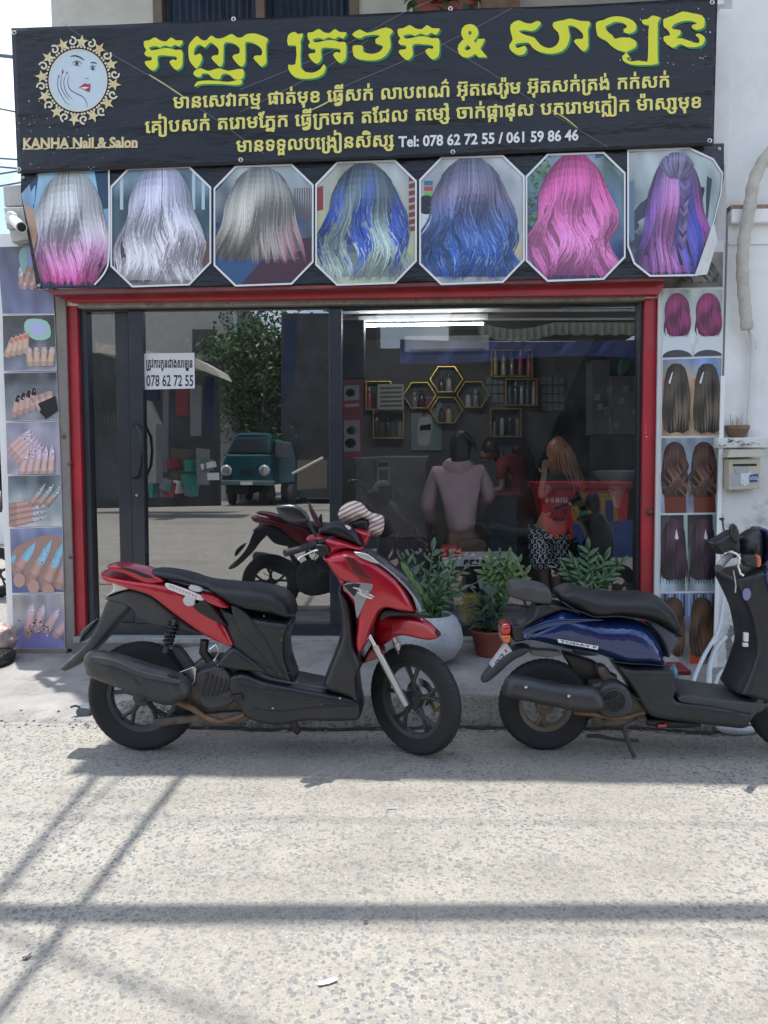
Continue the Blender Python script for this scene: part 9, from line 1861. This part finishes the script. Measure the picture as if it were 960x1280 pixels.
# junk behind the blue scooter
rb_ = thing('red_crate', 'dark red crate on the sidewalk under the lowest hair poster', 'crate', P(851, 862, 4.9))
mb = MB(); mb.prism([P(838, 838, 4.75), P(864, 838, 4.75), P(864, 858, 4.75), P(838, 858, 4.75)], (0, .2, 0)); ob('crate_body', mb, mat('dark red laminate'), rb_, smooth=False, bevel=.005)
mb = MB(); mb.prism([P(840, 843, 4.745), P(862, 843, 4.745), P(862, 848, 4.745), P(840, 848, 4.745)], (0, .003, 0)); ob('slot', mb, M_INK, rb_, smooth=False)
mb = MB(); c = P(841, 858, 4.7); mb.lathe([(0, 0), (.028, 0), (.028, .1), (.012, .125), (.012, .14), (0, .14)], Matrix.Translation(c), 14); one('teal_bottle', mb, M_BOT[4], 'small teal bottle beside the dark red crate', 'bottle')
# ================================================================== LEFT SIDE: camera, boxes, alley
jb = thing('junction_box', 'stack of two pale junction boxes at the top of the left pier', 'junction box', P(20, 300, YF - .1))
M_JB = mat('aged white plastic', (.52, .51, .48), .6, var=.06, grime=.35, gscale=6)
for q, d in (([(3, 232), (27, 230), (32, 257), (5, 258)], .10), ([(4, 259), (33, 258), (37, 284), (8, 286)], .13), ([(11, 287), (37, 285), (38, 298), (14, 303)], .11)):
    mb = MB(); mb.prism([P(a, b, YF - d) for a, b in q], (0, d - .002, 0)); ob('box', mb, M_JB, jb, smooth=False, bevel=.008)
cc_ = thing('security_camera', 'small white bullet camera on the junction boxes by the banner', 'security camera', P(18, 275, YF - .14))
M = Matrix.Translation(P(15, 273, YF - .15)); mb = MB(); mb.lathe([(0, .03), (.035, .03), (.045, .015), (.046, 0)], M @ Matrix.Rotation(pi / 2, 4, 'X'), 20); ob('base', mb, M_WP, cc_)
mb = MB(); a, b_ = P(16, 274, YF - .17), P(27, 284, YF - .32); mb.tube([a, lerp(a, b_, .3), b_], [.026, .034, .036], 18); body = ob('camera_body', mb, M_WP, cc_)
d = (b_ - a).normalized(); mb = MB(); mb.tube([b_ - d * .002, b_ + d * .006], [.030, .028], 18); ob('lens', mb, M_INK, cc_)
# alley to the left: wall and bits far behind
mb = MB(); mb.bb((-9, 13, -.1), (-5.3, 13.4, 3.05)); aw = one('alley_wall', mb, M_WHITE, 'sunlit pale wall far down the alley at the left edge', 'wall', smooth=False)
mb = MB(); mb.bb((-9, 13.5, 3.3), (-5.6, 17, 4.1)); one('alley_house', mb, mat('grey tin roof', (.22, .23, .25), .6), 'grey roofed house end behind the alley wall', 'building', smooth=False)
pk_ = thing('parked_motorbike', 'red and black motorbike half seen at the left edge by the posters', 'motorbike', P(-6, 650, 8.2))
cm = P(-6, 640, 8.0)
mb = MB(); pillow(mb, [(-20, 545), (-2, 536), (4, 548), (4, 575), (-4, 580), (-16, 572)], 8.0, .1, .05, sub=2); ob('cowl', mb, M_CANDY, pk_)
mb = MB(); pillow(mb, [(-26, 580), (0, 575), (6, 590), (2, 612), (-20, 615)], 8.0, .1, .05, sub=2); ob('body', mb, M_PLAS, pk_)
cw_ = P(-6, 655, 8.0); wheel(pk_, Vector((cw_.x, 8.0, .27)), .27, .08, (1, .2, 0), .18, M_RIM, 5)
mb = MB(); mb.tube([P(-2, 570, 8.0), P(4, 612, 8.0), P(0, 640, 8.0)], .02, 8); ob('fork_leg', mb, M_ENG, pk_)
sb = MB(); pillow(sb, [(-14, 788), (0, 781), (12, 785), (15, 797), (13, 812), (2, 822), (-14, 820)], 5.25, .12, .07, sub=2, soft=True)
for i, v in enumerate(sb.v): sb.v[i] = v + Vector((1, 1, 1)) * mnoise.noise(v * 18) * .018
bag = thing('rubbish_bag', 'crumpled pale plastic bag of rubbish at the foot of the left pier', 'bag', P(0, 822, 5.25)); ob('bag', sb, mat('pale plastic bag', (.55, .50, .46), .4, c2=(.30, .16, .13), vscale=14, bump=.6, bscale=30), bag)
mb = MB(); pillow(mb, [(-16, 815), (4, 812), (13, 822), (6, 838), (-4, 845), (-16, 842)], 5.15, .12, .05, sub=2, soft=True); one('black_bag', mb, mat('black bin bag', (.012, .012, .013), .35, bump=.8, bscale=25), 'black bin bag in front of the pale rubbish bag', 'bag')
# ================================================================== LITTER AND SMALL THINGS ON THE GROUND
def flake(px, py, w_, h_, a, m, label, cat, z=.006, name='paper_scrap'):
    c = PG(px, py, z); mb = MB(); pts = []
    for i in range(8): t = 2 * pi * i / 8; r_ = rr.uniform(.8, 1.1); x, y = w_ * cos(t) * r_, h_ * sin(t) * r_; pts.append(c + Vector((x * cos(a) - y * sin(a), x * sin(a) + y * cos(a), rr.uniform(-.001, .005))))
    mb.add([c + Vector((0, 0, .004))] + pts, [(0, i + 1, (i + 1) % 8 + 1) for i in range(8)]); return one(name, mb, m, label, cat, smooth=False)
flake(410, 1227, .035, .010, .4, MATS['white paper'], 'white paper scrap lying on the road near the front', 'paper scrap')
flake(32, 1197, .012, .008, .2, M_INK, 'small black scrap on the road by the crossing shadows', 'scrap')
flake(36, 1194, .010, .006, 1.2, mat('bark'), 'brown crumb beside the small black scrap', 'scrap')
flake(490, 1010, .03, .004, .0, MATS['pale flyer'], 'pale thin sliver on the sunlit road in front of the red scooter', 'scrap')
flake(457, 1152, .012, .006, .8, MATS['bark'], 'brown leaf bit lying in the long cable shadow', 'leaf', name='dry_leaf')
flake(484, 960, .035, .004, .02, mat('dark scrap', (.06, .06, .06)), 'dark sliver on the shaded road before the front wheel', 'scrap')
flake(563, 942, .02, .006, .1, mat('dark scrap'), 'dark flake just right of the red scooter front wheel', 'scrap')
sh_ = thing('flip_flop', 'grey slipper lying behind the rear wheel of the red scooter', 'shoe', PG(108, 890, .05)); c = PG(107, 889, .035); mb = MB(); pillow(mb, [(98, 884), (108, 881), (116, 884), (114, 893), (104, 896), (99, 892)], c.y, .05, .01, sub=2); ob('sole', mb, mat('blue grey rubber', (.10, .12, .14), .5), sh_)
mb = MB(); mb.tube([P(100, 884, c.y - .05), P(94, 882, c.y - .05), P(88, 884, c.y - .06)], .006, 6); ob('strap', mb, M_INK, sh_)
# rubble along the kerb
gb = MB(); rr2 = random.Random(12)
for k in range(380):
    x = rr2.uniform(-3.0, 3.2); y = 4.13 + abs(rr2.gauss(0, .10)) - .05; z = max(0, walk_z(x, y)); s_ = rr2.uniform(.002, .008); c = Vector((x, y, z + s_ * .3))
    vs = [c + Vector((rr2.uniform(.6, 1.1) * s_ * a, rr2.uniform(.6, 1.1) * s_ * b_, rr2.uniform(.5, .9) * s_ * d_)) for a in (-1, 1) for b_ in (-1, 1) for d_ in (-1, 1)]
    gb.add(vs, [(0, 1, 3, 2), (4, 6, 7, 5), (0, 4, 5, 1), (2, 3, 7, 6), (0, 2, 6, 4), (1, 5, 7, 3)])
o = ob('gravel', gb, mat('kerb gravel', (.28, .27, .25), .9, c2=(.13, .12, .11), vscale=60), smooth=False); tag(o, 'loose gravel and crumbs along the broken kerb', 'gravel', kind='stuff')
mb = MB(); mb.prism([PG(388, 896, .03), PG(428, 896, .03), PG(426, 902, .01), PG(392, 902, .01)], (0, .05, .02)); one('white_tile_shard', mb, M_WPRINT, 'white broken tile lying at the kerb under the red scooter', 'tile', smooth=False)
# ================================================================== OVERHEAD CABLES (they throw the shadows on the road)
def caster(px, py, z):
    g = PG(px, py, 0); k = z / -SUN_DIR.z; return g - SUN_DIR * k
M_CAB = mat('black cable', (.012, .012, .013), .5)
def cable(pa, pb, z, r_, label, ext=1.6, sag=0.0, n=1, spread=.0):
    a, b_ = caster(*pa, z), caster(*pb, z); d = b_ - a; a2, b2 = a - d * ext, b_ + d * ext; t = thing('overhead_cable', label, 'cable', (a2 + b2) / 2, 'overhead cables above the street')
    for k in range(n):
        mb = MB(); o_ = Vector((0, spread * (k - (n - 1) / 2), 0)); mb.tube([lerp(a2, b2, i / 20) + o_ + Vector((0, 0, -sag * (1 - (2 * i / 20 - 1) ** 2) + .01 * sin(i + k))) for i in range(21)], r_, 6); ob('wire', mb, M_CAB, t)
cable((0, 1142), (960, 1140), 5.0, .017, 'thick bundle of black cables running along the street', n=4, spread=.024)
cable((0, 1152), (960, 1168), 5.8, .006, 'thin cable beside the thick bundle')
cable((238, 955), (-20, 1290), 5.2, .022, 'double black cable crossing the street above the door', n=2, spread=.03, ext=.7)
cable((128, 960), (-10, 1125), 6.0, .022, 'higher pair of cables crossing at the far left', n=2, spread=.03, ext=.6)
cable((160, 960), (60, 1060), 7.0, .010, 'single high cable left of the door', ext=.6)
cable((60, 1190), (330, 1290), 8.2, .008, 'high slanting cable over the near road', n=2, spread=.03)
cable((0, 1020), (960, 1032), 7.5, .006, 'faint high cable parallel with the shop front')
for k, (y0, y1) in enumerate(((66, 76), (130, 148), (196, 202), (206, 214), (222, 208), (238, 222))):
    a, b_ = P(-30, y0, 14), P(60, y1, 12); d = b_ - a; mb = MB(); mb.tube([a - d * .6, a, b_, b_ + d * 1.2], .014 if k else .03, 6); one('alley_cable', mb, M_CAB, ('thick black', 'upper thin', 'middle thin', 'lower thin', 'slanting thin', 'lowest slanting thin')[k] + ' cable crossing the sky left of the banner', 'cable', 'cables across the alley')
# a post bracket right of the banner
mb = MB(); mb.prism([P(892, 0, YF - .1), P(905, 0, YF - .1), P(905, 5, YF - .1), P(893, 6, YF - .1)], (0, .1, 0)); one('corner_bracket', mb, M_WHITE, 'short white bracket at the upper right corner of the banner', 'bracket', smooth=False)
mb = MB(); mb.bb((P(602, 6, 6.9).x, 6.9, ZTOP - .06), (P(650, 6, 6.9).x, 7.15, P(602, -60, 6.9).z)); one('brown_door', mb, mat('brown wood', (.20, .12, .07), .6, var=.3, vscale=8), 'brown wooden cupboard on the terrace above the banner', 'cupboard', smooth=False)
